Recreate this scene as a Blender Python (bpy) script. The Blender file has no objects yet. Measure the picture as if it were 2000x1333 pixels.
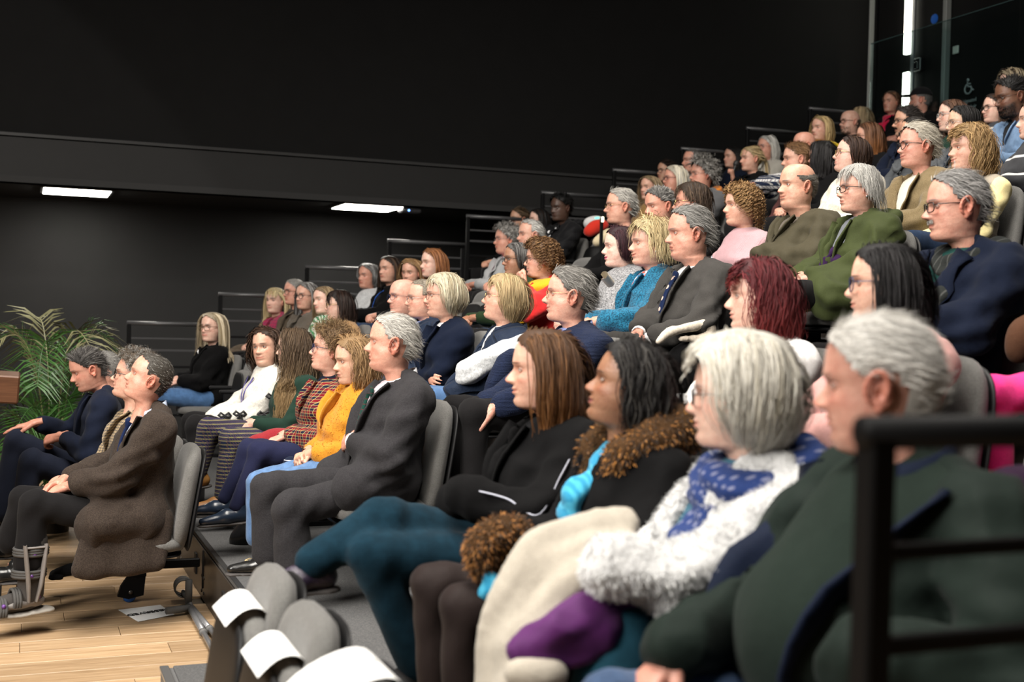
import bpy, math, random
import numpy as np
from mathutils import Matrix, Vector

# ------------------------------------------------------------------ camera, world, light, exposure
SC = bpy.context.scene
COL = SC.collection
W_, H_, FPX = 2000.0, 1333.0, 2400.0
CAMZ = 1.52
fw = np.array([.371, .9286, 0.0]); fw /= np.linalg.norm(fw)
PITCH = math.radians(-1.0); ROLL = 0.025
R0 = np.array([fw[1], -fw[0], 0.0])
F0 = fw * math.cos(PITCH) + np.array([0, 0, 1.0]) * math.sin(PITCH)
U0 = np.cross(R0, F0)
CR = math.cos(ROLL) * R0 + math.sin(ROLL) * U0
CU = math.cos(ROLL) * U0 - math.sin(ROLL) * R0
CAMP = np.array([0.0, 0.0, CAMZ])
cam = bpy.data.cameras.new('camera')
cam.sensor_width = 36.0
cam.lens = 36.0 * FPX / W_
cam.clip_start = 0.05
cam.clip_end = 100
cam.dof.use_dof = True
cam.dof.focus_distance = 6.2
cam.dof.aperture_fstop = 2.6
camo = bpy.data.objects.new('camera', cam)
COL.objects.link(camo)
M = Matrix.Identity(4)
for i in range(3):
    M[i][0] = CR[i]; M[i][1] = CU[i]; M[i][2] = -F0[i]; M[i][3] = CAMP[i]
camo.matrix_world = M
SC.camera = camo
SC.view_settings.view_transform = 'Standard'
SC.view_settings.look = 'None'
SC.view_settings.gamma = 1.0
SC.view_settings.exposure = 0.55
SC.view_settings.use_curve_mapping = False
SC.cycles.use_denoising = True
SC.cycles.max_bounces = 6
SC.cycles.diffuse_bounces = 3
SC.cycles.glossy_bounces = 3
SC.cycles.transparent_max_bounces = 12
SC.cycles.sample_clamp_indirect = 4.0

wd = bpy.data.worlds.new('dark_hall_world')
SC.world = wd
wd.use_nodes = True
wd.node_tree.nodes['Background'].inputs[0].default_value = (1.0, 0.93, 0.85, 1)
wd.node_tree.nodes['Background'].inputs[1].default_value = 0.004

def area(name, loc, target, sx, sy, power, col=(1, .93, .84), spread=180):
    l = bpy.data.lights.new(name, 'AREA')
    l.shape = 'RECTANGLE'; l.size = sx; l.size_y = sy
    l.energy = power; l.color = col
    l.spread = math.radians(spread)
    o = bpy.data.objects.new(name, l)
    COL.objects.link(o)
    o.location = loc
    d = Vector(target) - Vector(loc)
    o.rotation_euler = d.to_track_quat('-Z', 'Y').to_euler()
    return o
area('stage_front_wash', (-4.4, 1.8, 5.6), (3.2, 6.2, 1.6), 3.0, 4.0, 310, (1, .95, .88), 105)
area('house_light_low', (0.4, 4.2, 7.6), (1.0, 5.6, 0.5), 2.4, 5.0, 250, (1, .94, .86), 110)
area('house_light_near', (1.0, 1.6, 7.0), (1.6, 2.8, 0.8), 2.0, 2.0, 55, (1, .94, .86), 100)
area('house_light_high', (5.2, 6.2, 7.9), (6.2, 7.6, 2.5), 2.4, 5.0, 190, (1, .94, .86), 110)
def spot(name, loc, target, power, ang, blend, col):
    l = bpy.data.lights.new(name, 'SPOT'); l.energy = power; l.spot_size = math.radians(ang); l.spot_blend = blend; l.color = col; l.shadow_soft_size = .05
    o = bpy.data.objects.new(name, l); COL.objects.link(o); o.location = loc
    o.rotation_euler = (Vector(target) - Vector(loc)).to_track_quat('-Z', 'Y').to_euler(); return o
spot('stage_spot', (-3.2, 4.0, 6.6), (-2.0, 12.1, 1.3), 420, 47, .10, (1, .95, .9))

def ray(px, py):
    d = F0 + (px - W_ / 2) / FPX * CR - (py - H_ / 2) / FPX * CU
    return d
def at_x(px, py, X):
    d = ray(px, py); t = (X - CAMP[0]) / d[0]
    return CAMP + d * t
def at_y(px, py, Y):
    d = ray(px, py); t = (Y - CAMP[1]) / d[1]
    return CAMP + d * t
def at_z(px, py, Z):
    d = ray(px, py); t = (Z - CAMP[2]) / d[2]
    return CAMP + d * t

PITCHX, RISE, FRONT2 = 0.82, 0.29, 0.92
def row_front(r): return FRONT2 + (r - 2) * PITCHX
def row_z(r): return RISE * (r - 1)
def row_head(r): return row_front(r) + 0.58

# ------------------------------------------------------------------ small maths
rng = np.random.default_rng(7)
def nrm(v):
    v = np.asarray(v, float)
    return v / (np.linalg.norm(v, axis=-1, keepdims=True) + 1e-12)
def catmull(keys, n, closed=False):
    k = np.asarray(keys, float)
    if k.ndim == 1: k = k[:, None]
    m = len(k)
    t = np.linspace(0, m - 1, n) if np.isscalar(n) else np.asarray(n, float)
    i = np.clip(t.astype(int), 0, m - 2); f = (t - i)[:, None]
    p0 = k[np.clip(i - 1, 0, m - 1)]; p1 = k[i]; p2 = k[i + 1]; p3 = k[np.clip(i + 2, 0, m - 1)]
    return .5 * (2 * p1 + (p2 - p0) * f + (2 * p0 - 5 * p1 + 4 * p2 - p3) * f * f + (3 * p1 - p0 - 3 * p2 + p3) * f ** 3)
def sines(p, seed, freq, n=7):
    r = np.random.default_rng(seed)
    out = np.zeros(len(p))
    for i in range(n):
        k = r.normal(size=3); k = k / np.linalg.norm(k) * freq * r.uniform(.5, 1.6)
        out += np.sin(p @ k + r.uniform(0, 6.28) + 1.2 * np.sin(p @ (k[[1, 2, 0]] * .6) + r.uniform(0, 6.28)))
    return out / n

# ------------------------------------------------------------------ mesh objects
def mk_mesh(name, V, faces, smooth=True, col=None, st=None, matidx=None):
    """faces: list of int arrays, each (n,k)"""
    me = bpy.data.meshes.new(name)
    V = np.asarray(V, np.float32)
    faces = [np.asarray(f, np.int32) for f in faces if len(f)]
    me.vertices.add(len(V)); me.vertices.foreach_set('co', V.ravel())
    loops = np.concatenate([f.ravel() for f in faces])
    tot = np.concatenate([np.full(len(f), f.shape[1], np.int32) for f in faces])
    start = np.concatenate([[0], np.cumsum(tot)[:-1]]).astype(np.int32)
    me.loops.add(len(loops)); me.loops.foreach_set('vertex_index', loops)
    me.polygons.add(len(tot)); me.polygons.foreach_set('loop_start', start)
    me.update(calc_edges=True)
    me.polygons.foreach_set('use_smooth', np.full(len(tot), smooth, bool))
    if matidx is not None: me.polygons.foreach_set('material_index', np.asarray(matidx, np.int32))
    if col is not None:
        a = me.color_attributes.new('Col', 'FLOAT_COLOR', 'POINT')
        c = np.ones((len(V), 4), np.float32); c[:, :3] = col
        a.data.foreach_set('color', c.ravel())
    if st is not None:
        a = me.attributes.new('st', 'FLOAT_VECTOR', 'POINT')
        a.data.foreach_set('vector', np.asarray(st, np.float32).ravel())
    me.validate()
    return me
def mk_obj(name, me, mat=None, parent=None, loc=(0, 0, 0)):
    o = bpy.data.objects.new(name, me)
    COL.objects.link(o)
    if mat is not None:
        for m in (mat if isinstance(mat, (list, tuple)) else [mat]): me.materials.append(m)
    o.location = loc
    if parent is not None: o.parent = parent
    return o
def tag(o, label=None, cat=None, group=None, kind=None):
    if label: o['label'] = label
    if cat: o['category'] = cat
    if group: o['group'] = group
    if kind: o['kind'] = kind
    return o
def empty(name, loc=(0, 0, 0), rz=0.0):
    o = bpy.data.objects.new(name, None)
    COL.objects.link(o); o.location = loc; o.rotation_euler = (0, 0, rz)
    o.empty_display_size = .1
    return o

class MB:
    """collects simple shapes into one mesh"""
    def __init__(s): s.V = []; s.Q = []; s.T = []; s.n = 0
    def add(s, V, F):
        V = np.asarray(V, float)
        for f in F:
            f = np.asarray(f, int)
            if not len(f): continue
            (s.Q if f.shape[1] == 4 else s.T).append(f + s.n)
        s.V.append(V); s.n += len(V); return s
    def box(s, c, size, rot=None, bev=0.0):
        c = np.asarray(c, float); h = np.asarray(size, float) / 2
        if bev <= 0:
            P = np.array([[x, y, z] for x in (-1, 1) for y in (-1, 1) for z in (-1, 1)], float) * h
            F = [[0, 1, 3, 2], [4, 6, 7, 5], [0, 4, 5, 1], [2, 3, 7, 6], [0, 2, 6, 4], [1, 5, 7, 3]]
            if rot is not None: P = P @ np.asarray(rot).T
            return s.add(P + c, [F])
        b = min(bev, h.min() * .98)
        P = []; idx = {}
        for x in (-1, 1):
            for y in (-1, 1):
                for z in (-1, 1):
                    for a in range(3):
                        v = np.array([x, y, z]) * (h - b)
                        v[a] = (x, y, z)[a] * h[a]
                        idx[(x, y, z, a)] = len(P); P.append(v)
        Q = []; T = []
        for a in range(3):
            u, w = (a + 1) % 3, (a + 2) % 3
            for sg in (-1, 1):
                q = []
                for (p, r) in ((-1, -1), (1, -1), (1, 1), (-1, 1)):
                    k = [0, 0, 0]; k[a] = sg; k[u] = p; k[w] = r
                    q.append(idx[(*k, a)])
                Q.append(q if sg > 0 else q[::-1])
            for p in (-1, 1):
                for r in (-1, 1):
                    ks = []
                    for sg in (-1, 1):
                        k = [0, 0, 0]; k[a] = sg; k[u] = p; k[w] = r; ks.append(tuple(k))
                    q = [idx[(*ks[0], u)], idx[(*ks[1], u)], idx[(*ks[1], w)], idx[(*ks[0], w)]]
                    Q.append(q if p * r > 0 else q[::-1])
        for x in (-1, 1):
            for y in (-1, 1):
                for z in (-1, 1):
                    t = [idx[(x, y, z, 0)], idx[(x, y, z, 1)], idx[(x, y, z, 2)]]
                    T.append(t if x * y * z > 0 else t[::-1])
        P = np.array(P)
        if rot is not None: P = P @ np.asarray(rot).T
        return s.add(P + c, [Q, T])
    def tube(s, path, r, n=8, cap=True, flat=None, up=(0, 0, 1)):
        V, Q, T = tube_geo(path, r, n, cap, flat, up)
        return s.add(V, [Q, T])
    def lathe(s, prof, n=16, axis=(0, 0, 1), c=(0, 0, 0)):
        prof = np.asarray(prof, float); ax = nrm(axis)
        a = nrm(np.cross(ax, (1, 0, 0) if abs(ax[0]) < .9 else (0, 1, 0))); b = np.cross(ax, a)
        th = np.linspace(0, 2 * np.pi, n, endpoint=False)
        V = (np.asarray(c) + prof[:, None, 1:2] * ax + prof[:, None, 0:1] * (np.cos(th)[None, :, None] * a + np.sin(th)[None, :, None] * b)).reshape(-1, 3)
        return s.add(V, [grid_faces(len(prof), n, True)])
    def build(s, name, mat, parent=None, smooth=False, loc=(0, 0, 0)):
        me = s.mesh(name, smooth)
        return mk_obj(name, me, mat, parent, loc)
    def mesh(s, name, smooth=False):
        fs = []
        if s.Q: fs.append(np.concatenate(s.Q))
        if s.T: fs.append(np.concatenate(s.T))
        me = mk_mesh(name, np.concatenate(s.V), fs, smooth)
        return me

def grid_faces(nr, nc, wrap=True):
    i = np.arange(nr - 1)[:, None]; j = np.arange(nc if wrap else nc - 1)[None, :]
    j2 = (j + 1) % nc
    return np.stack([i * nc + j + 0 * i, i * nc + j2 + 0 * i, (i + 1) * nc + j2, (i + 1) * nc + j + 0 * i], -1).reshape(-1, 4)
def frames(P, up=(0, 0, 1)):
    P = np.asarray(P, float)
    t = nrm(np.gradient(P, axis=0))
    a = np.cross(t, np.asarray(up, float)); l = np.linalg.norm(a, axis=1, keepdims=True)
    a = np.where(l < .08, np.cross(t, np.array([.99, .1, 0])), a); a = nrm(a)
    for i in range(1, len(a)):
        if (a[i] * a[i - 1]).sum() < 0: a[i] = -a[i]
    b = np.cross(a, t)
    return t, a, b
def tube_geo(path, r, n=8, cap=True, flat=None, up=(0, 0, 1)):
    P = np.asarray(path, float); m = len(P)
    r = np.broadcast_to(np.asarray(r, float), (m,))
    t, a, b = frames(P, up)
    th = np.linspace(0, 2 * np.pi, n, endpoint=False)
    fl = 1.0 if flat is None else flat
    V = (P[:, None] + r[:, None, None] * (np.cos(th)[None, :, None] * a[:, None] + fl * np.sin(th)[None, :, None] * b[:, None])).reshape(-1, 3)
    Q = grid_faces(m, n, True)
    T = []
    if cap:
        V = np.vstack([V, P[:1], P[-1:]])
        c0, c1 = m * n, m * n + 1
        for j in range(n):
            T.append([c0, (j + 1) % n, j]); T.append([c1, (m - 1) * n + j, (m - 1) * n + (j + 1) % n])
    return V, Q, T

# ------------------------------------------------------------------ signed distance modelling
class Vol:
    def __init__(s, lo, hi, h):
        s.lo = np.asarray(lo, float); s.h = h
        s.n = np.ceil((np.asarray(hi, float) - s.lo) / h).astype(int) + 1
        s.D = np.full(s.n, .5, np.float32)
    def _sub(s, lo, hi):
        a = np.clip(np.floor((np.asarray(lo) - s.lo) / s.h).astype(int), 0, s.n)
        b = np.clip(np.ceil((np.asarray(hi) - s.lo) / s.h).astype(int) + 1, 0, s.n)
        if np.any(b <= a): return None
        ax = [s.lo[i] + s.h * np.arange(a[i], b[i]) for i in range(3)]
        sl = tuple(slice(a[i], b[i]) for i in range(3))
        return sl, ax[0][:, None, None], ax[1][None, :, None], ax[2][None, None, :]
    def _smin(s, sl, d, k):
        o = s.D[sl]
        if k > 0:
            hh = np.clip(.5 + .5 * (o - d) / k, 0, 1)
            s.D[sl] = o * (1 - hh) + d * hh - k * hh * (1 - hh)
        else: s.D[sl] = np.minimum(o, d)
    def cone(s, a, b, r1, r2, k=.03, flat=None, fl=1.0):
        a = np.asarray(a, float); b = np.asarray(b, float)
        m = max(r1, r2) * max(1, fl) + k + 2.5 * s.h
        q = s._sub(np.minimum(a, b) - m, np.maximum(a, b) + m)
        if q is None: return s
        sl, X, Y, Z = q
        ab = b - a; L = max((ab ** 2).sum(), 1e-9)
        px, py, pz = X - a[0], Y - a[1], Z - a[2]
        t = np.clip((px * ab[0] + py * ab[1] + pz * ab[2]) / L, 0, 1)
        dx, dy, dz = px - t * ab[0], py - t * ab[1], pz - t * ab[2]
        dd = dx * dx + dy * dy + dz * dz
        if flat is not None:
            f = nrm(flat); c = dx * f[0] + dy * f[1] + dz * f[2]
            dd = dd + c * c * (1 / fl ** 2 - 1)
        d = np.sqrt(np.maximum(dd, 0)) - (r1 + (r2 - r1) * t)
        s._smin(sl, d.astype(np.float32), k); return s
    def chain(s, pts, rs, k=.02, **kw):
        for i in range(len(pts) - 1): s.cone(pts[i], pts[i + 1], rs[i], rs[i + 1], k, **kw)
        return s
    def ell(s, c, r, k=.04, rot=None):
        c = np.asarray(c, float); r = np.asarray(r, float)
        m = r.max() + k + 2.5 * s.h
        q = s._sub(c - m, c + m)
        if q is None: return s
        sl, X, Y, Z = q
        px, py, pz = X - c[0] + 0 * Y + 0 * Z, Y - c[1] + 0 * X + 0 * Z, Z - c[2] + 0 * X + 0 * Y
        if rot is not None:
            R = np.asarray(rot)
            px, py, pz = (R[0, 0] * px + R[1, 0] * py + R[2, 0] * pz, R[0, 1] * px + R[1, 1] * py + R[2, 1] * pz, R[0, 2] * px + R[1, 2] * py + R[2, 2] * pz)
        k0 = np.sqrt((px / r[0]) ** 2 + (py / r[1]) ** 2 + (pz / r[2]) ** 2)
        k1 = np.sqrt((px / r[0] ** 2) ** 2 + (py / r[1] ** 2) ** 2 + (pz / r[2] ** 2) ** 2) + 1e-6
        d = k0 * (k0 - 1) / k1
        s._smin(sl, d.astype(np.float32), k); return s
    def carve(s, fun):
        """max with a function of the whole grid"""
        X = (s.lo[0] + s.h * np.arange(s.n[0]))[:, None, None]
        Y = (s.lo[1] + s.h * np.arange(s.n[1]))[None, :, None]
        Z = (s.lo[2] + s.h * np.arange(s.n[2]))[None, None, :]
        s.D = np.maximum(s.D, fun(X, Y, Z).astype(np.float32)); return s
    def mesh(s, off=0.0):
        D = s.D - off
        D[0] = D[-1] = .1; D[:, 0] = D[:, -1] = .1; D[:, :, 0] = D[:, :, -1] = .1
        return surfnet(D, s.lo, s.h)

_C8 = np.array([[0, 0, 0], [1, 0, 0], [0, 1, 0], [1, 1, 0], [0, 0, 1], [1, 0, 1], [0, 1, 1], [1, 1, 1]])
_E12 = [(0, 1), (2, 3), (4, 5), (6, 7), (0, 2), (1, 3), (4, 6), (5, 7), (0, 4), (1, 5), (2, 6), (3, 7)]
def surfnet(D, lo, h):
    ins = D < 0
    nx, ny, nz = D.shape
    cnt = np.zeros((nx - 1, ny - 1, nz - 1), np.int8)
    for c in _C8: cnt += ins[c[0]:nx - 1 + c[0], c[1]:ny - 1 + c[1], c[2]:nz - 1 + c[2]]
    act = np.argwhere((cnt > 0) & (cnt < 8))
    idx = np.full(cnt.shape, -1, np.int32)
    idx[act[:, 0], act[:, 1], act[:, 2]] = np.arange(len(act))
    vals = np.stack([D[act[:, 0] + c[0], act[:, 1] + c[1], act[:, 2] + c[2]] for c in _C8], 1)
    pos = np.zeros((len(act), 3)); num = np.zeros(len(act))
    for a, b in _E12:
        va, vb = vals[:, a], vals[:, b]
        cr = (va < 0) != (vb < 0)
        t = np.where(cr, va / np.where(cr, va - vb, 1), 0)
        p = _C8[a] + t[:, None] * (_C8[b] - _C8[a])
        pos += np.where(cr[:, None], p, 0); num += cr
    V = lo + h * (act + pos / num[:, None])
    Q = []
    for ax in range(3):
        u, w = (ax + 1) % 3, (ax + 2) % 3
        sa = [slice(None)] * 3; sb = [slice(None)] * 3
        sa[ax] = slice(0, -1); sb[ax] = slice(1, None)
        A, B = ins[tuple(sa)], ins[tuple(sb)]
        e = np.argwhere(A != B)
        e = e[(e[:, u] > 0) & (e[:, w] > 0) & (e[:, u] < D.shape[u] - 1) & (e[:, w] < D.shape[w] - 1)]
        du = np.zeros(3, int); du[u] = 1; dw = np.zeros(3, int); dw[w] = 1
        c = [e - du - dw, e - dw, e, e - du]
        q = np.stack([idx[k[:, 0], k[:, 1], k[:, 2]] for k in c], 1)
        fl = ~A[e[:, 0], e[:, 1], e[:, 2]]
        q[fl] = q[fl][:, ::-1]
        Q.append(q)
    return V, np.concatenate(Q)
def vnormals(V, Q):
    n = np.cross(V[Q[:, 2]] - V[Q[:, 0]], V[Q[:, 3 if Q.shape[1] > 3 else 1]] - V[Q[:, 1]])
    N = np.zeros_like(V)
    for j in range(Q.shape[1]): np.add.at(N, Q[:, j], n)
    return nrm(N)
# ------------------------------------------------------------------ heads
_FK = [(-.005, .1175), (.040, .1115), (.070, .095), (.086, .070), (.0925, .045), (.0945, .022), (.0885, .004), (.0885, -.015),
       (.0905, -.035), (.091, -.050), (.0895, -.065), (.086, -.080), (.0865, -.096), (.078, -.111), (.056, -.1175), (.026, -.122), (.014, -.145), (.010, -.175), (.014, -.225)]
_BK = [(-.005, .1175), (-.045, .112), (-.075, .095), (-.093, .070), (-.101, .045), (-.104, .022), (-.103, .004), (-.099, -.015),
       (-.093, -.032), (-.086, -.047), (-.080, -.060), (-.077, -.072), (-.075, -.084), (-.074, -.096), (-.074, -.108), (-.075, -.120), (-.078, -.145), (-.083, -.175), (-.092, -.225)]
_WK = [0, .039, .0585, .070, .0755, .0770, .0760, .0745, .0730, .0715, .0690, .0655, .0610, .0570, .0545, .0535, .0535, .0560, .070]
def gz(y, z, y0, z0, sy, sz): return np.exp(-((y - y0) / sy) ** 2 - ((z - z0) / sz) ** 2)
def head_surface(nr, nc, P):
    t = np.concatenate([np.linspace(0, 1, 5) ** 1.5, np.linspace(1, 14, nr - 9)[1:], np.linspace(14, 18, 6)[1:]])
    Fk = np.array(_FK); Bk = np.array(_BK); Wk = np.array(_WK)
    jaw = P.get('jaw', 0); fat = P.get('fat', 0)
    w = np.ones(19); w[8:14] += jaw + .10 * fat * np.array([.3, .5, .8, 1, 1, 1]); w[14:18] += .22 * fat + (.06 if jaw > 0 else -.05)
    if P.get('fem', 0): w[9:14] *= np.array([.975, .955, .935, .92, .92]); w[14:17] *= .92
    Wk = Wk * w * P.get('wide', 1.0)
    Fk[14:17, 0] += np.array([.006, .022, .02]) * fat; Fk[13:17, 1] -= np.array([.004, .010, .012, .006]) * fat
    Fk[12:14, 0] += P.get('chin', 0)
    Fk[1:4, 0] += P.get('forehead', 0)
    Fr = catmull(Fk, t); Bc = catmull(Bk, t); Wd = catmull(Wk, t)[:, 0]; Wd[0] = 0
    u = np.linspace(-1, 1, nc, endpoint=False)
    phi = np.pi * (u - .22 * np.sin(np.pi * u) * 1.0)          # denser at the face (u = 0)
    c, sn = np.cos(phi), np.sin(phi)
    cc = np.where(c > 0, np.abs(c) ** .92, -np.abs(c))
    X = (Fr[:, :1] + Bc[:, :1]) / 2 + (Fr[:, :1] - Bc[:, :1]) / 2 * cc
    Z = (Fr[:, 1:] + Bc[:, 1:]) / 2 + (Fr[:, 1:] - Bc[:, 1:]) / 2 * c
    Y = Wd[:, None] * sn
    return X, Y, Z, c, t
def head_geo(P, lod=1):
    nr, nc = ((62, 58), (46, 44), (36, 34))[lod]
    X, Y, Z, c, t = head_surface(nr, nc, P)
    skin = np.array(P.get('skin', (.60, .36, .26))); age = P.get('age', .4); fem = P.get('fem', 0); sm = P.get('smile', .2)
    front = np.clip((c - .15) / .35, 0, 1) + 0 * X
    ay = np.abs(Y); dx = np.zeros_like(X); dn = np.zeros_like(X)
    nl = P.get('nose', 1.0)
    ridge = np.interp(-Z, [-.012, .000, .012, .026, .033, .040, .046], [0, .0045, .0130, .0225, .0235, .0165, 0])
    sy = np.interp(-Z, [-.012, .0, .02, .034, .046], [.007, .0068, .0088, .0130, .012])
    dx += nl * ridge * np.exp(-(Y / sy) ** 2)
    dx += nl * .011 * gz(ay, Z, .0135, -.0345, .0065, .0065)
    dx -= .003 * gz(ay, Z, .008, -.0425, .004, .003)                       # nostrils
    dx -= .0125 * gz(ay, Z, .031, .001, .0165, .0115)                      # sockets
    dx += (.0035 + .002 * (1 - fem)) * gz(ay, Z, .028, .0200, .018, .007)  # brow ridge
    dx += .0035 * gz(ay, Z, .046, -.021, .016, .013) + .003 * sm * gz(ay, Z, .038, -.030, .014, .012)
    dx -= .0022 * age * gz(ay, Z, .030, -.0155, .014, .004)               # bags below the eye
    fold = .0195 + .012 * np.clip((-Z - .036) / .03, 0, 1.3)
    dx -= (.0012 + .0022 * age) * np.exp(-((ay - fold) / .0035) ** 2) * np.clip(1 - np.abs(Z + .052) / .020, 0, 1)
    mw = .0265 + .004 * sm; lip = np.clip(1 - (ay / mw) ** 2, 0, 1)
    mz = -.0625 + sm * .006 * (ay / mw) ** 2
    dx += (.0042 + .001 * fem) * lip ** .6 * np.exp(-((Z - mz - .0055) / .0045) ** 2)
    dx += (.0048 + .001 * fem) * lip ** .6 * np.exp(-((Z - mz + .0065) / .0050) ** 2)
    dx -= .0050 * lip ** .4 * np.exp(-((Z - mz) / .0022) ** 2)
    dx -= .002 * gz(ay, Z, .027, -.060, .004, .006)
    dx -= .0025 * gz(Y, Z, 0, -.079, .02, .006)
    dx += .0030 * gz(Y, Z, 0, -.096, .015, .010)
    dx -= .0025 * np.exp(-((ay - .058) / .012) ** 2) * np.exp(-((Z - .03) / .03) ** 2)   # temples
    X = X + dx * front
    X -= .004 * age * gz(ay, Z, .050, -.055, .012, .016) * front
    col = np.broadcast_to(skin, X.shape + (3,)).copy()
    def mixc(m, cc):
        nonlocal col
        m = np.clip(m, 0, 1)[..., None]; col = col * (1 - m) + np.asarray(cc) * m
    red = skin * np.array([1.02, .72, .70])
    mixc(.55 * front * gz(ay, Z, .042, -.025, .020, .016), red)
    mixc(.55 * front * gz(Y, Z, 0, -.033, .014, .010), red)
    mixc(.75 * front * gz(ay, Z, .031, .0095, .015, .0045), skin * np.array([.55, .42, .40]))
    mixc(.30 * front * gz(ay, Z, .031, -.012, .014, .006), skin * np.array([.82, .68, .68]))
    lipc = np.array(P.get('lips', tuple(skin * np.array([.80, .50, .50]))))
    mixc(.35 * front * np.exp(-((ay - fold) / .0030) ** 2) * np.clip(1 - np.abs(Z + .050) / .020, 0, 1) * (.4 + age), skin * np.array([.62, .48, .46]))
    mixc(.6 * front * gz(ay, Z, .008, -.0425, .0045, .0026), skin * .30)
    lm = front * np.clip(1.25 * (1 - (ay / mw) ** 4), 0, 1) * np.clip(1.5 - np.abs((Z - mz + .0007) / .0082) ** 2 * 1.5, 0, 1)
    mixc(lm * (.75 + .2 * fem), lipc)
    mixc(.85 * front * lip ** .3 * np.exp(-((Z - mz) / .0016) ** 2), lipc * .28)
    hc = np.array(P.get('hair', (.1, .08, .06)))
    bz = .0195 + .0035 * np.sin(np.clip((ay - .010) / .036, 0, 1) * 2.4)
    bm = front * np.exp(-((Z - bz) / (.0036 - .0008 * fem)) ** 2) * np.clip((ay - .009) / .006, 0, 1) * np.clip((.050 - ay) / .010, 0, 1)
    mixc(np.clip(bm * 1.3, 0, 1) * P.get('brow', .9), P.get('browcol', tuple(np.minimum(hc, .25) * .38 + skin * .07)))
    st = P.get('stubble', 0)
    if st:
        bmask = np.clip((-.040 - Z + .35 * np.maximum(.062 - np.maximum(X, 0), 0)) / .012, 0, 1) * np.clip((X - .005) / .02, 0, 1) * (1 - .8 * lm) * np.clip((.0 + Z + .13) / .01, 0, 1)
        bmask *= 1 - np.clip(1 - ((ay - .0) / .03) ** 2, 0, 1) * 0
        mixc(bmask * st, hc * .9)
    tu = P.get('scalp', 0)
    V = np.stack([X, Y, Z], -1)
    mask = hair_mask(V.reshape(-1, 3), P)
    if tu: col = (col.reshape(-1, 3) * (1 - tu * mask[:, None]) + hc * tu * mask[:, None]).reshape(col.shape)
    Q = grid_faces(nr, nc, True)[:, ::-1]
    parts = [(V.reshape(-1, 3), Q, col.reshape(-1, 3))]
    # eyeballs with lids
    g = P.get('gaze', 0.0); op = P.get('open', 1.0)
    ne, me_ = ((18, 22), (13, 16), (10, 12))[lod]
    th = np.linspace(0, np.pi, ne); ph = np.linspace(0, 2 * np.pi, me_, endpoint=False)
    T, PH = np.meshgrid(th, ph, indexing='ij')
    D = np.stack([np.cos(T), np.sin(T) * np.cos(PH), np.sin(T) * np.sin(PH)], -1)   # pole forward
    for sy_ in (-1, 1):
        el = np.arcsin(np.clip(D[..., 2], -1, 1)); az = np.arctan2(D[..., 1], D[..., 0])
        wdt = np.clip(1 - (az / 1.0) ** 2, 0, 1)
        up_, lo_ = .38 * op * wdt ** .6, -.28 * op * wdt ** .7 * (1 - .3 * np.clip(sm, 0, 1))
        opn = (el < up_) & (el > lo_) & (D[..., 0] > .2)
        gd = np.array([math.cos(g), math.sin(g), .02]); gd /= np.linalg.norm(gd)
        ang = np.arccos(np.clip(D @ gd, -1, 1))
        cc = np.broadcast_to(skin * .93, D.shape).copy()
        cc[opn] = (.40, .37, .35)
        cc[opn & (ang < .52)] = P.get('iris', (.055, .05, .05))
        cc[opn & (ang < .27)] = (.01, .01, .01)
        edge = (~opn) & (el > -.05) & (el < up_ + .22) & (D[..., 0] > .1)
        cc[edge] = skin * .13
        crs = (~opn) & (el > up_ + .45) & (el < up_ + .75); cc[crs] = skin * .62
        rad = .0118 + np.where(opn, 0, .0006)
        Ve = D * rad[..., None] + np.array([.0665, sy_ * .0312, .0015])
        Qe = grid_faces(ne, me_, True)[:, ::-1]
        parts.append((Ve.reshape(-1, 3), Qe, cc.reshape(-1, 3)))
    for sy_ in (-1, 1):
        Ve, Qe = EAR[min(lod, 1)]
        Ve = Ve * P.get('ear', 1.0)
        Ve = Ve * np.array([1, sy_, 1]) + np.array([-.012, sy_ * (.073 * P.get('wide', 1.0)), -.012])
        parts.append((Ve, Qe if sy_ > 0 else Qe[:, ::-1], np.broadcast_to(skin * np.array([1.05, .80, .76]), Ve.shape)))
    n = 0; VV = []; QQ = []; CC = []
    for v, q, c_ in parts:
        VV.append(v); QQ.append(q + n); CC.append(c_); n += len(v)
    return np.concatenate(VV), np.concatenate(QQ), np.concatenate(CC)
def _ear(h):
    v = Vol((-.035, -.02, -.045), (.035, .035, .045), h)
    a = np.linspace(-.5, np.pi * 1.42, 12)
    tilt = -.25
    pts = np.stack([-.006 - .0165 * np.cos(a + np.pi) * 1.0, .012 + .006 * np.sin(a * .7), .006 + .026 * np.sin(a)], 1)
    pts = np.array([[p[0] * math.cos(tilt) - p[2] * math.sin(tilt), p[1], p[0] * math.sin(tilt) + p[2] * math.cos(tilt)] for p in pts])
    pts[:, 0] *= -1
    v.ell((-.003, .006, .002), (.017, .005, .027), .004)
    v.chain(pts, [.0042] * 12, .003)
    v.ell((.004, .008, -.022), (.009, .006, .011), .005)
    v.ell((.006, .003, .0), (.010, .010, .022), .006)
    v.carve(lambda X, Y, Z: .008 - np.sqrt((X - .001) ** 2 + (Y - .016) ** 2 * .7 + ((Z + .002) / 1.3) ** 2))
    return v.mesh()
EAR = (_ear(.0030), _ear(.0048))

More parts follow.
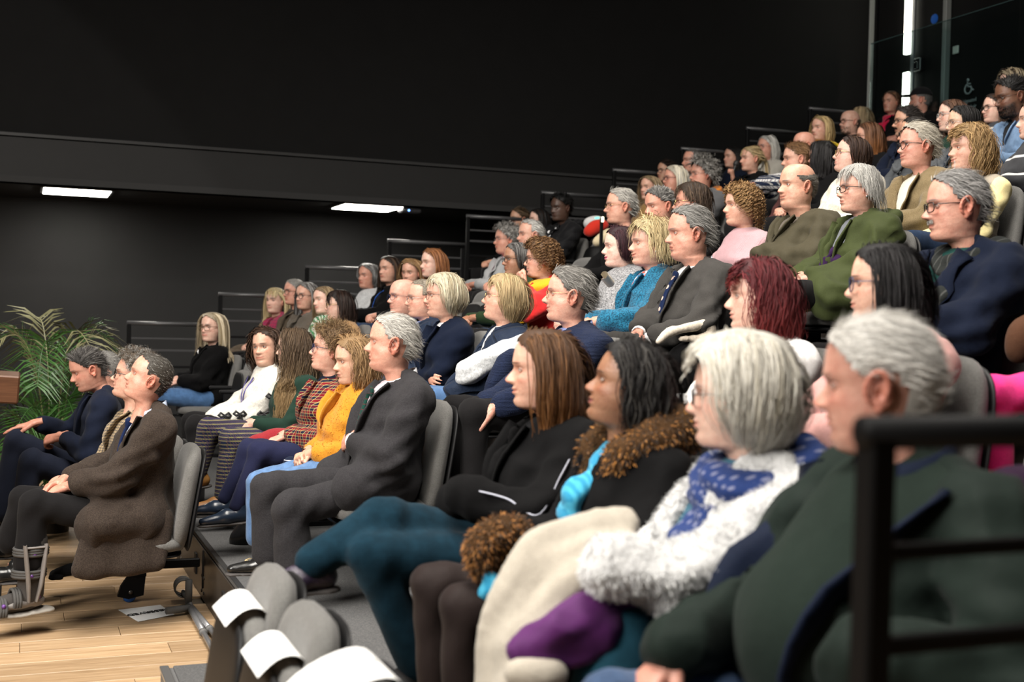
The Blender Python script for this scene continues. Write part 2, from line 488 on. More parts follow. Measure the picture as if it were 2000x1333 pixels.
# ------------------------------------------------------------------ hair
_HX = [-.12, -.085, -.06, -.04, -.02, .0, .015, .03, .05, .065, .078, .1]
_HZ = [-.078, -.076, -.066, -.052, -.025, .004, .0, .022, .050, .068, .080, .088]
def hair_mask(V, P):
    rec = P.get('recede', 0.0)
    x = V[:, 0] + np.where(V[:, 2] > .02, rec * np.clip((V[:, 2] - .02) / .05, 0, 1), 0)
    line = np.interp(x, _HX, _HZ) + .004 * np.sin(V[:, 1] * 130 + V[:, 0] * 90)
    m = np.clip((V[:, 2] - line) / .006, 0, 1)
    b = P.get('bald', None)
    if b is not None:
        m *= np.clip((b - V[:, 2] + .25 * np.clip(-V[:, 0] - .02, 0, 1)) / .01, 0, 1)
    if P.get('hairstyle') == 'none': m *= 0
    return m
def lock_geo(paths, width, colr, center, flat=.4, seed=0, taper=.25):
    K, S = paths.shape[:2]
    t = nrm(np.gradient(paths, axis=1))
    o = paths - center
    side = nrm(np.cross(t, o)); b = np.cross(side, t)
    rt = np.random.default_rng(seed + 1).normal(size=(K, 1, 1)) * .45
    side = side * np.cos(rt) + b * np.sin(rt)
    prof = np.interp(np.linspace(0, 1, S), [0, .15, .7, 1], [.75, 1, .85, taper])
    w = (width[:, None] * prof[None])[..., None]
    V = np.stack([paths + side * w, paths - side * w], 2)
    base = (np.arange(K) * S * 2)[:, None]
    Q = grid_faces(S, 2, False)
    Q = (base[:, None] + Q[None]).reshape(-1, 4)
    col = np.broadcast_to(colr[:, None, None, :] if colr.ndim == 2 else colr[:, :, None, :], (K, S, 2, 3))
    st = np.zeros((K, S, 2, 3))
    st[..., 0] = (np.arange(K) * 3.7)[:, None, None] + np.array([0, 1])
    st[..., 1] = np.linspace(0, 1, S)[None, :, None] * 1.0
    st[..., 2] = (np.arange(K) * 1.3)[:, None, None]
    return V.reshape(-1, 3), Q, col.reshape(-1, 3), st.reshape(-1, 3)
STY = {
 #            n   len          width  S  grav  lift  curl  cf   comb     noise
 'short':   (1100, (.014, .026), .0023, 3, .15, .16, .0, 0, 'back', .22),
 'shortm':  (1100, (.028, .050), .0027, 4, .28, .16, .0, 0, 'back', .22),
 'brush':   (1100, (.030, .055), .0027, 4, .18, .22, .0, 0, 'side', .22),
 'buzz':    (900, (.007, .012), .0020, 3, .00, .60, .0, 0, 'back', .20),
 'curlshort': (700, (.035, .070), .0034, 8, .15, .85, .009, 3.0, 'out', .5),
 'curlmid': (560, (.10, .16), .0042, 18, .50, .95, .011, 4.0, 'out', .45),
 'afro':    (800, (.014, .024), .0030, 5, .0, 1.0, .004, 2.0, 'out', .6),
 'bob':     (760, (.13, .19), .0042, 8, .55, .45, .002, 1.2, 'part', .09),
 'pixie':   (800, (.06, .10), .0034, 6, .50, .40, .002, 1.0, 'part', .14),
 'puffy':   (700, (.09, .13), .0044, 8, .42, .75, .005, 1.6, 'part', .22),
 'mid':     (700, (.22, .30), .0054, 9, .60, .45, .003, 1.5, 'part', .09),
 'long':    (700, (.32, .44), .0056, 10, .65, .35, .002, 1.5, 'part', .08),
 'wavylong': (620, (.42, .56), .0050, 18, .62, .45, .009, 3.6, 'part', .13),
 'wavymid': (660, (.24, .32), .0048, 13, .55, .60, .008, 2.4, 'part', .16),
 'pony':    (760, (.07, .10), .0034, 6, .10, .10, .0, 0, 'tie', .10),
}
def hair_geo(P, Rh, lod, seed):
    """head-local hair: a fitted cap plus combed locks; Rh = head rotation (local->world)"""
    r = np.random.default_rng(seed)
    sty = P.get('hairstyle', 'short')
    if sty == 'none': return None
    n, (l0, l1), wd_, S, grav, lift, curl, cf, comb, noi = STY[sty]
    L = P.get('hlen', 1.0)
    n = int(n * (2.3, 1.1, .55)[lod] * P.get('hn', 1.0)); wd_ = wd_ * (.28, .54, .95)[lod]
    X, Y, Z, c, t = head_surface(*((60, 60) if lod == 0 else (44, 44)), P)
    V = np.stack([X, Y, Z], -1).reshape(-1, 3); Q = grid_faces(*((60, 60) if lod == 0 else (44, 44)), True)[:, ::-1]
    N = vnormals(V, Q)
    m = hair_mask(V, P)
    vol = P.get('vol', {'short': .006, 'shortm': .010, 'brush': .010, 'buzz': .003, 'afro': .022, 'curlshort': .022, 'curlmid': .028, 'puffy': .024, 'pixie': .014, 'pony': .007}.get(sty, .012))
    sh = V + N * (vol * np.clip(m, 0, 1) * (.75 + .25 * sines(V, seed + 3, 60)[:, None].ravel()))[:, None]
    sh = sh - N * .004 * (1 - m)[:, None]
    if sty in ('short', 'shortm', 'brush', 'buzz', 'afro'):
        ed = np.sqrt(((V[:, 0] + .014) / .026) ** 2 + ((V[:, 2] + .010) / .034) ** 2)
        m = m * np.clip((ed - 1.0) / .25, 0, 1)
        sh = V + N * (vol * m * (.75 + .25 * sines(V, seed + 3, 60)))[:, None] - N * .004 * (1 - m)[:, None]
    fk = np.all(m[Q] > .35, 1)
    Qc = Q[fk]
    used = np.unique(Qc); remap = np.full(len(V), -1); remap[used] = np.arange(len(used))
    hc = np.array(P.get('hair', (.1, .08, .06))); h2 = np.array(P.get('hair2', tuple(hc * .6)))
    hc = hc * .84 + hc.mean() * .16; h2 = h2 * .84 + h2.mean() * .16
    mixv = P.get('hmix', .35)
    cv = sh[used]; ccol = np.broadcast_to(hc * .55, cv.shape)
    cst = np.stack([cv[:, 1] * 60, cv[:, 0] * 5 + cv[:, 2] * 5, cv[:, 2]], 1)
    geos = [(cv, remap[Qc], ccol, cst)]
    # roots
    fc = Q[fk]
    ar = np.linalg.norm(np.cross(V[fc[:, 1]] - V[fc[:, 0]], V[fc[:, 3]] - V[fc[:, 0]]), axis=1)
    topw = ar * (1 + 1.2 * np.clip(V[fc].mean(1)[:, 2] / .1, 0, 1))
    if comb == 'part' and not P.get('bangs', 0): topw = topw * (V[fc].mean(1)[:, 0] < .056)
    pick = r.choice(len(fc), n, p=topw / topw.sum())
    ab = r.random((n, 2))
    A, B, C_, D_ = (sh[fc[pick, k]] for k in range(4))
    p = (A * (1 - ab[:, :1]) + B * ab[:, :1]) * (1 - ab[:, 1:]) + (D_ * (1 - ab[:, :1]) + C_ * ab[:, :1]) * ab[:, 1:]
    nn = nrm(N[fc[pick]].mean(1))
    g = Rh.T @ np.array([0, 0, -1.0])
    part = P.get('part', .02)
    sg = np.where(p[:, 1] - part > 0, 1.0, -1.0)
    ln = r.uniform(l0, l1, n) * L
    ze = {'bob': -.082, 'mid': -.215, 'long': -.30, 'wavymid': -.20, 'wavylong': -.40, 'puffy': -.055}.get(sty)
    if ze is not None: ln = (p[:, 2] + .02 - (ze + .10) * L + .10 * L) * 1.02 + .035 * np.clip(p[:, 2] / .1, 0, 1) + r.uniform(-.012, .012, n) * (1 + 2 * (sty not in ('bob', 'mid')))
    if comb == 'back': d = np.stack([-np.ones(n), .15 * sg, np.zeros(n)], 1)
    elif comb == 'side': d = np.stack([-.45 + 0 * sg, -.8 * np.ones(n) * P.get('sweep', 1), .1 + 0 * sg], 1)
    elif comb == 'out': d = nn + .35 * g
    elif comb == 'tie': d = nrm(np.array([-.115, 0, .02]) - p)
    else:
        d = np.stack([-.35 - 9 * np.clip(p[:, 0] - .02, 0, .1), sg * np.clip(.25 + 9 * np.clip(p[:, 2] - .02, 0, 1), 0, 1.1), -.1 + 0 * sg], 1)
    bang = np.zeros(n, bool)
    if P.get('bangs', 0):
        bang = (p[:, 0] > .035) & (p[:, 2] > .055) & (np.abs(p[:, 1]) < .062)
        d[bang] = np.stack([.9 + 0 * sg[bang], .10 * sg[bang] + P.get('bside', 0.0), .15 + 0 * sg[bang]], 1)
        ln[bang] = r.uniform(.075, .10, bang.sum()) * P['bangs']
    d = d - nn * (d * nn).sum(1, keepdims=True) * (0 if comb == 'out' else 1)
    d = nrm(d) + nn * lift + r.normal(size=(n, 3)) * noi
    d = nrm(d)
    paths = np.zeros((n, S, 3)); paths[:, 0] = p - nn * .002
    hcen = np.array([-.005, 0, .008]); hr = np.array([.099, .078, .110]) + vol * .8
    scen = Rh.T @ np.array([0, 0, -.30]) + np.array([-.03, 0, 0]); sr = .165
    ncen = np.array([-.035, 0, -.14])
    q = p.copy(); gr = np.full(n, grav); gr[bang] = .55
    step = (ln / (S - 1))[:, None]
    face_y = P.get('facey', .058)
    for i in range(1, S):
        d = nrm(d * (1 - gr[:, None] * .75) + g * gr[:, None] * (.35 + .65 * min(1, i / (S * .45))) + r.normal(size=(n, 3)) * noi * .25)
        if sty in ('bob', 'mid', 'wavymid') and i > S * .62: d = nrm(d + (np.array([-.035, 0, 0]) - q) * np.array([1, 1, 0]) * (4.5 if sty == 'bob' else 2.0))
        q = q + d * step
        e = (q - hcen) / hr; l = np.linalg.norm(e, axis=1, keepdims=True)
        q = np.where(l < 1, hcen + hr * e / np.maximum(l, 1e-6), q)
        if grav > .3:
            e = (q - ncen) * np.array([1, 1, 0]); l = np.linalg.norm(e, axis=1, keepdims=True)
            inn = (l < .068) & (q[:, 2:] < -.03)
            q = np.where(inn, q + e / np.maximum(l, 1e-6) * (.068 - l), q)
            e = (q - scen) * np.array([1.35, .82, 1.0]); l = np.linalg.norm(e, axis=1, keepdims=True)
            q = np.where(l < sr, scen + (q - scen) * sr / np.maximum(l, 1e-6), q)
            # keep the face clear
            bad = (q[:, 0] > .045) & (q[:, 2] < .045) & (np.abs(q[:, 1]) < face_y) & ~bang
            q[bad, 1] = np.sign(q[bad, 1] + 1e-9) * (face_y + .004)
            lim = np.interp(q[:, 2], [-.05, .03, .075, .10], [.060, .066, .074, .2]); far = (q[:, 0] > lim) & ~bang
            q[far, 0] = lim[far]
        paths[:, i] = q
    if curl:
        s = np.linspace(0, 1, S)[None]; ph = r.uniform(0, 6.28, n)[:, None]
        fr = 2 * np.pi * cf * r.uniform(.75, 1.25, n)[:, None]
        tt = nrm(np.gradient(paths, axis=1)); o = paths - hcen
        sd = nrm(np.cross(tt, o)); bb = np.cross(sd, tt)
        am = curl * P.get('curl', 1.0) * np.minimum(1, s * 3)
        paths = paths + sd * (am * np.sin(fr * s + ph))[..., None] + bb * (am * np.cos(fr * s + ph))[..., None] * .8
    rc = r.random(n)[:, None]
    cols = np.where(rc < mixv, h2, hc) * r.uniform(.80, 1.18, n)[:, None]
    tip = P.get('tip', None)
    if tip is not None:
        f = np.clip((np.linspace(0, 1, S) - .35) / .5, 0, 1)[None, :, None]
        cols = cols[:, None] * (1 - f) + np.array(tip) * f * r.uniform(.8, 1.2, n)[:, None, None]
    geos.append(lock_geo(paths, wd_ * r.uniform(.7, 1.3, n), cols, hcen, .45, seed))
    if comb == 'tie' and P.get('tail', 1):
        k = int(60 * (1.4, 1, .6)[lod]); S2 = 14
        pp = np.zeros((k, S2, 3)); q = np.array([-.112, 0, .02]) + r.normal(size=(k, 3)) * .008
        d = nrm(np.array([-1, .0, .2]) + r.normal(size=(k, 3)) * .2); ll = r.uniform(.22, .32, k)[:, None] / (S2 - 1)
        pp[:, 0] = q
        for i in range(1, S2):
            d = nrm(d * .72 + g * .35 + r.normal(size=(k, 3)) * .05); q = q + d * ll; pp[:, i] = q
        geos.append(lock_geo(pp, wd_ * 1.1 * np.ones(k), hc * r.uniform(.7, 1.2, k)[:, None], hcen, .5, seed))
    if P.get('beard', 0):
        bm = np.clip((-.042 - V[:, 2] + .30 * np.maximum(.062 - np.maximum(V[:, 0], 0), 0)) / .01, 0, 1) * (V[:, 0] > .01) * (V[:, 2] > -.118)
        mo = (np.abs(V[:, 1]) < .030) & (np.abs(V[:, 2] + .050) < .0075) & (V[:, 0] > .05)
        lipz = (np.abs(V[:, 1]) < .026) & (np.abs(V[:, 2] + .063) < .009) & (V[:, 0] > .05)
        bm = np.where(lipz, 0, bm)
        if P['beard'] == 'moustache': bm = mo * 1.0
        else: bm = np.maximum(bm, mo)
        fb = Q[np.all(bm[Q] > .4, 1)]
        if len(fb):
            k = int((220 if P['beard'] == 'moustache' else 700) * (1.3, 1, .6)[lod])
            pk = r.choice(len(fb), k); a = r.random((k, 2))
            A, B, C_, D_ = (V[fb[pk, j]] for j in range(4))
            p = (A * (1 - a[:, :1]) + B * a[:, :1]) * (1 - a[:, 1:]) + (D_ * (1 - a[:, :1]) + C_ * a[:, :1]) * a[:, 1:]
            n2 = nrm(N[fb[pk]].mean(1))
            d = nrm(n2 * .35 + np.array([.0, 0, -1]) + r.normal(size=(k, 3)) * .3)
            if P['beard'] == 'moustache': d = nrm(n2 * .05 + np.stack([0 * p[:, 0], np.sign(p[:, 1]) * .7, -1 + 0 * p[:, 0]], 1) + r.normal(size=(k, 3)) * .12)
            ll = r.uniform(.006, .013, k)[:, None] * (.75 if P['beard'] == 'moustache' else P.get('beardlen', 1.0))
            if P['beard'] == 'moustache': p = p + np.array([.0030, 0, .001])
            pp = np.stack([p, p + d * ll * .5 + n2 * .001, p + d * ll], 1)
            geos.append(lock_geo(pp, .0016 * np.ones(k), np.array(P.get('beardcol', tuple(hc))) * r.uniform(.6, 1.3, k)[:, None], hcen, .5, seed))
    n0 = 0; VV = []; QQ = []; CC = []; SS = []
    for v, q_, c_, s_ in geos:
        VV.append(v); QQ.append(q_ + n0); CC.append(c_); SS.append(s_); n0 += len(v)
    return np.concatenate(VV), np.concatenate(QQ), np.concatenate(CC), np.concatenate(SS)

# ------------------------------------------------------------------ glasses
def glasses_geo(kind='round', size=1.0):
    fr = MB(); ln = MB()
    a = np.linspace(0, 2 * np.pi, 25)
    wx, wz, ex = {'round': (.0225, .0215, 2.0), 'rect': (.0265, .0160, 3.5), 'square': (.026, .0215, 3.2), 'wire': (.0250, .0185, 2.6), 'cat': (.0265, .0190, 2.8)}[kind]
    wx *= size; wz *= size
    th = {'wire': .0011}.get(kind, .0020)
    for s in (-1, 1):
        cy, sy = np.cos(a), np.sin(a)
        y = s * .0325 + wx * np.sign(cy) * np.abs(cy) ** (2 / ex); z = -.003 + wz * np.sign(sy) * np.abs(sy) ** (2 / ex)
        x = .0985 - .9 * np.maximum(np.abs(y) - .012, 0) ** 2 * 4
        fr.tube(np.stack([x, y, z], 1), th, 6, cap=False)
        c = np.array([[.0965, s * .0325, -.003]])
        P = np.stack([x, y, z], 1)[:-1]
        Vl = np.vstack([P, c]); k = len(P)
        ln.add(Vl, [[[i, (i + 1) % k, k] for i in range(k)]])
        fr.tube(np.array([[.0905, s * (.0325 + wx), .004], [.080, s * .073, .006], [.03, s * .078, .007], [-.012, s * .077, .006], [-.022, s * .076, -.008]]), th * .9, 5, up=(0, 1, 0))
    fr.tube(np.array([[.0965, -.0325 + wx, .002], [.1005, -.004, .006], [.1005, .004, .006], [.0965, .0325 - wx, .002]]), th, 6)
    return fr, ln

# ------------------------------------------------------------------ hands (fingers along +x, thumb on +y, back of hand +z)
def _hand(h, curl, spread=.06, thumb=(.5, .25), lift=0.0):
    v = Vol((-.06, -.075, -.11), (.20, .09, .05), h)
    v.cone((-.05, 0, 0), (0.005, 0, 0), .027, .025, .01, flat=(0, 0, 1), fl=.78)
    v.cone((.0, .012, -.002), (.075, .022, 0), .020, .017, .012, flat=(0, 0, 1), fl=.75)
    v.cone((.0, -.008, -.002), (.072, -.022, 0), .020, .016, .012, flat=(0, 0, 1), fl=.75)
    v.cone((.01, 0, -.002), (.075, 0, 0.002), .021, .018, .012, flat=(0, 0, 1), fl=.75)
    nails = []
    for i, (y, l, r) in enumerate(((.030, .072, .0088), (.010, .080, .0090), (-.010, .075, .0086), (-.029, .058, .0076))):
        a = (y * 3.0) * spread / .06 * .6
        p = np.array([.078 - abs(y - .005) * .22, y, .001]); el = -lift
        pts = [p]
        for j, f in enumerate((.45, .30, .25)):
            el += curl[j] * (1 + .06 * i)
            d = np.array([math.cos(el) * math.cos(a), math.cos(el) * math.sin(a), -math.sin(el)])
            p = p + d * l * f; pts.append(p)
        v.chain(pts, [r, r * .98, r * .9, r * .72], .0035)
    p = np.array([.018, .030, -.008]); t0, t1 = thumb
    d1 = nrm([math.cos(t0), math.sin(t0), -.35]); d2 = nrm([math.cos(t1), math.sin(t1) * .8, -.45]); d3 = nrm([math.cos(t1 - .4), math.sin(t1 - .4) * .6, -.45])
    v.chain([p - d1 * .012, p + d1 * .034, p + d1 * .034 + d2 * .030, p + d1 * .034 + d2 * .030 + d3 * .022], [.016, .0115, .0100, .0072], .006)
    return v.mesh()
HAND = {(k, c): _hand(h, *q) for c, h in ((0, .0050), (1, .0085)) for k, q in (('rest', ((.30, .30, .22),)), ('flat', ((.10, .14, .10), .10)), ('clasp', ((.75, 1.0, .5), .04, (.35, .05))), ('fist', ((1.15, 1.45, .9), .03, (.35, -.35))))}
def place_hand(kind, W, d, up, left, coarse=0):
    """W wrist, d finger direction, up = back of the hand"""
    V, Q = HAND[kind, coarse]
    d = nrm(d); up = nrm(np.asarray(up) - d * (np.asarray(up) @ d)); y = np.cross(up, d)
    # right hand: thumb towards +y when fingers forward, palm down -> for left hand mirror
    s = -1 if left else 1
    R = np.stack([d, y * s, up], 1)
    return V @ R.T + W, (Q if s > 0 else Q[:, ::-1])
# ------------------------------------------------------------------ materials
_MC = {}
class NT:
    def __init__(s, name):
        s.m = bpy.data.materials.new(name); s.m.use_nodes = True
        s.t = s.m.node_tree; s.t.nodes.clear()
        s.out = s.t.nodes.new('ShaderNodeOutputMaterial')
        s.b = s.t.nodes.new('ShaderNodeBsdfPrincipled')
        s.t.links.new(s.b.outputs[0], s.out.inputs[0])
    def n(s, kind, **kw):
        nd = s.t.nodes.new('ShaderNode' + kind)
        for k, v in kw.items():
            if k.startswith('i_'):
                key = k[2:]
                nd.inputs[int(key) if key.isdigit() else key].default_value = v
            else: setattr(nd, k, v)
        return nd
    def l(s, a, b): s.t.links.new(a, b)
    def val(s, k, v): s.b.inputs[k].default_value = v
    def mix(s, fac, a, b, mode='MIX'):
        m = s.n('Mix', data_type='RGBA', blend_type=mode)
        for inp, v in ((m.inputs[0], fac), (m.inputs[6], a), (m.inputs[7], b)):
            if hasattr(v, 'is_linked'): s.l(v, inp)
            elif isinstance(v, (int, float)): inp.default_value = v
            else: inp.default_value = (*v[:3], 1)
        return m.outputs[2]
    def math(s, op, a, b=None, c=None):
        m = s.n('Math', operation=op)
        for inp, v in zip(m.inputs, (a, b, c)):
            if v is None: continue
            if hasattr(v, 'is_linked'): s.l(v, inp)
            else: inp.default_value = v
        return m.outputs[0]
    def ramp(s, f, stops):
        r = s.n('ValToRGB'); e = r.color_ramp.elements
        while len(e) < len(stops): e.new(.5)
        for q, (p, c) in zip(e, stops):
            q.position = p; q.color = (*c[:3], 1) if not isinstance(c, (int, float)) else (c, c, c, 1)
        s.l(f, r.inputs[0]); return r.outputs[0]
    def bump(s, h, strength=.3, dist=.004):
        b = s.n('Bump'); b.inputs['Strength'].default_value = strength; b.inputs['Distance'].default_value = dist
        s.l(h, b.inputs['Height']); s.l(b.outputs[0], s.b.inputs['Normal'])
    def coord(s, sc=(1, 1, 1), rot=(0, 0, 0), which='Object'):
        c = s.n('TexCoord'); mp = s.n('Mapping')
        mp.inputs['Scale'].default_value = sc; mp.inputs['Rotation'].default_value = rot
        s.l(c.outputs[which], mp.inputs['Vector']); return mp.outputs[0]
    def noise(s, vec, scale, detail=3, rough=.55):
        n = s.n('TexNoise'); n.inputs['Scale'].default_value = scale; n.inputs['Detail'].default_value = detail; n.inputs['Roughness'].default_value = rough
        s.l(vec, n.inputs['Vector']); return n.outputs['Fac']
def plain(name, col, rough=.5, metal=0.0, spec=.5, noise=.0, nscale=30, bump=0.0):
    key = ('plain', name)
    if key in _MC: return _MC[key]
    t = NT(name); t.val('Roughness', rough); t.val('Metallic', metal); t.val('Specular IOR Level', spec)
    if noise or bump:
        v = t.coord(); f = t.noise(v, nscale, 4)
        c = t.ramp(f, [(.25, [x * (1 - noise) for x in col]), (.75, [min(1, x * (1 + noise)) for x in col])])
        t.l(c, t.b.inputs['Base Color'])
        if bump: t.bump(f, bump, .003)
    else: t.val('Base Color', (*col, 1))
    _MC[key] = t.m; return t.m
def skin_mat():
    if 'skin' in _MC: return _MC['skin']
    t = NT('skin')
    a = t.n('Attribute', attribute_name='Col')
    v = t.coord()
    f = t.noise(v, 38, 4); f2 = t.noise(v, 340, 2); f3 = t.noise(v, 95, 3, .65)
    c = t.mix(t.ramp(f, [(.35, 0.0), (.75, .40)]), a.outputs['Color'], (.55, .22, .17), 'MULTIPLY')
    g = t.mix(1.0, c, t.ramp(f2, [(.3, (.88, .86, .85)), (.7, (1.06, 1.06, 1.06))]), 'MULTIPLY')
    t.l(g, t.b.inputs['Base Color'])
    t.val('Roughness', .46); t.val('Specular IOR Level', .42)
    t.val('Subsurface Weight', .10); t.val('Subsurface Radius', (.012, .005, .003)); t.val('Subsurface Scale', .6)
    h = t.math('ADD', t.math('ADD', t.math('MULTIPLY', f, .9), t.math('MULTIPLY', f3, .8)), t.math('MULTIPLY', f2, .3))
    t.bump(h, .42, .0032)
    _MC['skin'] = t.m; return t.m
def hair_mat():
    if 'hair' in _MC: return _MC['hair']
    t = NT('hair')
    a = t.n('Attribute', attribute_name='Col'); s = t.n('Attribute', attribute_name='st')
    mp = t.n('Mapping'); mp.inputs['Scale'].default_value = (5.0, 2.2, 1)
    t.l(s.outputs['Vector'], mp.inputs['Vector'])
    f = t.noise(mp.outputs[0], 1.6, 3, .6)
    c = t.mix(1.0, a.outputs['Color'], t.ramp(f, [(.25, (.55, .53, .5)), (.75, (1.3, 1.3, 1.3))]), 'MULTIPLY')
    t.l(c, t.b.inputs['Base Color'])
    t.val('Roughness', .46); t.val('Specular IOR Level', .22); t.val('Anisotropic', .4)
    t.bump(f, .6, .004)
    _MC['hair'] = t.m; return t.m
def cloth(name, col, pat='plain', c2=None, scale=1.0, rough=.85, bump=.25, sheen=.15, c3=None):
    key = ('cloth', name)
    if key in _MC: return _MC[key]
    t = NT(name); t.val('Roughness', rough); t.val('Specular IOR Level', .05 if max(col) < .09 else .16)
    t.val('Sheen Weight', sheen * (.25 if max(col) < .08 else 1.0)); t.val('Sheen Roughness', .5)
    col = np.asarray(col, float)
    v = t.coord()
    fine = t.noise(v, 420, 2); mid = t.noise(v, 26, 4)
    base = t.mix(t.ramp(fine, [(.3, 0.0), (.7, 1.0)]), tuple(col * .80), tuple(np.minimum(col * 1.18, 1)))
    h = fine
    def wave(axis, sc, rot=(0, 0, 0), prof='SIN', dist=0.0):
        w = t.n('TexWave', wave_type='BANDS', bands_direction=axis, wave_profile=prof)
        w.inputs['Scale'].default_value = sc; w.inputs['Distortion'].default_value = dist; w.inputs['Detail'].default_value = 1
        t.l(t.coord(rot=rot), w.inputs['Vector']); return w.outputs['Fac']
    if pat == 'tweed':
        f = t.noise(v, 240 * scale, 3, .8)
        base = t.mix(t.ramp(f, [(.40, 0.0), (.62, 1.0)]), base, c2 if c2 else tuple(col * 1.9)); h = f
    elif pat == 'knit':
        w = wave('Z', 70 * scale, dist=2.2); w2 = wave('DIAGONAL', 90 * scale, dist=2.0)
        h = t.math('ADD', w, t.math('MULTIPLY', w2, .6)); base = t.mix(t.ramp(h, [(.2, 0.0), (.9, 1.0)]), tuple(col * .85), tuple(np.minimum(col * 1.25, 1)))
    elif pat == 'boucle':
        f = t.noise(v, 150 * scale, 3, .75); h = f
        base = t.mix(t.ramp(f, [(.38, 0.0), (.6, 1.0)]), tuple(col * (.35 if max(col) < .3 else .85)), c2 if c2 else tuple(np.minimum(col * 1.3, 1)))
    elif pat == 'pin':
        w = wave('Y', 11 * scale); base = t.mix(t.ramp(w, [(.93, 0.0), (.97, .55)]), base, c2 or (.25, .25, .26))
    elif pat == 'stripe':
        w = wave('Z', 4.5 * scale, dist=.3); base = t.mix(t.ramp(w, [(.95, 0.0), (.975, 1.0)]), base, c2)
    elif pat == 'bands':
        w = wave('Z', 6 * scale, dist=2.5); base = t.mix(t.ramp(w, [(.45, 0.0), (.55, 1.0)]), base, c2)
    elif pat == 'animal':
        f = t.noise(v, 26 * scale, 3, .7); w = wave('X', 9 * scale, dist=7.0)
        base = t.mix(t.ramp(w, [(.48, 0.0), (.56, 1.0)]), base, c2)
    elif pat == 'check':
        a = t.ramp(wave('Y', 20 * scale), [(.5, 0.0), (.55, .5)]); b = t.ramp(wave('Z', 20 * scale), [(.5, 0.0), (.55, .5)])
        base = t.mix(t.math('ADD', a, b), base, c2)
    elif pat == 'tartan':
        a = t.ramp(wave('Y', 4.2 * scale), [(.45, 0.0), (.55, 1.0)]); b = t.ramp(wave('Z', 4.2 * scale), [(.45, 0.0), (.55, 1.0)])
        base = t.mix(t.math('MULTIPLY', t.math('ADD', a, b), .5), base, c2)
        l1 = t.ramp(wave('Y', 8.4 * scale, prof='SIN'), [(.972, 0.0), (.985, .8)]); l2 = t.ramp(wave('Z', 8.4 * scale), [(.972, 0.0), (.985, .8)])
        base = t.mix(t.math('MAXIMUM', l1, l2), base, c3 or (.6, .5, .12))
    elif pat == 'dots':
        vo = t.n('TexVoronoi', voronoi_dimensions='2D'); vo.inputs['Scale'].default_value = 26 * scale; vo.inputs['Randomness'].default_value = .35
        sp = t.n('SeparateXYZ'); cb = t.n('CombineXYZ'); t.l(v, sp.inputs[0]); t.l(sp.outputs[1], cb.inputs[0]); t.l(sp.outputs[2], cb.inputs[1]); t.l(cb.outputs[0], vo.inputs['Vector']); base = t.mix(t.ramp(vo.outputs['Distance'], [(.17, 1.0), (.24, 0.0)]), base, c2)
    elif pat == 'print':
        vo = t.n('TexVoronoi'); vo.inputs['Scale'].default_value = 48 * scale
        t.l(v, vo.inputs['Vector'])
        f = t.n('SeparateColor'); t.l(vo.outputs['Color'], f.inputs[0])
        base = t.mix(t.ramp(f.outputs[0], [(.45, 0.0), (.5, 1.0)]), base, c2); base = t.mix(t.ramp(f.outputs[1], [(.68, 0.0), (.72, 1.0)]), base, c3 or (.6, .1, .05))
    elif pat == 'fairisle':
        z = wave('Z', 7.5 * scale, prof='SIN'); zz = wave('DIAGONAL', 22 * scale, prof='TRI'); ck = wave('Y', 30 * scale, prof='TRI')
        base = t.mix(t.ramp(z, [(.70, 0.0), (.74, 1.0)]), base, c2)
        base = t.mix(t.math('MULTIPLY', t.ramp(zz, [(.72, 0.0), (.78, .9)]), t.ramp(z, [(.30, 1.0), (.40, 0.0)])), base, c3 or (.16, .25, .42))
        base = t.mix(t.math('MULTIPLY', t.ramp(ck, [(.62, 0.0), (.68, .9)]), t.ramp(z, [(.80, 0.0), (.84, 1.0)])), base, (.10, .06, .10))
    elif pat == 'denim':
        w = wave('DIAGONAL', 160, dist=.4); base = t.mix(t.math('MULTIPLY', t.ramp(w, [(.3, 0.0), (.8, .35)]), mid), base, tuple(np.minimum(col * 2.2, 1)))
        base = t.mix(t.ramp(mid, [(.45, 0.0), (.75, .5)]), base, tuple(np.minimum(col * 1.7, 1)))
    elif pat == 'quilt':
        a = wave('Y', 3.6 * scale, rot=(.785, 0, 0)); b = wave('Z', 3.6 * scale, rot=(.785, 0, 0))
        h = t.math('MULTIPLY', t.math('MINIMUM', t.math('SUBTRACT', 1.0, t.ramp(a, [(.85, 0.0), (1.0, 1.0)])), t.math('SUBTRACT', 1.0, t.ramp(b, [(.85, 0.0), (1.0, 1.0)]))), 3.0)
    elif pat == 'puffer':
        w = wave('Z', 4.0 * scale, dist=.6); h = t.math('MULTIPLY', t.ramp(w, [(.0, 1.0), (.9, .4), (1.0, 0.0)]), 4.0)
    elif pat == 'rib':
        w = wave('Y', 45 * scale); h = w
    mid2 = t.math('MULTIPLY', mid, 1.5)
    t.l(t.mix(t.ramp(mid, [(.3, .16), (.6, 0.0)]), base, tuple(col * .55)), t.b.inputs['Base Color'])
    t.bump(t.math('ADD', h, mid2), bump, .006)
    _MC[key] = t.m; return t.m
def furmat(name='fur'):
    key = ('fur', name)
    if key in _MC: return _MC[key]
    t = NT(name); a = t.n('Attribute', attribute_name='Col')
    t.l(a.outputs['Color'], t.b.inputs['Base Color']); t.val('Roughness', .8); t.val('Specular IOR Level', .2); t.val('Sheen Weight', .2)
    _MC[key] = t.m; return t.m
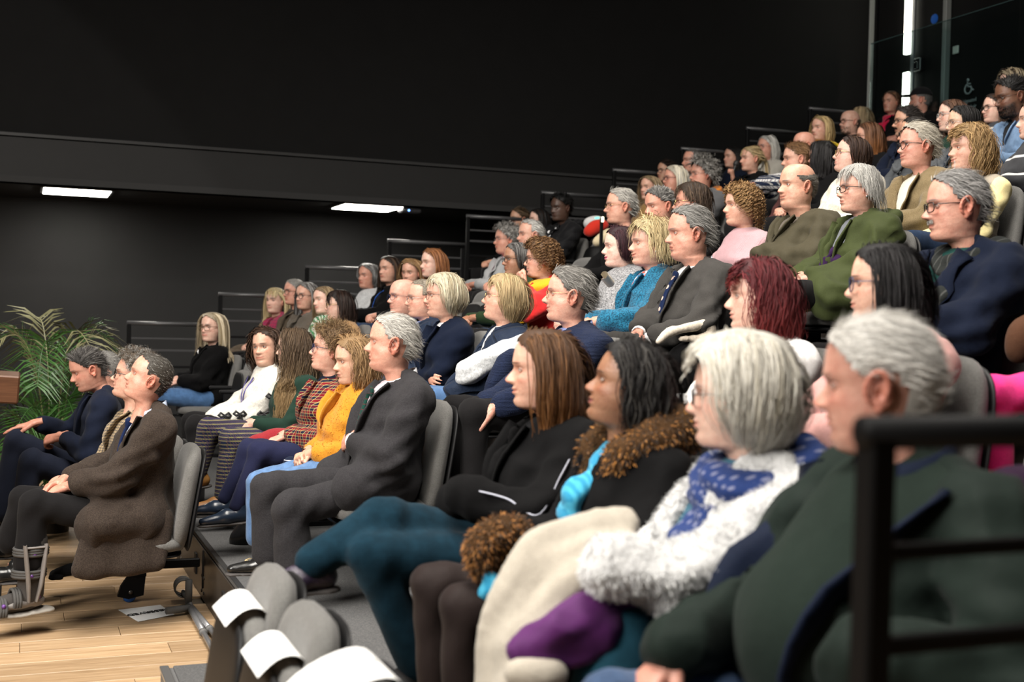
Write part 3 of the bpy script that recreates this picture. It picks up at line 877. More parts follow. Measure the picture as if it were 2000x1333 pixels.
def glass_mat(name='lens', tint=(1, 1, 1), refl=.10):
    key = ('glass', name)
    if key in _MC: return _MC[key]
    t = NT(name)
    tr = t.n('BsdfTransparent'); tr.inputs[0].default_value = (*tint, 1)
    gl = t.n('BsdfGlossy'); gl.inputs['Roughness'].default_value = .03
    lw = t.n('LayerWeight'); lw.inputs[0].default_value = .15
    m = t.n('MixShader'); t.l(t.math('MULTIPLY_ADD', lw.outputs['Fresnel'], .5, refl * .3), m.inputs[0])
    t.l(tr.outputs[0], m.inputs[1]); t.l(gl.outputs[0], m.inputs[2]); t.l(m.outputs[0], t.out.inputs[0])
    _MC[key] = t.m; return t.m
def emis(name, col, strength):
    key = ('emis', name)
    if key in _MC: return _MC[key]
    t = NT(name); t.val('Base Color', (*col, 1)); t.val('Emission Color', (*col, 1)); t.val('Emission Strength', strength)
    _MC[key] = t.m; return t.m
# ------------------------------------------------------------------ people
def rotz(a):
    c, s = math.cos(a), math.sin(a); return np.array([[c, -s, 0], [s, c, 0], [0, 0, 1.0]])
def basis(f, up=(0, 0, 1)):
    f = nrm(f); y = nrm(np.cross(up, f)); return np.stack([f, y, np.cross(f, y)], 1)
def ik(S, Wp, L1, L2, pole):
    d = Wp - S; L = np.linalg.norm(d); u = d / L
    if L > (L1 + L2) * .985:
        L1 = L2 = L / 2 / .985
    a = (L * L + L1 * L1 - L2 * L2) / (2 * L); h = math.sqrt(max(L1 * L1 - a * a, 1e-5))
    pole = np.asarray(pole, float); pole = nrm(pole - u * (pole @ u))
    return S + u * a + pole * h
def surf_x(vol, y, z, off=0.0, front=True):
    j = int(round((y - vol.lo[1]) / vol.h)); k = int(round((z - vol.lo[2]) / vol.h))
    j = min(max(j, 0), vol.n[1] - 1); k = min(max(k, 0), vol.n[2] - 1)
    c = vol.D[:, j, k] - off
    w = np.where(c < 0)[0]
    if not len(w): return None
    i = w[-1]
    if i + 1 >= vol.n[0]: return vol.lo[0] + vol.h * i
    return vol.lo[0] + vol.h * (i + c[i] / (c[i] - c[i + 1]))
def strip(cent, side, widths, nor, thick=.006, bulge=0.0, nseg=3):
    """thick ribbon; cent (n,3), side/nor (n,3), half widths (n,)"""
    cent = np.asarray(cent, float); n = len(cent); u = np.linspace(-1, 1, nseg + 1)
    w = np.broadcast_to(np.asarray(widths, float), (n,))
    top = cent[:, None] + side[:, None] * (w[:, None] * u)[..., None] + nor[:, None] * (thick / 2 + bulge * (1 - u ** 2))[None, :, None]
    bot = top - nor[:, None] * thick
    m = nseg + 1
    ring = np.concatenate([top, bot[:, ::-1]], 1)
    V = ring.reshape(-1, 3); Q = grid_faces(n, 2 * m, True)
    caps = []
    for i in range(nseg):
        caps.append([i, i + 1, 2 * m - 2 - i, 2 * m - 1 - i])
        b = (n - 1) * 2 * m
        caps.append([b + 2 * m - 1 - i, b + 2 * m - 2 - i, b + i + 1, b + i])
    return V, np.concatenate([Q, np.array(caps)])
def smooth_pts(p, it=2):
    p = np.array(p, float)
    for _ in range(it): p[1:-1] = (p[:-2] + 2 * p[1:-1] + p[2:]) / 4
    return p
def surf_strip(vol, yz, widths, off=.004, thick=.006, inflate=0.0, bulge=0.0, nseg=3, lift=None):
    yz = np.asarray(yz, float); pts = []; last = None
    for (y, z) in yz:
        x = surf_x(vol, y, z, inflate)
        if x is None: x = last if last is not None else .1
        last = x; pts.append((x + off, y, z))
    pts = smooth_pts(pts, 2)
    t = nrm(np.gradient(pts, axis=0))
    # surface normal by differences
    N = []
    for p in pts:
        xa = surf_x(vol, p[1] + .03, p[2], inflate); xb = surf_x(vol, p[1] - .03, p[2], inflate)
        dy = 0 if xa is None or xb is None else np.clip((xa - xb) / .06, -2.5, 2.5)
        N.append((1, -dy, .0))
    N = nrm(smooth_pts(np.array(N), 3)); N = nrm(N - t * (N * t).sum(1, keepdims=True))
    side = nrm(np.cross(t, N))
    if lift is not None: pts = pts + N * np.asarray(lift)[:, None]
    return strip(pts, side, widths, N, thick, bulge, nseg)
def fur_on(V, Q, n, length, width, cols, seed, flow=(0, 0, -1), flowk=.8, jit=.35, S=3):
    r = np.random.default_rng(seed); N = vnormals(V, Q)
    ar = np.linalg.norm(np.cross(V[Q[:, 2]] - V[Q[:, 0]], V[Q[:, 3]] - V[Q[:, 1]]), axis=1)
    pk = r.choice(len(Q), n, p=ar / ar.sum()); a = r.random((n, 2))
    A, B, C_, D_ = (V[Q[pk, j]] for j in range(4))
    p = (A * (1 - a[:, :1]) + B * a[:, :1]) * (1 - a[:, 1:]) + (D_ * (1 - a[:, :1]) + C_ * a[:, :1]) * a[:, 1:]
    nn = nrm(N[Q[pk]].mean(1))
    cl = np.round(p / .025); hsh = np.sin(cl @ np.array([12.9, 78.2, 37.7])) * 43758.5
    tw = np.stack([np.sin(hsh), np.cos(hsh * 1.7), np.sin(hsh * 2.3)], 1)
    d = nrm(nn * .8 + np.asarray(flow) * flowk + tw * jit * .8 + r.normal(size=(n, 3)) * jit)
    L = length * r.uniform(.6, 1.25, n)[:, None]
    g = np.array([0, 0, -1.0])
    P = [p - nn * .003]
    for i in range(1, S):
        d = nrm(d + g * .18); P.append(P[-1] + d * L / (S - 1))
    P = np.stack(P, 1)
    cols = np.asarray(cols, float)
    if callable(cols): c = cols(p)
    else: c = cols[r.integers(0, len(cols), n)] * r.uniform(.8, 1.15, n)[:, None]
    return lock_geo(P, np.full(n, width) * r.uniform(.7, 1.3, n), c, P[:, 0].mean(0), .5, seed, taper=.2)
PEOPLE = []
ARM = (.285, .255)
def person(label, px, py, row, psi, P, top=None, under=None, bottom=None, arms='lap', pitch=0, tilt=0, dx=0.0, dy=0.0, hs=1.0,
           glasses=None, yaw=0.0, fat=0.0, fem=None, legs='sit', shoes=None, X=None, tie=None, scarf=None, extra=None, wide=1.0, seed=None, socks=None, hipdx=0.0, nolegs=False):
    i = len(PEOPLE); seed = seed if seed is not None else 100 + i * 17
    fem = P.get('fem', 0) if fem is None else fem
    rz = row_z(row)
    hx = (row_head(row) if X is None else X) + dx
    H = at_x(px, py, hx)
    D = (H - CAMP) @ F0
    lod = 0 if D < 7.2 else (1 if D < 10 else 2)
    vox = .012 if D < 4.2 else .0155 if D < 7.2 else .021 if D < 10 else .028
    hipx = (row_head(row) if X is None else X) - .02 + hipdx
    base = np.array([hipx, H[1] + dy, rz])
    # body frame
    B = basis((-math.cos(yaw), -math.sin(yaw), 0)); Hb = B.T @ (H - base)
    dcam = nrm((CAMP - H) * np.array([1, 1, 0])); rgt = np.array([-dcam[1], dcam[0], 0.0])
    a = math.radians(psi); f = math.cos(a) * dcam - math.sin(a) * rgt
    Rw = basis(f)
    pt, tl = math.radians(pitch), math.radians(tilt)
    Ry = np.array([[math.cos(pt), 0, -math.sin(pt)], [0, 1, 0], [math.sin(pt), 0, math.cos(pt)]])
    Rx = np.array([[1, 0, 0], [0, math.cos(tl), -math.sin(tl)], [0, math.sin(tl), math.cos(tl)]])
    Rh = Rw @ Ry @ Rx
    Rb = B.T @ Rh
    P = dict(P)
    root = None
    hsz = hs * (.965 if fem else 1.0)
    # ---- frame points (body frame)
    hz = .50
    N = Hb + Rb @ np.array([-.045, 0, -.075]) * hsz + np.array([-.006, 0, -.100]) * hsz
    P0 = np.array([0, 0, hz + .03])
    sw = (.150 if fem else .176) * wide; sr = (.050 if fem else .058)
    shl = {s: N + np.array([-.008, s * sw, -.048]) for s in (1, -1)}
    # ---- arms
    def V3(*q): return np.array(q, float)
    lapz = hz + .155 + .05 * fat
    hands = {}
    if arms == 'lap': wr = {1: V3(.30, .055, lapz), -1: V3(.31, -.06, lapz - .01)}; hk = {1: ('clasp', (.55, -.8, -.1), (.3, .4, 1)), -1: ('clasp', (.5, .85, -.15), (.3, -.4, 1))}; pole = (-.35, .75, -.6)
    elif arms == 'knees': wr = {1: V3(.34, .12, lapz - .01), -1: V3(.36, -.12, lapz - .01)}; hk = {s: ('rest', (.9, -.2 * s, -.25), (.2, 0, 1)) for s in (1, -1)}; pole = (-.5, .6, -.6)
    elif arms == 'crossed': wr = {1: V3(N[0] + .185, -.085, N[2] - .300), -1: V3(N[0] + .165, .085, N[2] - .275)}; hk = {s: ('rest', (.05, -1 * s, -.12), (1, 0, .2)) for s in (1, -1)}; pole = (.25, .8, -.75)
    elif arms == 'down': wr = {s: V3(.20, s * .21, hz + .13) for s in (1, -1)}; hk = {s: ('rest', (.9, -.25 * s, -.3), (.1, .2 * s, 1)) for s in (1, -1)}; pole = (-.8, .3, -.3)
    else:
        if arms.get('px'):
            arms = dict(arms)
            for c_ in 'lr':
                w_ = arms[c_][0]; arms[c_] = (tuple(B.T @ (at_y(w_[0], w_[1], base[1] - w_[2]) - base)),) + tuple(arms[c_][1:])
        wr = {1: V3(*arms['l'][0]), -1: V3(*arms['r'][0])}; hk = {1: arms['l'][1:], -1: arms['r'][1:]}; pole = arms.get('pole', (-.35, .75, -.6))
        if arms.get('rel'):
            for s in (1, -1):
                if arms['rel'] == 'N' or s in arms['rel']: wr[s] = wr[s] + N
    pl = np.array(pole)
    elb = {s: ik(shl[s], wr[s], ARM[0] * (.94 if fem else 1), ARM[1] * (.94 if fem else 1), pl * np.array([1, s, 1])) for s in (1, -1)}
    if isinstance(arms, dict):
        for c_, s in (('le', 1), ('re', -1)):
            if c_ in arms: elb[s] = B.T @ (at_y(arms[c_][0], arms[c_][1], base[1] - arms[c_][2]) - base)
    # ---- legs
    kn = {1: V3(.47, .12, hz + .03), -1: V3(.47, -.12, hz + .03)}; an = {1: V3(.47, .12, .09), -1: V3(.45, -.12, .09)}; hp = {s: V3(.02, s * .085, hz - .005) for s in (1, -1)}
    foot = {s: V3(1, .12 * s, 0) for s in (1, -1)}
    if isinstance(legs, dict):
        for k, d_ in (('kn', kn), ('an', an), ('foot', foot)):
            for s, q in legs.get(k, {}).items():
                if legs.get('px') and k != 'foot': q = B.T @ (at_y(q[0], q[1], base[1] - q[2]) - base)
                d_[s] = V3(*q)
    # ---- volumes
    def torso(v, k=.05, arm_r=None, with_arms=True):
        f_ = fat
        v.ell(P0 + V3(.0, 0, .0), (.135 + .02 * f_, .165 + .03 * f_, .13), k)
        Bc = P0 * .68 + N * .32 + V3(.015 + .045 * f_, 0, 0); v.ell(Bc, (.105 + .055 * f_, .140 + .045 * f_, .175), .07)
        C = P0 * .36 + N * .64 + V3(.012, 0, 0); v.ell(C, (.112 + .02 * f_, .150 * wide + .015 * f_, .175), .07)
        v.cone(shl[1] * .80 + shl[-1] * .20 + V3(.005, 0, -.03), shl[1] * .20 + shl[-1] * .80 + V3(.005, 0, -.03), .070, .070, .05)
        if fem:
            for s in (1, -1): v.ell(P0 * .42 + N * .58 + V3(.085, s * .068, -.01), (.062, .064, .062), .05)
        for s in (1, -1):
            v.cone(N + V3(-.015, s * .035, .012), shl[s] + V3(0, -s * .02, .012), .040, .042, .04)
    def armv(v, r=(1, 1, 1), k=.03, upto=1.0):
        for s in (1, -1):
            m_ = shl[s] * .68 + elb[s] * .32; rs_ = sr * min(r[0], 1.08); re_ = .046 * r[1] * (.9 if fem else 1); rm_ = rs_ * .6 + re_ * .4
            v.cone(shl[s], m_, rs_, rm_, k); v.cone(m_, elb[s], rm_, re_, .010)
            e2 = elb[s] + (wr[s] - elb[s]) * upto
            v.cone(elb[s], e2, .046 * r[1] * (.9 if fem else 1), .036 * r[2] * (.92 if fem else 1), .012)
    pts = np.array([N, P0, *shl.values(), *elb.values(), *wr.values(), N + V3(0, 0, .1)])
    lo, hi = pts.min(0) - .22, pts.max(0) + V3(.24, .2, .14)
    lo[2] = max(lo[2], hz - .16)
    objs = []
    def emit(name, V, Q, mat, col=None, st=None, smooth=True, lab=None):
        Vw = V @ B.T
        objs.append((name, mk_mesh(name, Vw, [Q], smooth, col, st), mat, lab))
    # ---- skin mesh
    hv, hq, hcol = head_geo(P, lod)
    hv = (hv * hsz) @ Rh.T + (H - base)
    VV = [hv]; QQ = [hq]; CC = [hcol]; n0 = len(hv)
    skin = np.array(P.get('skin', (.60, .36, .26)))
    bv = Vol(lo, hi, .045)
    torso(bv); armv(bv, (.75, .75, .8)); bv.cone(N + V3(-.01, 0, .02), N + V3(0, 0, -.1), .045, .05, .03)
    if not nolegs:
        bv2 = Vol((-.25, -.35, -.02), (.85, .35, hz + .25), .05)
        for s in (1, -1): bv2.chain([hp[s], kn[s], an[s]], [.06, .045, .03], .03)
        v_, q_ = bv2.mesh(-.01); VV.append(v_ @ B.T); QQ.append(q_ + n0); CC.append(np.broadcast_to(skin, v_.shape)); n0 += len(v_)
    v_, q_ = bv.mesh(-.020); VV.append(v_ @ B.T); QQ.append(q_ + n0); CC.append(np.broadcast_to(skin, v_.shape)); n0 += len(v_)
    for s in (1, -1):
        if hk[s] is None or hk[s][0] is None: continue
        kd, dd, uu = hk[s][:3]
        v_, q_ = place_hand(kd, wr[s] + nrm(dd) * .022, np.asarray(dd, float), np.asarray(uu, float), s > 0, 0 if isinstance(arms, dict) and D < 9 else 1)
        v_ = (v_ - wr[s]) * (.92 if fem else 1.04) + wr[s]
        VV.append(v_ @ B.T); QQ.append(q_ + n0)
        CC.append(np.broadcast_to(skin * np.array([.97, .88, .86]), v_.shape)); n0 += len(v_)
        v_, q_, t_ = tube_geo([elb[s] * .4 + wr[s] * .6, wr[s], wr[s] + nrm(dd) * .03], [.030, .026, .024], 12, True)
        VV.append(v_ @ B.T); QQ.append(q_ + n0); CC.append(np.broadcast_to(skin * np.array([.97, .88, .86]), v_.shape)); n0 += len(v_)
    me = mk_mesh('person', np.concatenate(VV), [np.concatenate(QQ)], True, np.concatenate(CC))
    root = mk_obj('person', me, skin_mat(), None, base)
    tag(root, label, 'person', 'seated audience')
    # ---- hair
    hg = hair_geo(P, Rh, lod, seed)
    if hg is not None:
        v_, q_, c_, s_ = hg
        mk_obj('hair', mk_mesh('hair', (v_ * hsz) @ Rh.T + (H - base), [q_], True, c_, s_), hair_mat(), root)
    if glasses:
        kind, gm = glasses[:2]; fr, ln = glasses_geo(kind, glasses[2] if len(glasses) > 2 else 1.0)
        g_ = fr; v_ = np.concatenate(fr.V); fs = [np.concatenate(fr.Q)] + ([np.concatenate(fr.T)] if fr.T else [])
        go = mk_obj('glasses', mk_mesh('glasses', (v_ * hsz) @ Rh.T + (H - base), fs, True), gm, root)
        v_ = np.concatenate(ln.V)
        mk_obj('lens', mk_mesh('lens', (v_ * hsz) @ Rh.T + (H - base), [np.concatenate(ln.T)], True), glass_mat(), go)
    # ---- garments
    top = top or {}
    def finish(V, Q, amp=.007, fr=24):
        Nn = vnormals(V, Q)
        r1 = 1 - np.abs(sines(V * np.array([1, 1, .75]), seed, fr)) * 2; r2 = sines(V, seed + 5, fr * 2.6)
        nearj = np.zeros(len(V))
        for s in (1, -1):
            nearj = np.maximum(nearj, np.exp(-(np.linalg.norm(V - elb[s], axis=1) / .12) ** 2))
            nearj = np.maximum(nearj, .7 * np.exp(-(np.linalg.norm(V - shl[s] - V3(.05, 0, -.1), axis=1) / .10) ** 2))
        crease = np.sin((V - N) @ V3(30, 10, 75) + 3 * sines(V, seed + 9, 14))
        return V + Nn * (amp * (1.5 * r1 - 1.0 + .8 * r2) + nearj * amp * 1.3 * crease)[:, None]
    tk = top.get('kind', 'sweater'); infl = top.get('inf', .012)
    zt = N[2] + .03; zb = N[2] - top.get('vb', .26); vw = top.get('vw', .062)
    Bc = P0 * .68 + N * .32
    if under is not None:
        uv = Vol(lo, hi, vox * 1.35); torso(uv); u_off = under.get('inf', .002)
        cv, cq = uv.mesh(u_off)
        keep = np.all((cv[cq][:, :, 0] > -.10) | (cv[cq][:, :, 2] > N[2] - .05), 1)
        emit(under.get('name', 'shirt'), finish(cv, cq, .003), cq, under['mat'])
    tv = Vol(lo, hi, vox)
    torso(tv)
    if top.get('open', False):
        sx = N[0] * .5 + .01
        tv.D -= infl
        def cf(Xg, Yg, Zg):
            w = vw * np.clip((Zg - zb) / (zt - zb), 0, 1.25) + (top.get('gap', 0.0) if True else 0)
            if not top.get('gap'): w = np.where(Zg < zb, -.02, w)
            return np.minimum(w - np.abs(Yg - top.get('vy', 0)), Xg - (N[0] * .8 + .01))
        tv.carve(cf); tv.D += infl
    if top.get('neck', 'none') != 'none':
        q = N + V3(.012, 0, .02)
        tv.D -= infl
        nr_ = top.get('neckr', .060)
        tv.carve(lambda Xg, Yg, Zg: np.minimum(nr_ - np.sqrt((Xg - q[0]) ** 2 + (Yg - q[1]) ** 2), Zg - (q[2] - .045 - .3 * (Xg - q[0]))))
        tv.D += infl
    tcopy = Vol(lo, hi, vox); tcopy.D = tv.D.copy()
    bulk = top.get('bulk', 1.0)
    if top.get('sleeves', True): armv(tv, (1.0 * bulk, 1.08 * bulk, 1.06 * (1 + (bulk - 1) * .6)), .03, top.get('slv', 1 - .85 * (.036 * 1.06 * (1 + (bulk - 1) * .6) + infl) / .25 if hk[1] and hk[1][0] else 1.0))
    if top.get('hang'):                                       # coat skirt over the lap
        for s in (1, -1): tv.cone(P0 + V3(.02, s * .13, 0), P0 + V3(top['hang'], s * .17, -.02), .11, .09, .06)
    V, Q = tv.mesh(infl)
    Vt = finish(V, Q, top.get('fold', .007), top.get('ff', 24))
    tname = top.get('name', tk)
    emit(tname, Vt, Q, top['mat'], lab=top.get('lab'))
    if top.get('fur'):
        fu = top['fur']
        v_, q_, c_, s_ = fur_on(Vt, Q, fu['n'], fu['len'], fu['w'], fu['cols'], seed, fu.get('flow', (-.2, 0, -1)), fu.get('fk', .8), fu.get('jit', .35))
        emit('fur', v_, q_, furmat(), c_)
    if top.get('slv2'):                                        # sleeves of another garment (under a gilet)
        sv = Vol(lo, hi, vox); armv(sv, (1.12, 1.25, 1.25), .03)
        v_, q_ = sv.mesh(.014); emit('sleeves', finish(v_, q_, .007), q_, top['slv2'])
    if top.get('cuff') is not None:
        for s in (1, -1):
            d_ = nrm(wr[s] - elb[s]); mb = MB()
            mb.tube([wr[s] - d_ * .015, wr[s] + d_ * .012, wr[s] + d_ * .016], [.036, .036, .030], 12)
            emit('cuff', np.concatenate(mb.V), np.concatenate(mb.Q), top['cuff'])
    # lapels
    if top.get('lapel'):
        lw = top['lapel']
        for s in (1, -1):
            zz = np.linspace(zb - .005, zt - .02, 16)
            tn = (zz - zb) / (zt - zb)
            wv = vw * np.clip(tn, 0, 1.2) + top.get('vy', 0) * 0
            prof = np.interp(tn, [-.1, 0, .25, .62, .64, .70, .72, 1.0], [.004, .012, .7, 1.0, 1.0, .72, .80, .75]) * lw
            yz = np.stack([s * (wv + prof / 2 - .004), zz], 1)
            v_, q_ = surf_strip(tcopy, yz, prof / 2, .004, .009, infl, .002, 3)
            emit('lapel', v_, q_, top.get('lapmat', top['mat']))
    ck = top.get('collar')
    def neck_ring(r0, r1, z0, z1, mat, name, thick=.010, front_gap=.0, tiltf=.35, nn=28, fold=0.0, q=None):
        q = N + V3(.008, 0, .0) if q is None else q
        a = np.linspace(front_gap, 2 * np.pi - front_gap, nn)
        wob = 1 + .06 * np.sin(a * 3 + seed) if fold else 1
        def ring(r, z, o=0):
            return np.stack([q[0] + (r + o) * 1.02 * np.cos(a) * wob, q[1] + (r + o) * .98 * np.sin(a) * wob, q[2] + z - tiltf * r * np.cos(a)], 1)
        R_ = np.stack([ring(r0, z0), ring((r0 + r1) / 2, (z0 + z1) / 2, .002), ring(r1, z1), ring(r1, z1 + .002, thick), ring((r0 + r1) / 2, (z0 + z1) / 2, thick + .004), ring(r0, z0, thick)], 1)
        V = R_.reshape(-1, 3); Qr = grid_faces(nn, 6, True)
        caps = np.array([[0, 1, 4, 5], [1, 2, 3, 4]]); e = (nn - 1) * 6
        Qr = np.concatenate([Qr, caps[:, ::-1], caps + e])
        emit(name, V, Qr, mat)
    if ck == 'crew': neck_ring(.066, .062, -.012, .006, top.get('colmat', top['mat']), 'collar', .010)
    elif ck == 'roll': neck_ring(.072, .064, -.02, .055, top.get('colmat', top['mat']), 'collar', .016, fold=1)
    elif ck == 'coat':
        neck_ring(.080, .076, -.022, top.get('ch', .035), top.get('colmat', top['mat']), 'collar', .012, .75)
    elif ck == 'hood':
        q = N + V3(-.07, 0, .0); mb = Vol(q - .2, q + .2, .012)
        mb.ell(q + V3(-.02, 0, .01), (.07, .115, .045), .02); mb.chain([q + V3(.11, .075, -.04), q + V3(.03, .10, .015), q + V3(-.04, .08, .035), q + V3(-.06, 0, .04), q + V3(-.04, -.08, .035), q + V3(.03, -.10, .015), q + V3(.11, -.075, -.04)], [.024, .032, .04, .045, .04, .032, .024], .02)
        v_, q_ = mb.mesh(); emit('hood', finish(v_, q_, .006), q_, top.get('colmat', top['mat']))
    elif ck == 'fur':
        q = N + V3(-.01, 0, .028); mb = Vol(q - .25, q + .25, .012)
        pp = [q + V3(.13, .055, -.10), q + V3(.09, .085, -.03), q + V3(.01, .105, .025), q + V3(-.07, .075, .04), q + V3(-.10, 0, .045), q + V3(-.07, -.075, .04), q + V3(.01, -.105, .025), q + V3(.09, -.085, -.03), q + V3(.13, -.055, -.10)]
        mb.chain(pp, [.034, .046, .056, .060, .062, .060, .056, .046, .034], .03)
        v_, q_ = mb.mesh(); v_ = finish(v_, q_, .008)
        emit('fur_collar', v_, q_, cloth('fur_base', (.05, .025, .01)))
        v2, q2, c2, s2 = fur_on(v_, q_, 12000, .015, .0013, [(.50, .22, .05), (.38, .16, .04), (.12, .06, .02), (.02, .013, .009), (.02, .013, .009), (.04, .022, .012)], seed, (0, 0, -1), .5, .4)
        emit('fur', v2, q2, furmat(), c2)
    if under is not None and under.get('collar'):
        neck_ring(.066, .061, -.015, .046, under.get('colmat', under['mat']), 'shirt_collar', .006, .22, .55)
        for s in (1, -1):
            q = N + V3(.075, s * .012, -.022)
            mb = MB(); Vc = np.array([q, q + V3(-.018, s * .045, .030), q + V3(-.008, s * .062, -.006), q + V3(.014, s * .026, -.055)])
            Vc2 = Vc + V3(.008, 0, .002)
            mb.add(np.vstack([Vc, Vc2]), [[[0, 1, 2, 3], [7, 6, 5, 4], [0, 4, 5, 1], [1, 5, 6, 2], [2, 6, 7, 3], [3, 7, 4, 0]]])
            emit('collar_point', np.concatenate(mb.V), np.concatenate(mb.Q), under.get('colmat', under['mat']), smooth=False)
    if tie is not None:
        z = np.linspace(N[2] - .035, zb - .12, 14); w = np.interp(np.linspace(0, 1, 14), [0, .08, .12, .9, 1], [.017, .016, .015, .040, .036])
        src = uv if under is not None else tcopy
        v_, q_ = surf_strip(src, np.stack([np.zeros(14), z], 1), w, .010, .007, .004, .004)
        emit('tie', v_, q_, tie)
        mb = Vol(N + V3(.03, -.05, -.08), N + V3(.14, .05, .02), .006); x0 = surf_x(src, 0, N[2] - .04, .004) or N[0] + .08
        mb.cone((x0 + .006, 0, N[2] - .022), (x0 + .012, 0, N[2] - .052), .021, .014, .01); v_, q_ = mb.mesh(); emit('tie_knot', v_, q_, tie)
    if scarf is not None:
        q = N + V3(.0, 0, .005); k = scarf.get('r', .032); sv = Vol(lo, hi, .012)
        aa = np.linspace(0, 2 * np.pi, 12); rr = scarf.get('R', .085)
        ring = [q + V3(rr * 1.05 * math.cos(t_), rr * math.sin(t_), -.30 * rr * math.cos(t_) + .012 * math.sin(2 * t_ + seed)) for t_ in aa]
        sv.chain(ring, [k * (1 + .18 * math.sin(3 * t_)) for t_ in aa], .02)
        if scarf.get('double', 1): sv.chain([p_ + V3(0.01, 0, -.028) for p_ in ring], [k * .9] * 12, .02)
        for (y0, y1, L) in scarf.get('ends', [(.03, .05, .30)]):
            pp = []
            for t_ in np.linspace(0, 1, 8):
                y_ = y0 + (y1 - y0) * t_; z_ = N[2] - .04 - L * t_
                x_ = surf_x(tcopy, y_, z_, infl) or (pp[-1][0] if pp else N[0] + .1)
                pp.append(V3(x_ + .015, y_, z_))
            sv.chain(smooth_pts(pp), np.linspace(k * 1.0, k * 1.25, 8), .015, flat=(1, 0, 0), fl=.55)
        v_, q_ = sv.mesh(); Nn = vnormals(v_, q_)
        v_ = v_ + Nn * (.006 * np.sin((v_ - N) @ V3(40, 40, 110) + 4 * sines(v_, seed, 18)))[:, None]
        emit('scarf', v_, q_, scarf['mat'], lab=scarf.get('lab'))
    # ---- lower body
    if bottom is not None:
        bx = Vol((-.24, -.40, -.03), (.95, .40, hz + .42), .017 if row <= 2 and not nolegs else .022 if D < 6.5 else .040)
        bx.ell(P0 + V3(.01, 0, -.01), (.145 + .02 * fat, .175 + .03 * fat, .115), .05)
        lr = bottom.get('r', 1.0); hem = bottom.get('hem', .058)
        for s in (1, -1):
            bx.cone(hp[s], kn[s], .088 * lr, .066 * lr, .04); bx.cone(kn[s], an[s] + V3(0, 0, bottom.get('cut', 0)), .064 * lr, hem, .025)
        if bottom.get('skirt'):
            for t_ in np.linspace(-1, 1, 5): bx.cone(P0 + V3(.1, t_ * .1, -.0), (kn[1] + kn[-1]) / 2 + V3(-.05, t_ * .12, -.0), .10, .085, .05)
        v_, q_ = bx.mesh(); Nn = vnormals(v_, q_)
        amp = bottom.get('fold', .006)
        cr = np.sin(v_ @ V3(55, 6, 40) + 4 * sines(v_, seed + 2, 10)) * np.maximum(np.exp(-(np.linalg.norm(v_ - kn[1], axis=1) / .13) ** 2), np.exp(-(np.linalg.norm(v_ - kn[-1], axis=1) / .13) ** 2))
        hp_ = np.exp(-(np.linalg.norm(v_ - V3(.10, 0, hz + .05), axis=1) / .16) ** 2) * np.sin(v_ @ V3(70, 25, 20) + 3 * sines(v_, seed + 4, 12))
        v_ = v_ + Nn * (amp * (.6 * sines(v_, seed + 1, 22) + .8 * cr + .9 * hp_))[:, None]
        emit(bottom.get('name', 'trousers'), v_, q_, bottom['mat'], lab=bottom.get('lab'))
    if shoes is not None:
        for s in (1, -1):
            sm = shoes.get(s, shoes.get('mat')) if isinstance(shoes, dict) else shoes
            if sm is None: continue
            shoe(an[s], foot[s], sm, emit, shoes.get('kind', 'shoe') if isinstance(shoes, dict) else 'shoe')
    ctx = dict(N=N, H=Hb, Rb=Rb, B=B, base=base, root=root, emit=emit, vol=tcopy, infl=infl, hz=hz, P0=P0, shl=shl, elb=elb, wr=wr, kn=kn, an=an, zb=zb, zt=zt, vw=vw, D=D, hsz=hsz, seed=seed, tv=tv)
    if extra: extra(ctx)
    par = root
    cnt = {}
    for name, me, mat, lab in objs:
        o = mk_obj(name, me, mat, root)
        if lab: o['label'] = lab
        ctx.setdefault('objs', {})[name] = o
    PEOPLE.append((root, H, row, base, D))
    return ctx
def shoe(an, fd, mat, emit, kind='shoe', name='shoe'):
    fd = nrm(fd); up = nrm(np.array([0, 0, 1.0]) - fd * fd[2]); sd = np.cross(up, fd)
    R = np.stack([fd, sd, up], 1)
    def T(*q): return an + R @ np.array(q)
    lo = an - .28; hi = an + .30
    v = Vol(lo, hi, .0085)
    v.cone(T(-.035, 0, -.045), T(.05, 0, -.045), .037, .040, .02); v.cone(T(.05, 0, -.050), T(.165, .0, -.062), .042, .026, .02, flat=up, fl=.8)
    if kind in ('boot',): v.cone(T(-.01, 0, -.03), T(-.02, 0, .07), .043, .046, .02)
    else: v.cone(T(-.02, 0, -.03), T(-.02, 0, .0), .036, .034, .01)
    V, Q = v.mesh()
    emit(name, V, Q, mat)
    v = Vol(lo, hi, .0085); v.cone(T(-.045, 0, -.083), T(.03, 0, -.083), .038, .036, .01, flat=up, fl=.28); v.cone(T(.03, 0, -.083), T(.17, 0, -.083), .038, .032, .01, flat=up, fl=.28)
    V, Q = v.mesh(); emit('sole', V, Q, plain('shoe_sole', (.035, .03, .028), .7))
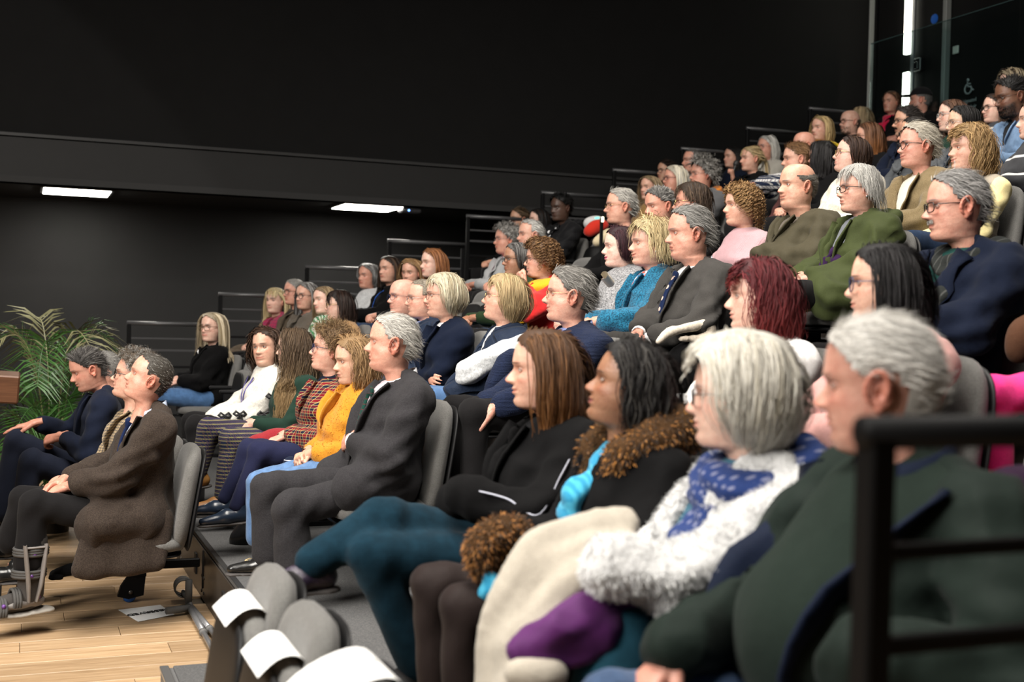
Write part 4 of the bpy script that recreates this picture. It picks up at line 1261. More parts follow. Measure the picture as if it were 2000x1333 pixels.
# ------------------------------------------------------------------ the hall
YN, YF = 1.16, 11.8
AIS = (3.78, 4.86)
ROWS = 11
black_wall = plain('black_wall_paint', (.0042, .0041, .0041), .75, noise=.12, nscale=5, bump=.05, spec=.15)
black_wall2 = plain('black_board_paint', (.0070, .0069, .0068), .6, noise=.10, nscale=7, bump=.04, spec=.35)
steel = plain('black_powder_steel', (.004, .004, .0043), .55, spec=.12)
steel_hi = plain('lighter_black_rail', (.05, .05, .052), .34, spec=.5)  # lighter black for the far handrails and their upper bars
def carpet_mat():
    t = NT('grey_fleck_carpet'); v = t.coord()
    f = t.noise(v, 160, 3, .9); f2 = t.noise(v, 420, 2, .8)
    c = t.ramp(f, [(.38, (.020, .020, .022)), (.52, (.060, .060, .062)), (.66, (.16, .155, .15))])
    t.l(t.mix(.5, c, t.ramp(f2, [(.3, (.03, .03, .032)), (.7, (.13, .13, .128))])), t.b.inputs['Base Color'])
    t.val('Roughness', .95); t.bump(t.math('ADD', f, f2), .5, .006); return t.m
carpet = carpet_mat()
def wood_mat(name, c0, c1, c2, rough=.38, seedloc=True):
    t = NT(name); oi = t.n('ObjectInfo')
    tc = t.n('TexCoord'); ad = t.n('VectorMath', operation='ADD'); cb = t.n('CombineXYZ')
    t.l(t.math('MULTIPLY', oi.outputs['Random'], 37.0), cb.inputs[0]); t.l(t.math('MULTIPLY', oi.outputs['Random'], 91.0), cb.inputs[1])
    t.l(tc.outputs['Object'], ad.inputs[0]); t.l(cb.outputs[0], ad.inputs[1])
    mp = t.n('Mapping'); mp.inputs['Scale'].default_value = (1.1, 14, 14); t.l(ad.outputs[0], mp.inputs['Vector'])
    f = t.noise(mp.outputs[0], 2.2, 6, .62)
    mp2 = t.n('Mapping'); mp2.inputs['Scale'].default_value = (3, 90, 90); t.l(ad.outputs[0], mp2.inputs['Vector'])
    g = t.noise(mp2.outputs[0], 2.0, 3, .6)
    c = t.ramp(f, [(.30, c0), (.50, c1), (.72, c2)])
    c = t.mix(t.ramp(g, [(.4, .35), (.6, 0.0)]), c, tuple(x * .6 for x in c0))
    hs = t.n('HueSaturation'); t.l(c, hs.inputs['Color']); t.l(t.math('MULTIPLY_ADD', oi.outputs['Random'], .35, .82), hs.inputs['Value'])
    t.l(hs.outputs[0], t.b.inputs['Base Color']); t.val('Roughness', rough); t.val('Specular IOR Level', .4)
    t.bump(t.math('ADD', f, t.math('MULTIPLY', g, .4)), .10, .002); return t.m
oak = wood_mat('oak_floor', (.29, .185, .10), (.40, .27, .155), (.48, .34, .21))
# floor with planks
fl = MB().box((-1.2, 8, -.06), (12, 22, .09)).build('floor', plain('floor_underlay', (.05, .035, .02), .8)); tag(fl, kind='structure')
pl = MB().box((0, 0, 0), (1.20, .178, .016), bev=.0022).mesh('plank'); pl.materials.append(oak)
rr = random.Random(3); kk = 0
for j in range(44):
    y = 3.9 + j * .18; x0 = -2.35 + rr.uniform(0, 1.2)
    for i in range(-1, 3):
        x = x0 + i * 1.202
        if x - .6 > .93 or x + .6 < -1.6: continue
        o = bpy.data.objects.new('plank', pl); COL.objects.link(o); o.location = (x, y, -.008); o.parent = fl
ar = MB().box((-4.3, 8, -.012), (4.9, 22, .02)).build('floor_far', oak); ar.name = 'floor_stage_side'; tag(ar, kind='structure')
ar = MB().box((2, 1.2, -.012), (14, 5.2, .02)).build('floor_near', oak); ar.name = 'floor_near_side'; tag(ar, kind='structure')
# tiers
riser_m = plain('dark_riser_laminate', (.032, .026, .021), .36, noise=.15, nscale=3)
side_m = plain('tier_side', (.012, .012, .012), .5)
nosing_m = plain('aluminium_nosing', (.42, .42, .42), .35, metal=.9)
for r in range(2, ROWS + 2):
    z = row_z(r); f = row_front(r); d = PITCHX if r < ROWS + 1 else 1.2
    root = empty('seating_tier', (f, (YN + YF) / 2, 0)); tag(root, kind='structure')
    ym = 0; yl = YF - YN
    MB().box((d / 2 + .012, 0, z / 2 - .012), (d - .024, yl, z - .024)).build('tier_body', side_m, root)
    MB().box((d / 2, 0, z - .012), (d, yl, .024), bev=.004).build('carpet', carpet, root)
    MB().box((.003, 0, (z + row_z(r - 1)) / 2 - .014), (.018, yl, z - row_z(r - 1) - .026)).build('riser', riser_m, root)
    MB().box((.012, 0, z + .001), (.028, yl, .005), bev=.002).build('nosing', plain('black_nosing', (.015, .015, .015), .5), root)
    # half step in the aisle
    zc = row_z(r - 1); w = AIS[1] - AIS[0]; cy = (AIS[0] + AIS[1]) / 2 - (YN + YF) / 2
    sd = .40 if r == 2 else .36
    MB().box((-sd / 2, cy, zc + RISE / 4), (sd, w, RISE / 2 - .004), bev=.004).build('aisle_step', riser_m if r > 2 else plain('grey_step_side', (.10, .10, .10), .6), root)
    MB().box((-sd / 2 + .02, cy, zc + RISE / 2 + .002), (sd - .05, w - .02, .012), bev=.003).build('step_carpet', carpet, root)
    MB().box((-sd + .012, cy, zc + RISE / 2 + .001), (.034, w, .016), bev=.003).build('step_nosing', nosing_m if r == 2 else plain('black_nosing', (.015, .015, .015), .5), root)
    # bolts and vents on the first riser
    if r == 2:
        for q in (5.6, 6.6, 7.6, 8.6):
            MB().box((-.008, q - (YN + YF) / 2, .16), (.010, .012, .20)).build('riser_joint', plain('joint_black', (.004, .004, .004), .6), root)
            for zz in (.04, .12):
                for dyq in (-.04, .04):
                    MB().lathe([(0, .006), (.009, .005), (.010, 0)], 10, (-1, 0, 0), (-.006, q + dyq - (YN + YF) / 2, zz)).build('bolt', plain('bolt_steel', (.12, .11, .10), .35, metal=.8), root, True)
            MB().box((-.008, q + .28 - (YN + YF) / 2, .14), (.012, .07, .11)).build('socket_plate', plain('joint_black', (.004, .004, .004), .6), root)
# end rails
def rail(r, Y, label, far=True):
    f = row_front(r); z = row_z(r)
    root = empty('guard_rail', (f, Y, z)); tag(root, label, 'railing', 'end railings of the seating tiers')
    h = 1.11; s = .036
    MB().box((.0, 0, h / 2), (s, s, h), bev=.004).build('post', steel, root)
    MB().box((PITCHX - .05, 0, h / 2 - .02), (s, s, h - .04), bev=.004).build('post', steel, root)
    MB().tube([(-.02, 0, h), (PITCHX - .03, 0, h)], .020, 16).build('handrail', steel_hi if far else steel, root, True)
    for k, dz in enumerate((.14, .25, .40, .55, .70, .85)):
        MB().box((PITCHX / 2 - .03, 0, h - dz), (PITCHX - .05, .020, .022 if k else .018), bev=.003).build('bar', steel_hi if far and k < 2 else steel, root)
    for dz in (.35, .55): MB().lathe([(0, .008), (.008, .006), (.010, 0)], 8, (-1, 0, 0), (PITCHX - .05 - s / 2, 0, h - dz)).build('bolt', plain('bolt_steel', (.12, .11, .10), .35, metal=.8), root, True)
ORD = ['', '', 'lowest', 'second lowest', 'third lowest', 'fourth lowest', 'fifth lowest', 'sixth lowest', 'fifth highest', 'fourth highest', 'third highest', 'second highest', 'highest']
for r in range(2, 12):
    rail(r, YF, 'black steel guard rail by the far wall, %s of the stepped row' % (ORD[r] if r < 11 else 'highest'))
rail(2, YN, 'dark out of focus guard rail in the near right foreground', False)
# walls
def wall(name, c, size, mat=black_wall):
    o = MB().box((0, 0, 0), size).build(name, mat, None, False, c); tag(o, kind='structure'); return o
YU, YL, ZS = 12.15, 13.75, 2.66
wall('wall_far_upper', (2.0, YU + .06, 5.32 + .26), (20, .12, 5.02), black_wall)
wall('wall_far_band', (2.0, YU + .04, ZS + .205), (20, .16, .41), black_wall2)
wall('trim_1', (2.0, YU - .03, 3.095), (20, .05, .028), plain('ledge_black', (.022, .022, .022), .4))
wall('ceiling_soffit', (2.0, (YU + YL) / 2 + .1, ZS + .03), (20, YL - YU + .3, .06), plain('soffit_black', (.008, .008, .008), .7))
wall('wall_far_lower', (2.0, YL + .06, ZS / 2), (20, .12, ZS), plain('grey_black_wall', (.011, .0109, .011), .6, noise=.10, nscale=4, bump=.05, spec=.3))
wall('wall_stage', (-9.0, 8, 4), (.12, 24, 8.4))
wall('wall_rear', (9.51, 5.6, 5.6), (.12, 13, 5.2), black_wall)
wall('ceiling', (2, 6, 8.15), (24, 18, .1), plain('ceiling_black', (.01, .01, .01), .8))
# recessed panel lamps in the soffit
def panel_lamp(x0, x1, y0, y1, label):
    A = at_z((x0 + x1) / 2, (y0 + y1) / 2, ZS)
    root = empty('ceiling_panel_light', (A[0], A[1], ZS)); tag(root, label, 'ceiling light', 'panel lights in the soffit')
    MB().box((0, 0, -.008), (.66, .66, .012), bev=.002).build('frame', plain('lamp_frame', (.03, .03, .03), .4), root)
    MB().box((0, 0, -.016), (.60, .60, .010), bev=.002).build('diffuser', emis('panel_light_glow', (1.0, .95, .86), 22.0), root)
panel_lamp(88, 211, 363, 383, 'square white panel light glowing above the palm, left of two')
panel_lamp(655, 779, 395, 412, 'square white panel light glowing beside the small black projector')
q = at_z(800, 405, ZS)
root = empty('ceiling_sensor_box', (q[0], q[1], ZS)); tag(root, 'small dark box with blue indicator lamp under the soffit', 'sensor')
MB().box((0, 0, -.035), (.22, .16, .05), bev=.015).build('housing', plain('sensor_grey', (.06, .06, .065), .4), root)
MB().lathe([(0, .006), (.010, .004), (.012, 0)], 10, (0, -1, 0), (-.03, -.08, -.04)).build('indicator', emis('blue_led', (.15, .35, 1.0), 3.0), root)
# rear: glass screen, posts, vertical light, sign
XG = row_front(12) + .02; ZR = row_z(12)
GT = at_x(1780, 62, XG)[2]
gl = empty('glass_screen', (XG, 0, ZR)); tag(gl, 'tall frameless glass screen at the back of the top row', 'glass screen')
yy = [at_x(px, 60, XG)[1] for px in (1702, 1990, 2250)]
gm = glass_mat('screen_glass', (.80, .88, .88), .10)
for a_, b_ in ((yy[0], yy[1]), (yy[1] - .012, yy[2])):
    MB().box((0, (a_ + b_) / 2, (GT - ZR) / 2), (.012, abs(b_ - a_) - .012, GT - ZR), bev=.001).build('pane', gm, gl)
MB().box((0, (yy[0] + yy[2]) / 2, .03), (.05, abs(yy[0] - yy[2]), .06)).build('base_channel', steel, gl)
MB().box((0, (yy[0] + yy[2]) / 2, GT - ZR + .003), (.014, abs(yy[0] - yy[2]), .006)).build('edge', plain('glass_edge', (.06, .10, .10), .2), gl)
XW = 9.42
for px, lab in ((1704, 'slim pale grey wall post left of the vertical strip light'), (1853, 'slim pale grey wall post beside the accessible seating sign')):
    b = at_x(px, 100, XW); o = MB().box((0, 0, 2.6), (.07, .058, 5.2), bev=.004).build('wall_post', plain('pale_grey_post', (.20, .21, .20), .5), None, False, (XW - .04, b[1], ZR)); tag(o, lab, 'post', 'grey posts on the back wall')
b = at_x(1778, 100, XW); root = empty('strip_light', (XW - .04, b[1], ZR)); tag(root, 'vertical white strip light on the dark back wall', 'strip light')
z0 = at_x(1776, 107, XW)[2] - ZR; z1 = at_x(1775, 143, XW)[2] - ZR; z2 = at_x(1774, 210, XW)[2] - ZR
MB().box((.0, 0, (z0 + 5) / 2), (.05, .085, 5 - z0), bev=.004).build('tube', emis('strip_glow', (1, .96, .82), 5.5), root)
MB().box((.0, 0, (z1 + z2) / 2), (.05, .085, abs(z1 - z2)), bev=.004).build('tube', emis('strip_glow', (1, .96, .82), 5.5), root)
MB().box((.02, -.07, (z2 + 5) / 2), (.03, .05, 5 - z2), bev=.003).build('backing', plain('strip_grey', (.12, .12, .125), .5), root)
b = at_x(1871, 98, XW); o = MB().box((0, 0, 0), (.02, .085, .085), bev=.006).build('wall_switch', plain('switch_white', (.55, .55, .50), .5), None, False, (XW - .03, b[1], b[2])); tag(o, 'small white square wall switch on the dark back wall', 'switch')
b = at_x(1825, 37, XW); o = MB().lathe([(0, .012), (.05, .010), (.055, 0)], 24, (-1, 0, 0)).build('blue_disc_sign', plain('sign_blue', (.01, .10, .45), .4), None, False, (XW + .002, b[1], b[2])); tag(o, 'small round blue sign high on the dark back wall', 'sign')
b = at_x(1797, 127, XW); o = MB().box((0, 0, 0), (.08, .12, .15), bev=.01).box((-.045, 0, -.01), (.02, .06, .08), bev=.004).build('door_handle_box', plain('dark_box', (.006, .006, .007), .4), None, False, (XW - .012, b[1], b[2])); tag(o, 'black box fitting between the strip light and post', 'wall box')
# sign lettering
def text_mesh(name, body, size, mat, parent, loc, Rm, align='CENTER', depth=.0015):
    cu = bpy.data.curves.new(name, 'FONT'); cu.body = body; cu.size = size; cu.align_x = align; cu.align_y = 'CENTER'; cu.extrude = depth; cu.resolution_u = 3
    o = bpy.data.objects.new(name, cu); COL.objects.link(o)
    dg = bpy.context.evaluated_depsgraph_get(); me = bpy.data.meshes.new_from_object(o.evaluated_get(dg))
    bpy.data.objects.remove(o); bpy.data.curves.remove(cu)
    m4 = Matrix.Identity(4)
    for i in range(3):
        for j in range(3): m4[i][j] = Rm[i][j]
    me.transform(m4)
    return mk_obj(name, me, mat, parent, loc)
RW = np.stack([(0, -1, 0), (0, 0, 1), (-1, 0, 0)], 1)         # text facing -X
sign_w = plain('sign_print', (.30, .31, .32), .6)
b = at_x(1893, 172, XW); sg = empty('accessible_seating_sign', (XW - .01, b[1], b[2])); tag(sg, 'white wheelchair symbol and three words printed on dark wall', 'sign')
def sx(y, z): return np.array([-.008, -y, z])
mb = MB(); mb.lathe([(0, .004), (.018, .004), (.018, -.004)], 14, (-1, 0, 0), sx(-.005, .085))
mb.tube([sx(-.004, .06), sx(.0, .01), sx(.045, .008), sx(.065, -.035), sx(.085, -.03)], .011, 6); mb.tube([sx(-.004, .04), sx(.04, .04)], .008, 6)
a_ = np.linspace(1.9, 6.0, 16); mb.tube([sx(.005 + .052 * math.cos(t), -.012 + .052 * math.sin(t)) for t in a_], .009, 6)
mb.build('wheelchair_symbol', sign_w, sg, True)
for k, w in enumerate(('Designated', 'Wheelchair', 'Space')): text_mesh('lettering', w, .058, sign_w, sg, (-.006, 0, -.14 - k * .07), RW)

# ------------------------------------------------------------------ seats
def pad_geo(w, h, t, ex=3.6, n=36, dish=0.0, top=1.0):
    """upholstered pad in y (width) and z (height), thickness along x, centred"""
    a = np.linspace(0, 2 * np.pi, n, endpoint=False)
    c, s_ = np.cos(a), np.sin(a)
    oy = np.sign(c) * np.abs(c) ** (2 / ex) * w / 2; oz = np.sign(s_) * np.abs(s_) ** (2 / ex) * h / 2
    oy = oy * (1 + (top - 1) * (oz / h + .5))
    rings = []
    for f, x in ((.0, .5), (.5, .5), (.82, .46), (.95, .34), (1.0, .12), (1.0, -.12), (.96, -.34), (.85, -.46), (.5, -.5), (.0, -.5)):
        rings.append(np.stack([np.full(n, x * t) - dish * (f * oy / (w / 2)) ** 2 * -1, f * oy, f * oz], 1))
    V = np.concatenate(rings); return V, grid_faces(len(rings), n, True)
seat_grey = cloth('seat_grey_wool', (.095, .093, .088), 'tweed', (.135, .132, .126), .8, bump=.2)
seat_taupe = cloth('seat_taupe_wool', (.065, .050, .040), 'tweed', (.095, .076, .062), .8, bump=.2)
plast = plain('seat_black_plastic', (.007, .007, .0075), .5, spec=.25)
def tiltY(a): return np.array([[math.cos(a), 0, math.sin(a)], [0, 1, 0], [-math.sin(a), 0, math.cos(a)]])
def seat_meshes(fab):
    M_ = {}
    V, Q = pad_geo(.46, .52, .075, 3.8, dish=-.02, top=.94); V = V @ tiltY(.16).T + np.array([.200, 0, .612]); M_['backrest'] = (mk_mesh('backrest', V, [Q]), fab)
    V, Q = pad_geo(.45, .50, .022, 3.6, dish=-.02, top=.94); V = V @ tiltY(.16).T + np.array([.248, 0, .600]); M_['back_shell'] = (mk_mesh('back_shell', V, [Q]), plast)
    V, Q = pad_geo(.47, .45, .075, 4.0); Vd = np.stack([V[:, 2] - .03, V[:, 1], V[:, 0] + .405], 1); M_['seat_pan'] = (mk_mesh('seat_pan', Vd, [Q[:, ::-1]]), fab)
    Vu = V @ tiltY(.14).T + np.array([.135, 0, .555]); M_['seat_pan_up'] = (mk_mesh('seat_pan', Vu, [Q]), fab)
    V, Q = pad_geo(.44, .42, .020, 4.0); Vd = np.stack([V[:, 2] - .03, V[:, 1], V[:, 0] + .352], 1); M_['pan_shell'] = (mk_mesh('pan_shell', Vd, [Q[:, ::-1]]), plast)
    Vu = V @ tiltY(.14).T + np.array([.092, 0, .555]); M_['pan_shell_up'] = (mk_mesh('pan_shell', Vu, [Q]), plast)
    m = MB().box((0.05, .255, .625), (.25, .045, .030), bev=.010).box((.10, .255, .50), (.12, .028, .26), bev=.006); M_['armrest'] = (m.mesh('armrest'), plast)
    m = MB().box((.14, 0, .17), (.07, .10, .34), bev=.008).box((.13, 0, .015), (.20, .12, .03), bev=.004).box((.13, 0, .345), (.18, .44, .035), bev=.004); M_['leg'] = (m.mesh('leg'), steel)
    for k, (me, mt) in M_.items(): me.materials.append(mt)
    return M_
SEATM = {'grey': seat_meshes(seat_grey), 'taupe': seat_meshes(seat_taupe)}
def seat(x, y, z, label, up=False, kind='grey', arms=True, leg=True, rz=0.0, group='tip-up auditorium seats'):
    root = empty('auditorium_seat', (x, y, z), rz); tag(root, label, 'seat', group)
    K = SEATM[kind]
    for k in ('backrest', 'back_shell', 'seat_pan_up' if up else 'seat_pan', 'pan_shell_up' if up else 'pan_shell', 'armrest', 'leg'):
        if (k == 'armrest' and not arms) or (k == 'leg' and not leg): continue
        o = bpy.data.objects.new(k.replace('_up', ''), K[k][0]); COL.objects.link(o); o.parent = root
    return root
    o = bpy.data.objects.new('armrest', K['armrest'][0]); COL.objects.link(o); o.parent = root; o.location = (0, -.51, 0)
    return root
# ------------------------------------------------------------------ cloths
navy = cloth('navy_wool', (.006, .009, .020)); navyblz = cloth('navy_blazer', (.005, .008, .019)); blk = cloth('black_wool', (.0045, .0044, .0047), sheen=.06)
blk2 = cloth('black_jersey', (.008, .008, .009)); char = cloth('charcoal_pinstripe', (.021, .020, .022), 'tweed', (.030, .029, .031), .8); greysuit = cloth('grey_suit', (.036, .034, .032), 'tweed', (.052, .049, .046), 1.6)
browncoat = cloth('brown_herringbone', (.024, .018, .015), 'tweed', (.050, .038, .030), .9); dktrous = cloth('dark_trousers', (.009, .0085, .009)); suitnavy = cloth('navy_suit', (.008, .011, .023))
jeans = cloth('blue_denim', (.045, .10, .21), 'denim'); jeans2 = cloth('light_denim', (.065, .125, .24), 'denim'); djeans = cloth('dark_denim', (.018, .032, .065), 'denim'); teal = cloth('teal_jean', (.004, .017, .028), 'denim')
white = cloth('white_shirt', (.68, .67, .68)); paleblue = cloth('pale_blue_shirt', (.38, .47, .66), 'check', (.50, .58, .74), 1.6); bluecheck = cloth('blue_check_shirt', (.10, .14, .36), 'check', (.28, .34, .58), 1.4); pinkwhite = cloth('pale_pink_shirt', (.66, .56, .62))
mustard = cloth('mustard_teddy', (.50, .20, .013), bump=.5); tartan = cloth('red_navy_tartan', (.012, .012, .026), 'tartan', (.16, .010, .014), 2.6, c3=(.42, .38, .16))
bottle = cloth('bottle_green_jersey', (.012, .030, .021)); cream = cloth('cream_knit', (.58, .555, .50), 'boucle', (.64, .615, .56), .5, bump=.5); pinkred = cloth('pink_red_tartan', (.42, .02, .07), 'tartan', (.20, .025, .06), 2.6, c3=(.10, .03, .12))
tweedbr = cloth('brown_tweed', (.055, .042, .030), 'tweed', (.11, .085, .06)); beigech = cloth('beige_check', (.34, .25, .14), 'check', (.06, .05, .045), 1.1); greenwave = cloth('green_white_knit', (.02, .20, .07), 'animal', (.62, .68, .60), 1.6)
camel = cloth('camel_wool', (.33, .19, .085)); greyknit = cloth('grey_marl_knit', (.20, .20, .21), 'boucle', (.30, .30, .31), .7, bump=.4); ltgrey = cloth('light_grey_knit', (.42, .43, .44), 'boucle', (.55, .56, .57), .6)
bluecar = cloth('blue_boucle', (.006, .075, .155), 'boucle', (.015, .155, .27), .8, bump=.6); navyknit = cloth('navy_cable_knit', (.010, .015, .036), 'knit', scale=.8, bump=.6); quilt = cloth('navy_quilt', (.013, .020, .038), 'quilt', rough=.55, bump=.8)
parka = cloth('green_parka', (.040, .050, .018), rough=.62, bump=.2); khaki = cloth('khaki_jacket', (.055, .048, .030), rough=.6, bump=.2); purple = cloth('purple_wool', (.028, .012, .045)); tweedg = cloth('olive_tweed', (.125, .090, .042), 'tweed', (.20, .15, .08))
yellow = cloth('pale_yellow_sweat', (.80, .68, .34)); beigeg = cloth('beige_gilet', (.36, .31, .24), 'puffer', rough=.6); fleece = cloth('cream_fleece', (.66, .60, .48), 'boucle', (.76, .71, .60), .4, bump=.5); pink = cloth('dusty_pink_rib', (.42, .26, .28), 'rib', scale=1.0)
hotpink = cloth('hot_pink_knit', (.78, .035, .24)); dkgreen = cloth('dark_green_sweater', (.013, .021, .016)); redk = cloth('red_knit', (.50, .014, .014)); yscarf = cloth('yellow_scarf', (.55, .31, .010)); orange = cloth('orange_scarf', (.48, .15, .01))
teals = cloth('teal_scarf', (.004, .075, .060)); grtscarf = cloth('grey_striped_scarf', (.018, .020, .019), 'pin', (.09, .092, .088), .9); navydot = cloth('navy_dot_scarf', (.010, .028, .12), 'dots', (.16, .17, .26), 1.8); cyan = cloth('cyan_scarf', (.02, .22, .38), 'animal', (.05, .32, .48), 1.5)
stripeg = cloth('grey_striped_sweater', (.045, .046, .05), 'stripe', (.55, .55, .54), .55); denimj = cloth('denim_jacket', (.12, .19, .30), 'denim'); pscarf = cloth('patterned_scarf', (.22, .18, .12), 'print', (.06, .05, .04), 1.2, c3=(.4, .36, .28)); redscarf = cloth('crimson_scarf', (.46, .006, .045))
nordic = cloth('nordic_knit', (.016, .022, .045), 'fairisle', (.62, .62, .60), .7, c3=(.45, .44, .42)); leg_p = cloth('fairisle_leggings', (.014, .020, .050), 'fairisle', (.19, .17, .075), 2.0, c3=(.12, .055, .05)); ylcoat = cloth('bright_yellow_coat', (.62, .42, .004)); puffb = cloth('black_puffer', (.009, .009, .010), 'puffer', rough=.5)
furwhite = cloth('white_fur_base', (.50, .50, .50)); puffg = cloth('grey_puffer', (.06, .065, .07), 'puffer', rough=.5); ltscarf = cloth('pale_scarf', (.5, .48, .42), 'print', (.14, .34, .2), 1.0, c3=(.6, .58, .5)); tievy = cloth('navy_tie', (.008, .016, .055), rough=.5); tiegr = cloth('green_tie', (.006, .040, .030), 'stripe', (.10, .02, .02), 3, rough=.5)
tieem = cloth('navy_emblem_tie', (.006, .013, .045), 'dots', (.55, .42, .36), .75, rough=.5); tights = cloth('sheer_black_tights', (.020, .014, .013), rough=.5); navtights = cloth('navy_tights', (.014, .016, .042)); brownw = cloth('chestnut_wool', (.09, .035, .025)); wine = cloth('brown_plum_knit', (.075, .028, .026)); gblaz = cloth('grey_wool_coat', (.26, .265, .27), 'tweed', (.33, .335, .34))
floral = cloth('floral_print', (.04, .26, .55), 'print', (.55, .10, .06), 1.2, c3=(.7, .7, .75))
gblk = plain('black_frame', (.012, .011, .011), .25); gtort = plain('tortoise_frame', (.09, .045, .016), .25, noise=.7, nscale=120); gwire = plain('gold_wire', (.45, .33, .16), .25, metal=1.0); gsil = plain('silver_wire', (.35, .35, .36), .25, metal=1.0); gclear = plain('clear_frame', (.42, .40, .38), .15); gred = plain('plum_frame', (.06, .015, .03), .25); gblue = plain('blue_frame', (.02, .03, .08), .25)
L1 = (.62, .37, .275); PALE = (.70, .47, .375); RUD = (.60, .315, .23); TAN = (.50, .295, .20); BRN = (.27, .14, .083); DARK = (.075, .043, .030); ASIA = (.62, .42, .30)
WH = (.62, .60, .54); GREY = (.34, .33, .31); DGREY = (.15, .145, .14); BLOND = (.52, .36, .15); PBLOND = (.66, .55, .34); LBROWN = (.22, .125, .055); BROWN = (.075, .036, .016); DBROWN = (.026, .014, .009); BLACK = (.010, .009, .009); GING = (.36, .135, .035)
tk = lambda m: dict(mat=m)
def jacket(m, **k): return dict(dict(kind='jacket', mat=m, open=True, lapel=.072, collar='coat', ch=.014, inf=.014, vb=.28, fold=.008), **k)
def coat(m, **k): return dict(dict(kind='coat', mat=m, open=True, collar='coat', lapel=.07, inf=.024, vb=.22, bulk=1.08, fold=.011), **k)
def sweater(m, **k): return dict(dict(kind='sweater', mat=m, collar='crew', inf=.010, fold=.008), **k)
# strips drawn on the front of the garment
def lanyard(mat, card=None, drop=.36, y=.0, w=.006):
    def fn(c):
        N = c['N']
        for s in (1, -1):
            n = 14; t = np.linspace(0, 1, n)
            yz = np.stack([y + s * .062 * (1 - t) ** .8, N[2] - .01 - drop * t], 1)
            v, q = surf_strip(c['vol'], yz, np.full(n, w), .010, .003, c['infl']); c['emit']('lanyard', v, q, mat)
        if card:
            x = (surf_x(c['vol'], y, N[2] - drop - .06, c['infl']) or .15) + .02
            mb = MB().box((x, y, N[2] - drop - .06), (.004, .062, .095), tiltY(-.15), bev=.001); c['emit']('name_badge', np.concatenate(mb.V), np.concatenate(mb.Q), card, smooth=False)
    return fn
def buttons(mat, ys=(.0,), zs=(.12, .22, .32), r=.010):
    def fn(c):
        mb = MB()
        for y in ys:
            for dz in zs:
                x = surf_x(c['vol'], y, c['N'][2] - dz, c['infl'])
                if x is None: continue
                mb.lathe([(0, .006), (r * .9, .005), (r, .0), (r, -.004)], 12, (1, 0, .1), (x + .004, y, c['N'][2] - dz))
        if mb.n: c['emit']('buttons', np.concatenate(mb.V), np.concatenate(mb.Q), mat)
    return fn
def earring(mat, r=.005, side=1):
    def fn(c):
        p = c['H'] + c['Rb'] @ (np.array([-.010, side * .084, -.040]) * c['hsz'])
        mb = MB().lathe([(0, r), (r * .7, r * .7), (r, 0), (r * .7, -r * .7), (0, -r)], 10, (0, 0, 1), p); c['emit']('earring', np.concatenate(mb.V), np.concatenate(mb.Q), mat)
    return fn
def both(*fs):
    def fn(c):
        for f in fs: f(c)
    return fn
pearl = plain('pearl', (.75, .72, .66), .2); silver = plain('silver', (.6, .6, .6), .25, metal=1.0); badge = plain('badge_card', (.75, .75, .76), .4); blueb = plain('blue_lanyard', (.02, .10, .45), .6); purpl = plain('purple_lanyard', (.10, .08, .30), .6); redcard = plain('red_card', (.55, .03, .03), .4)

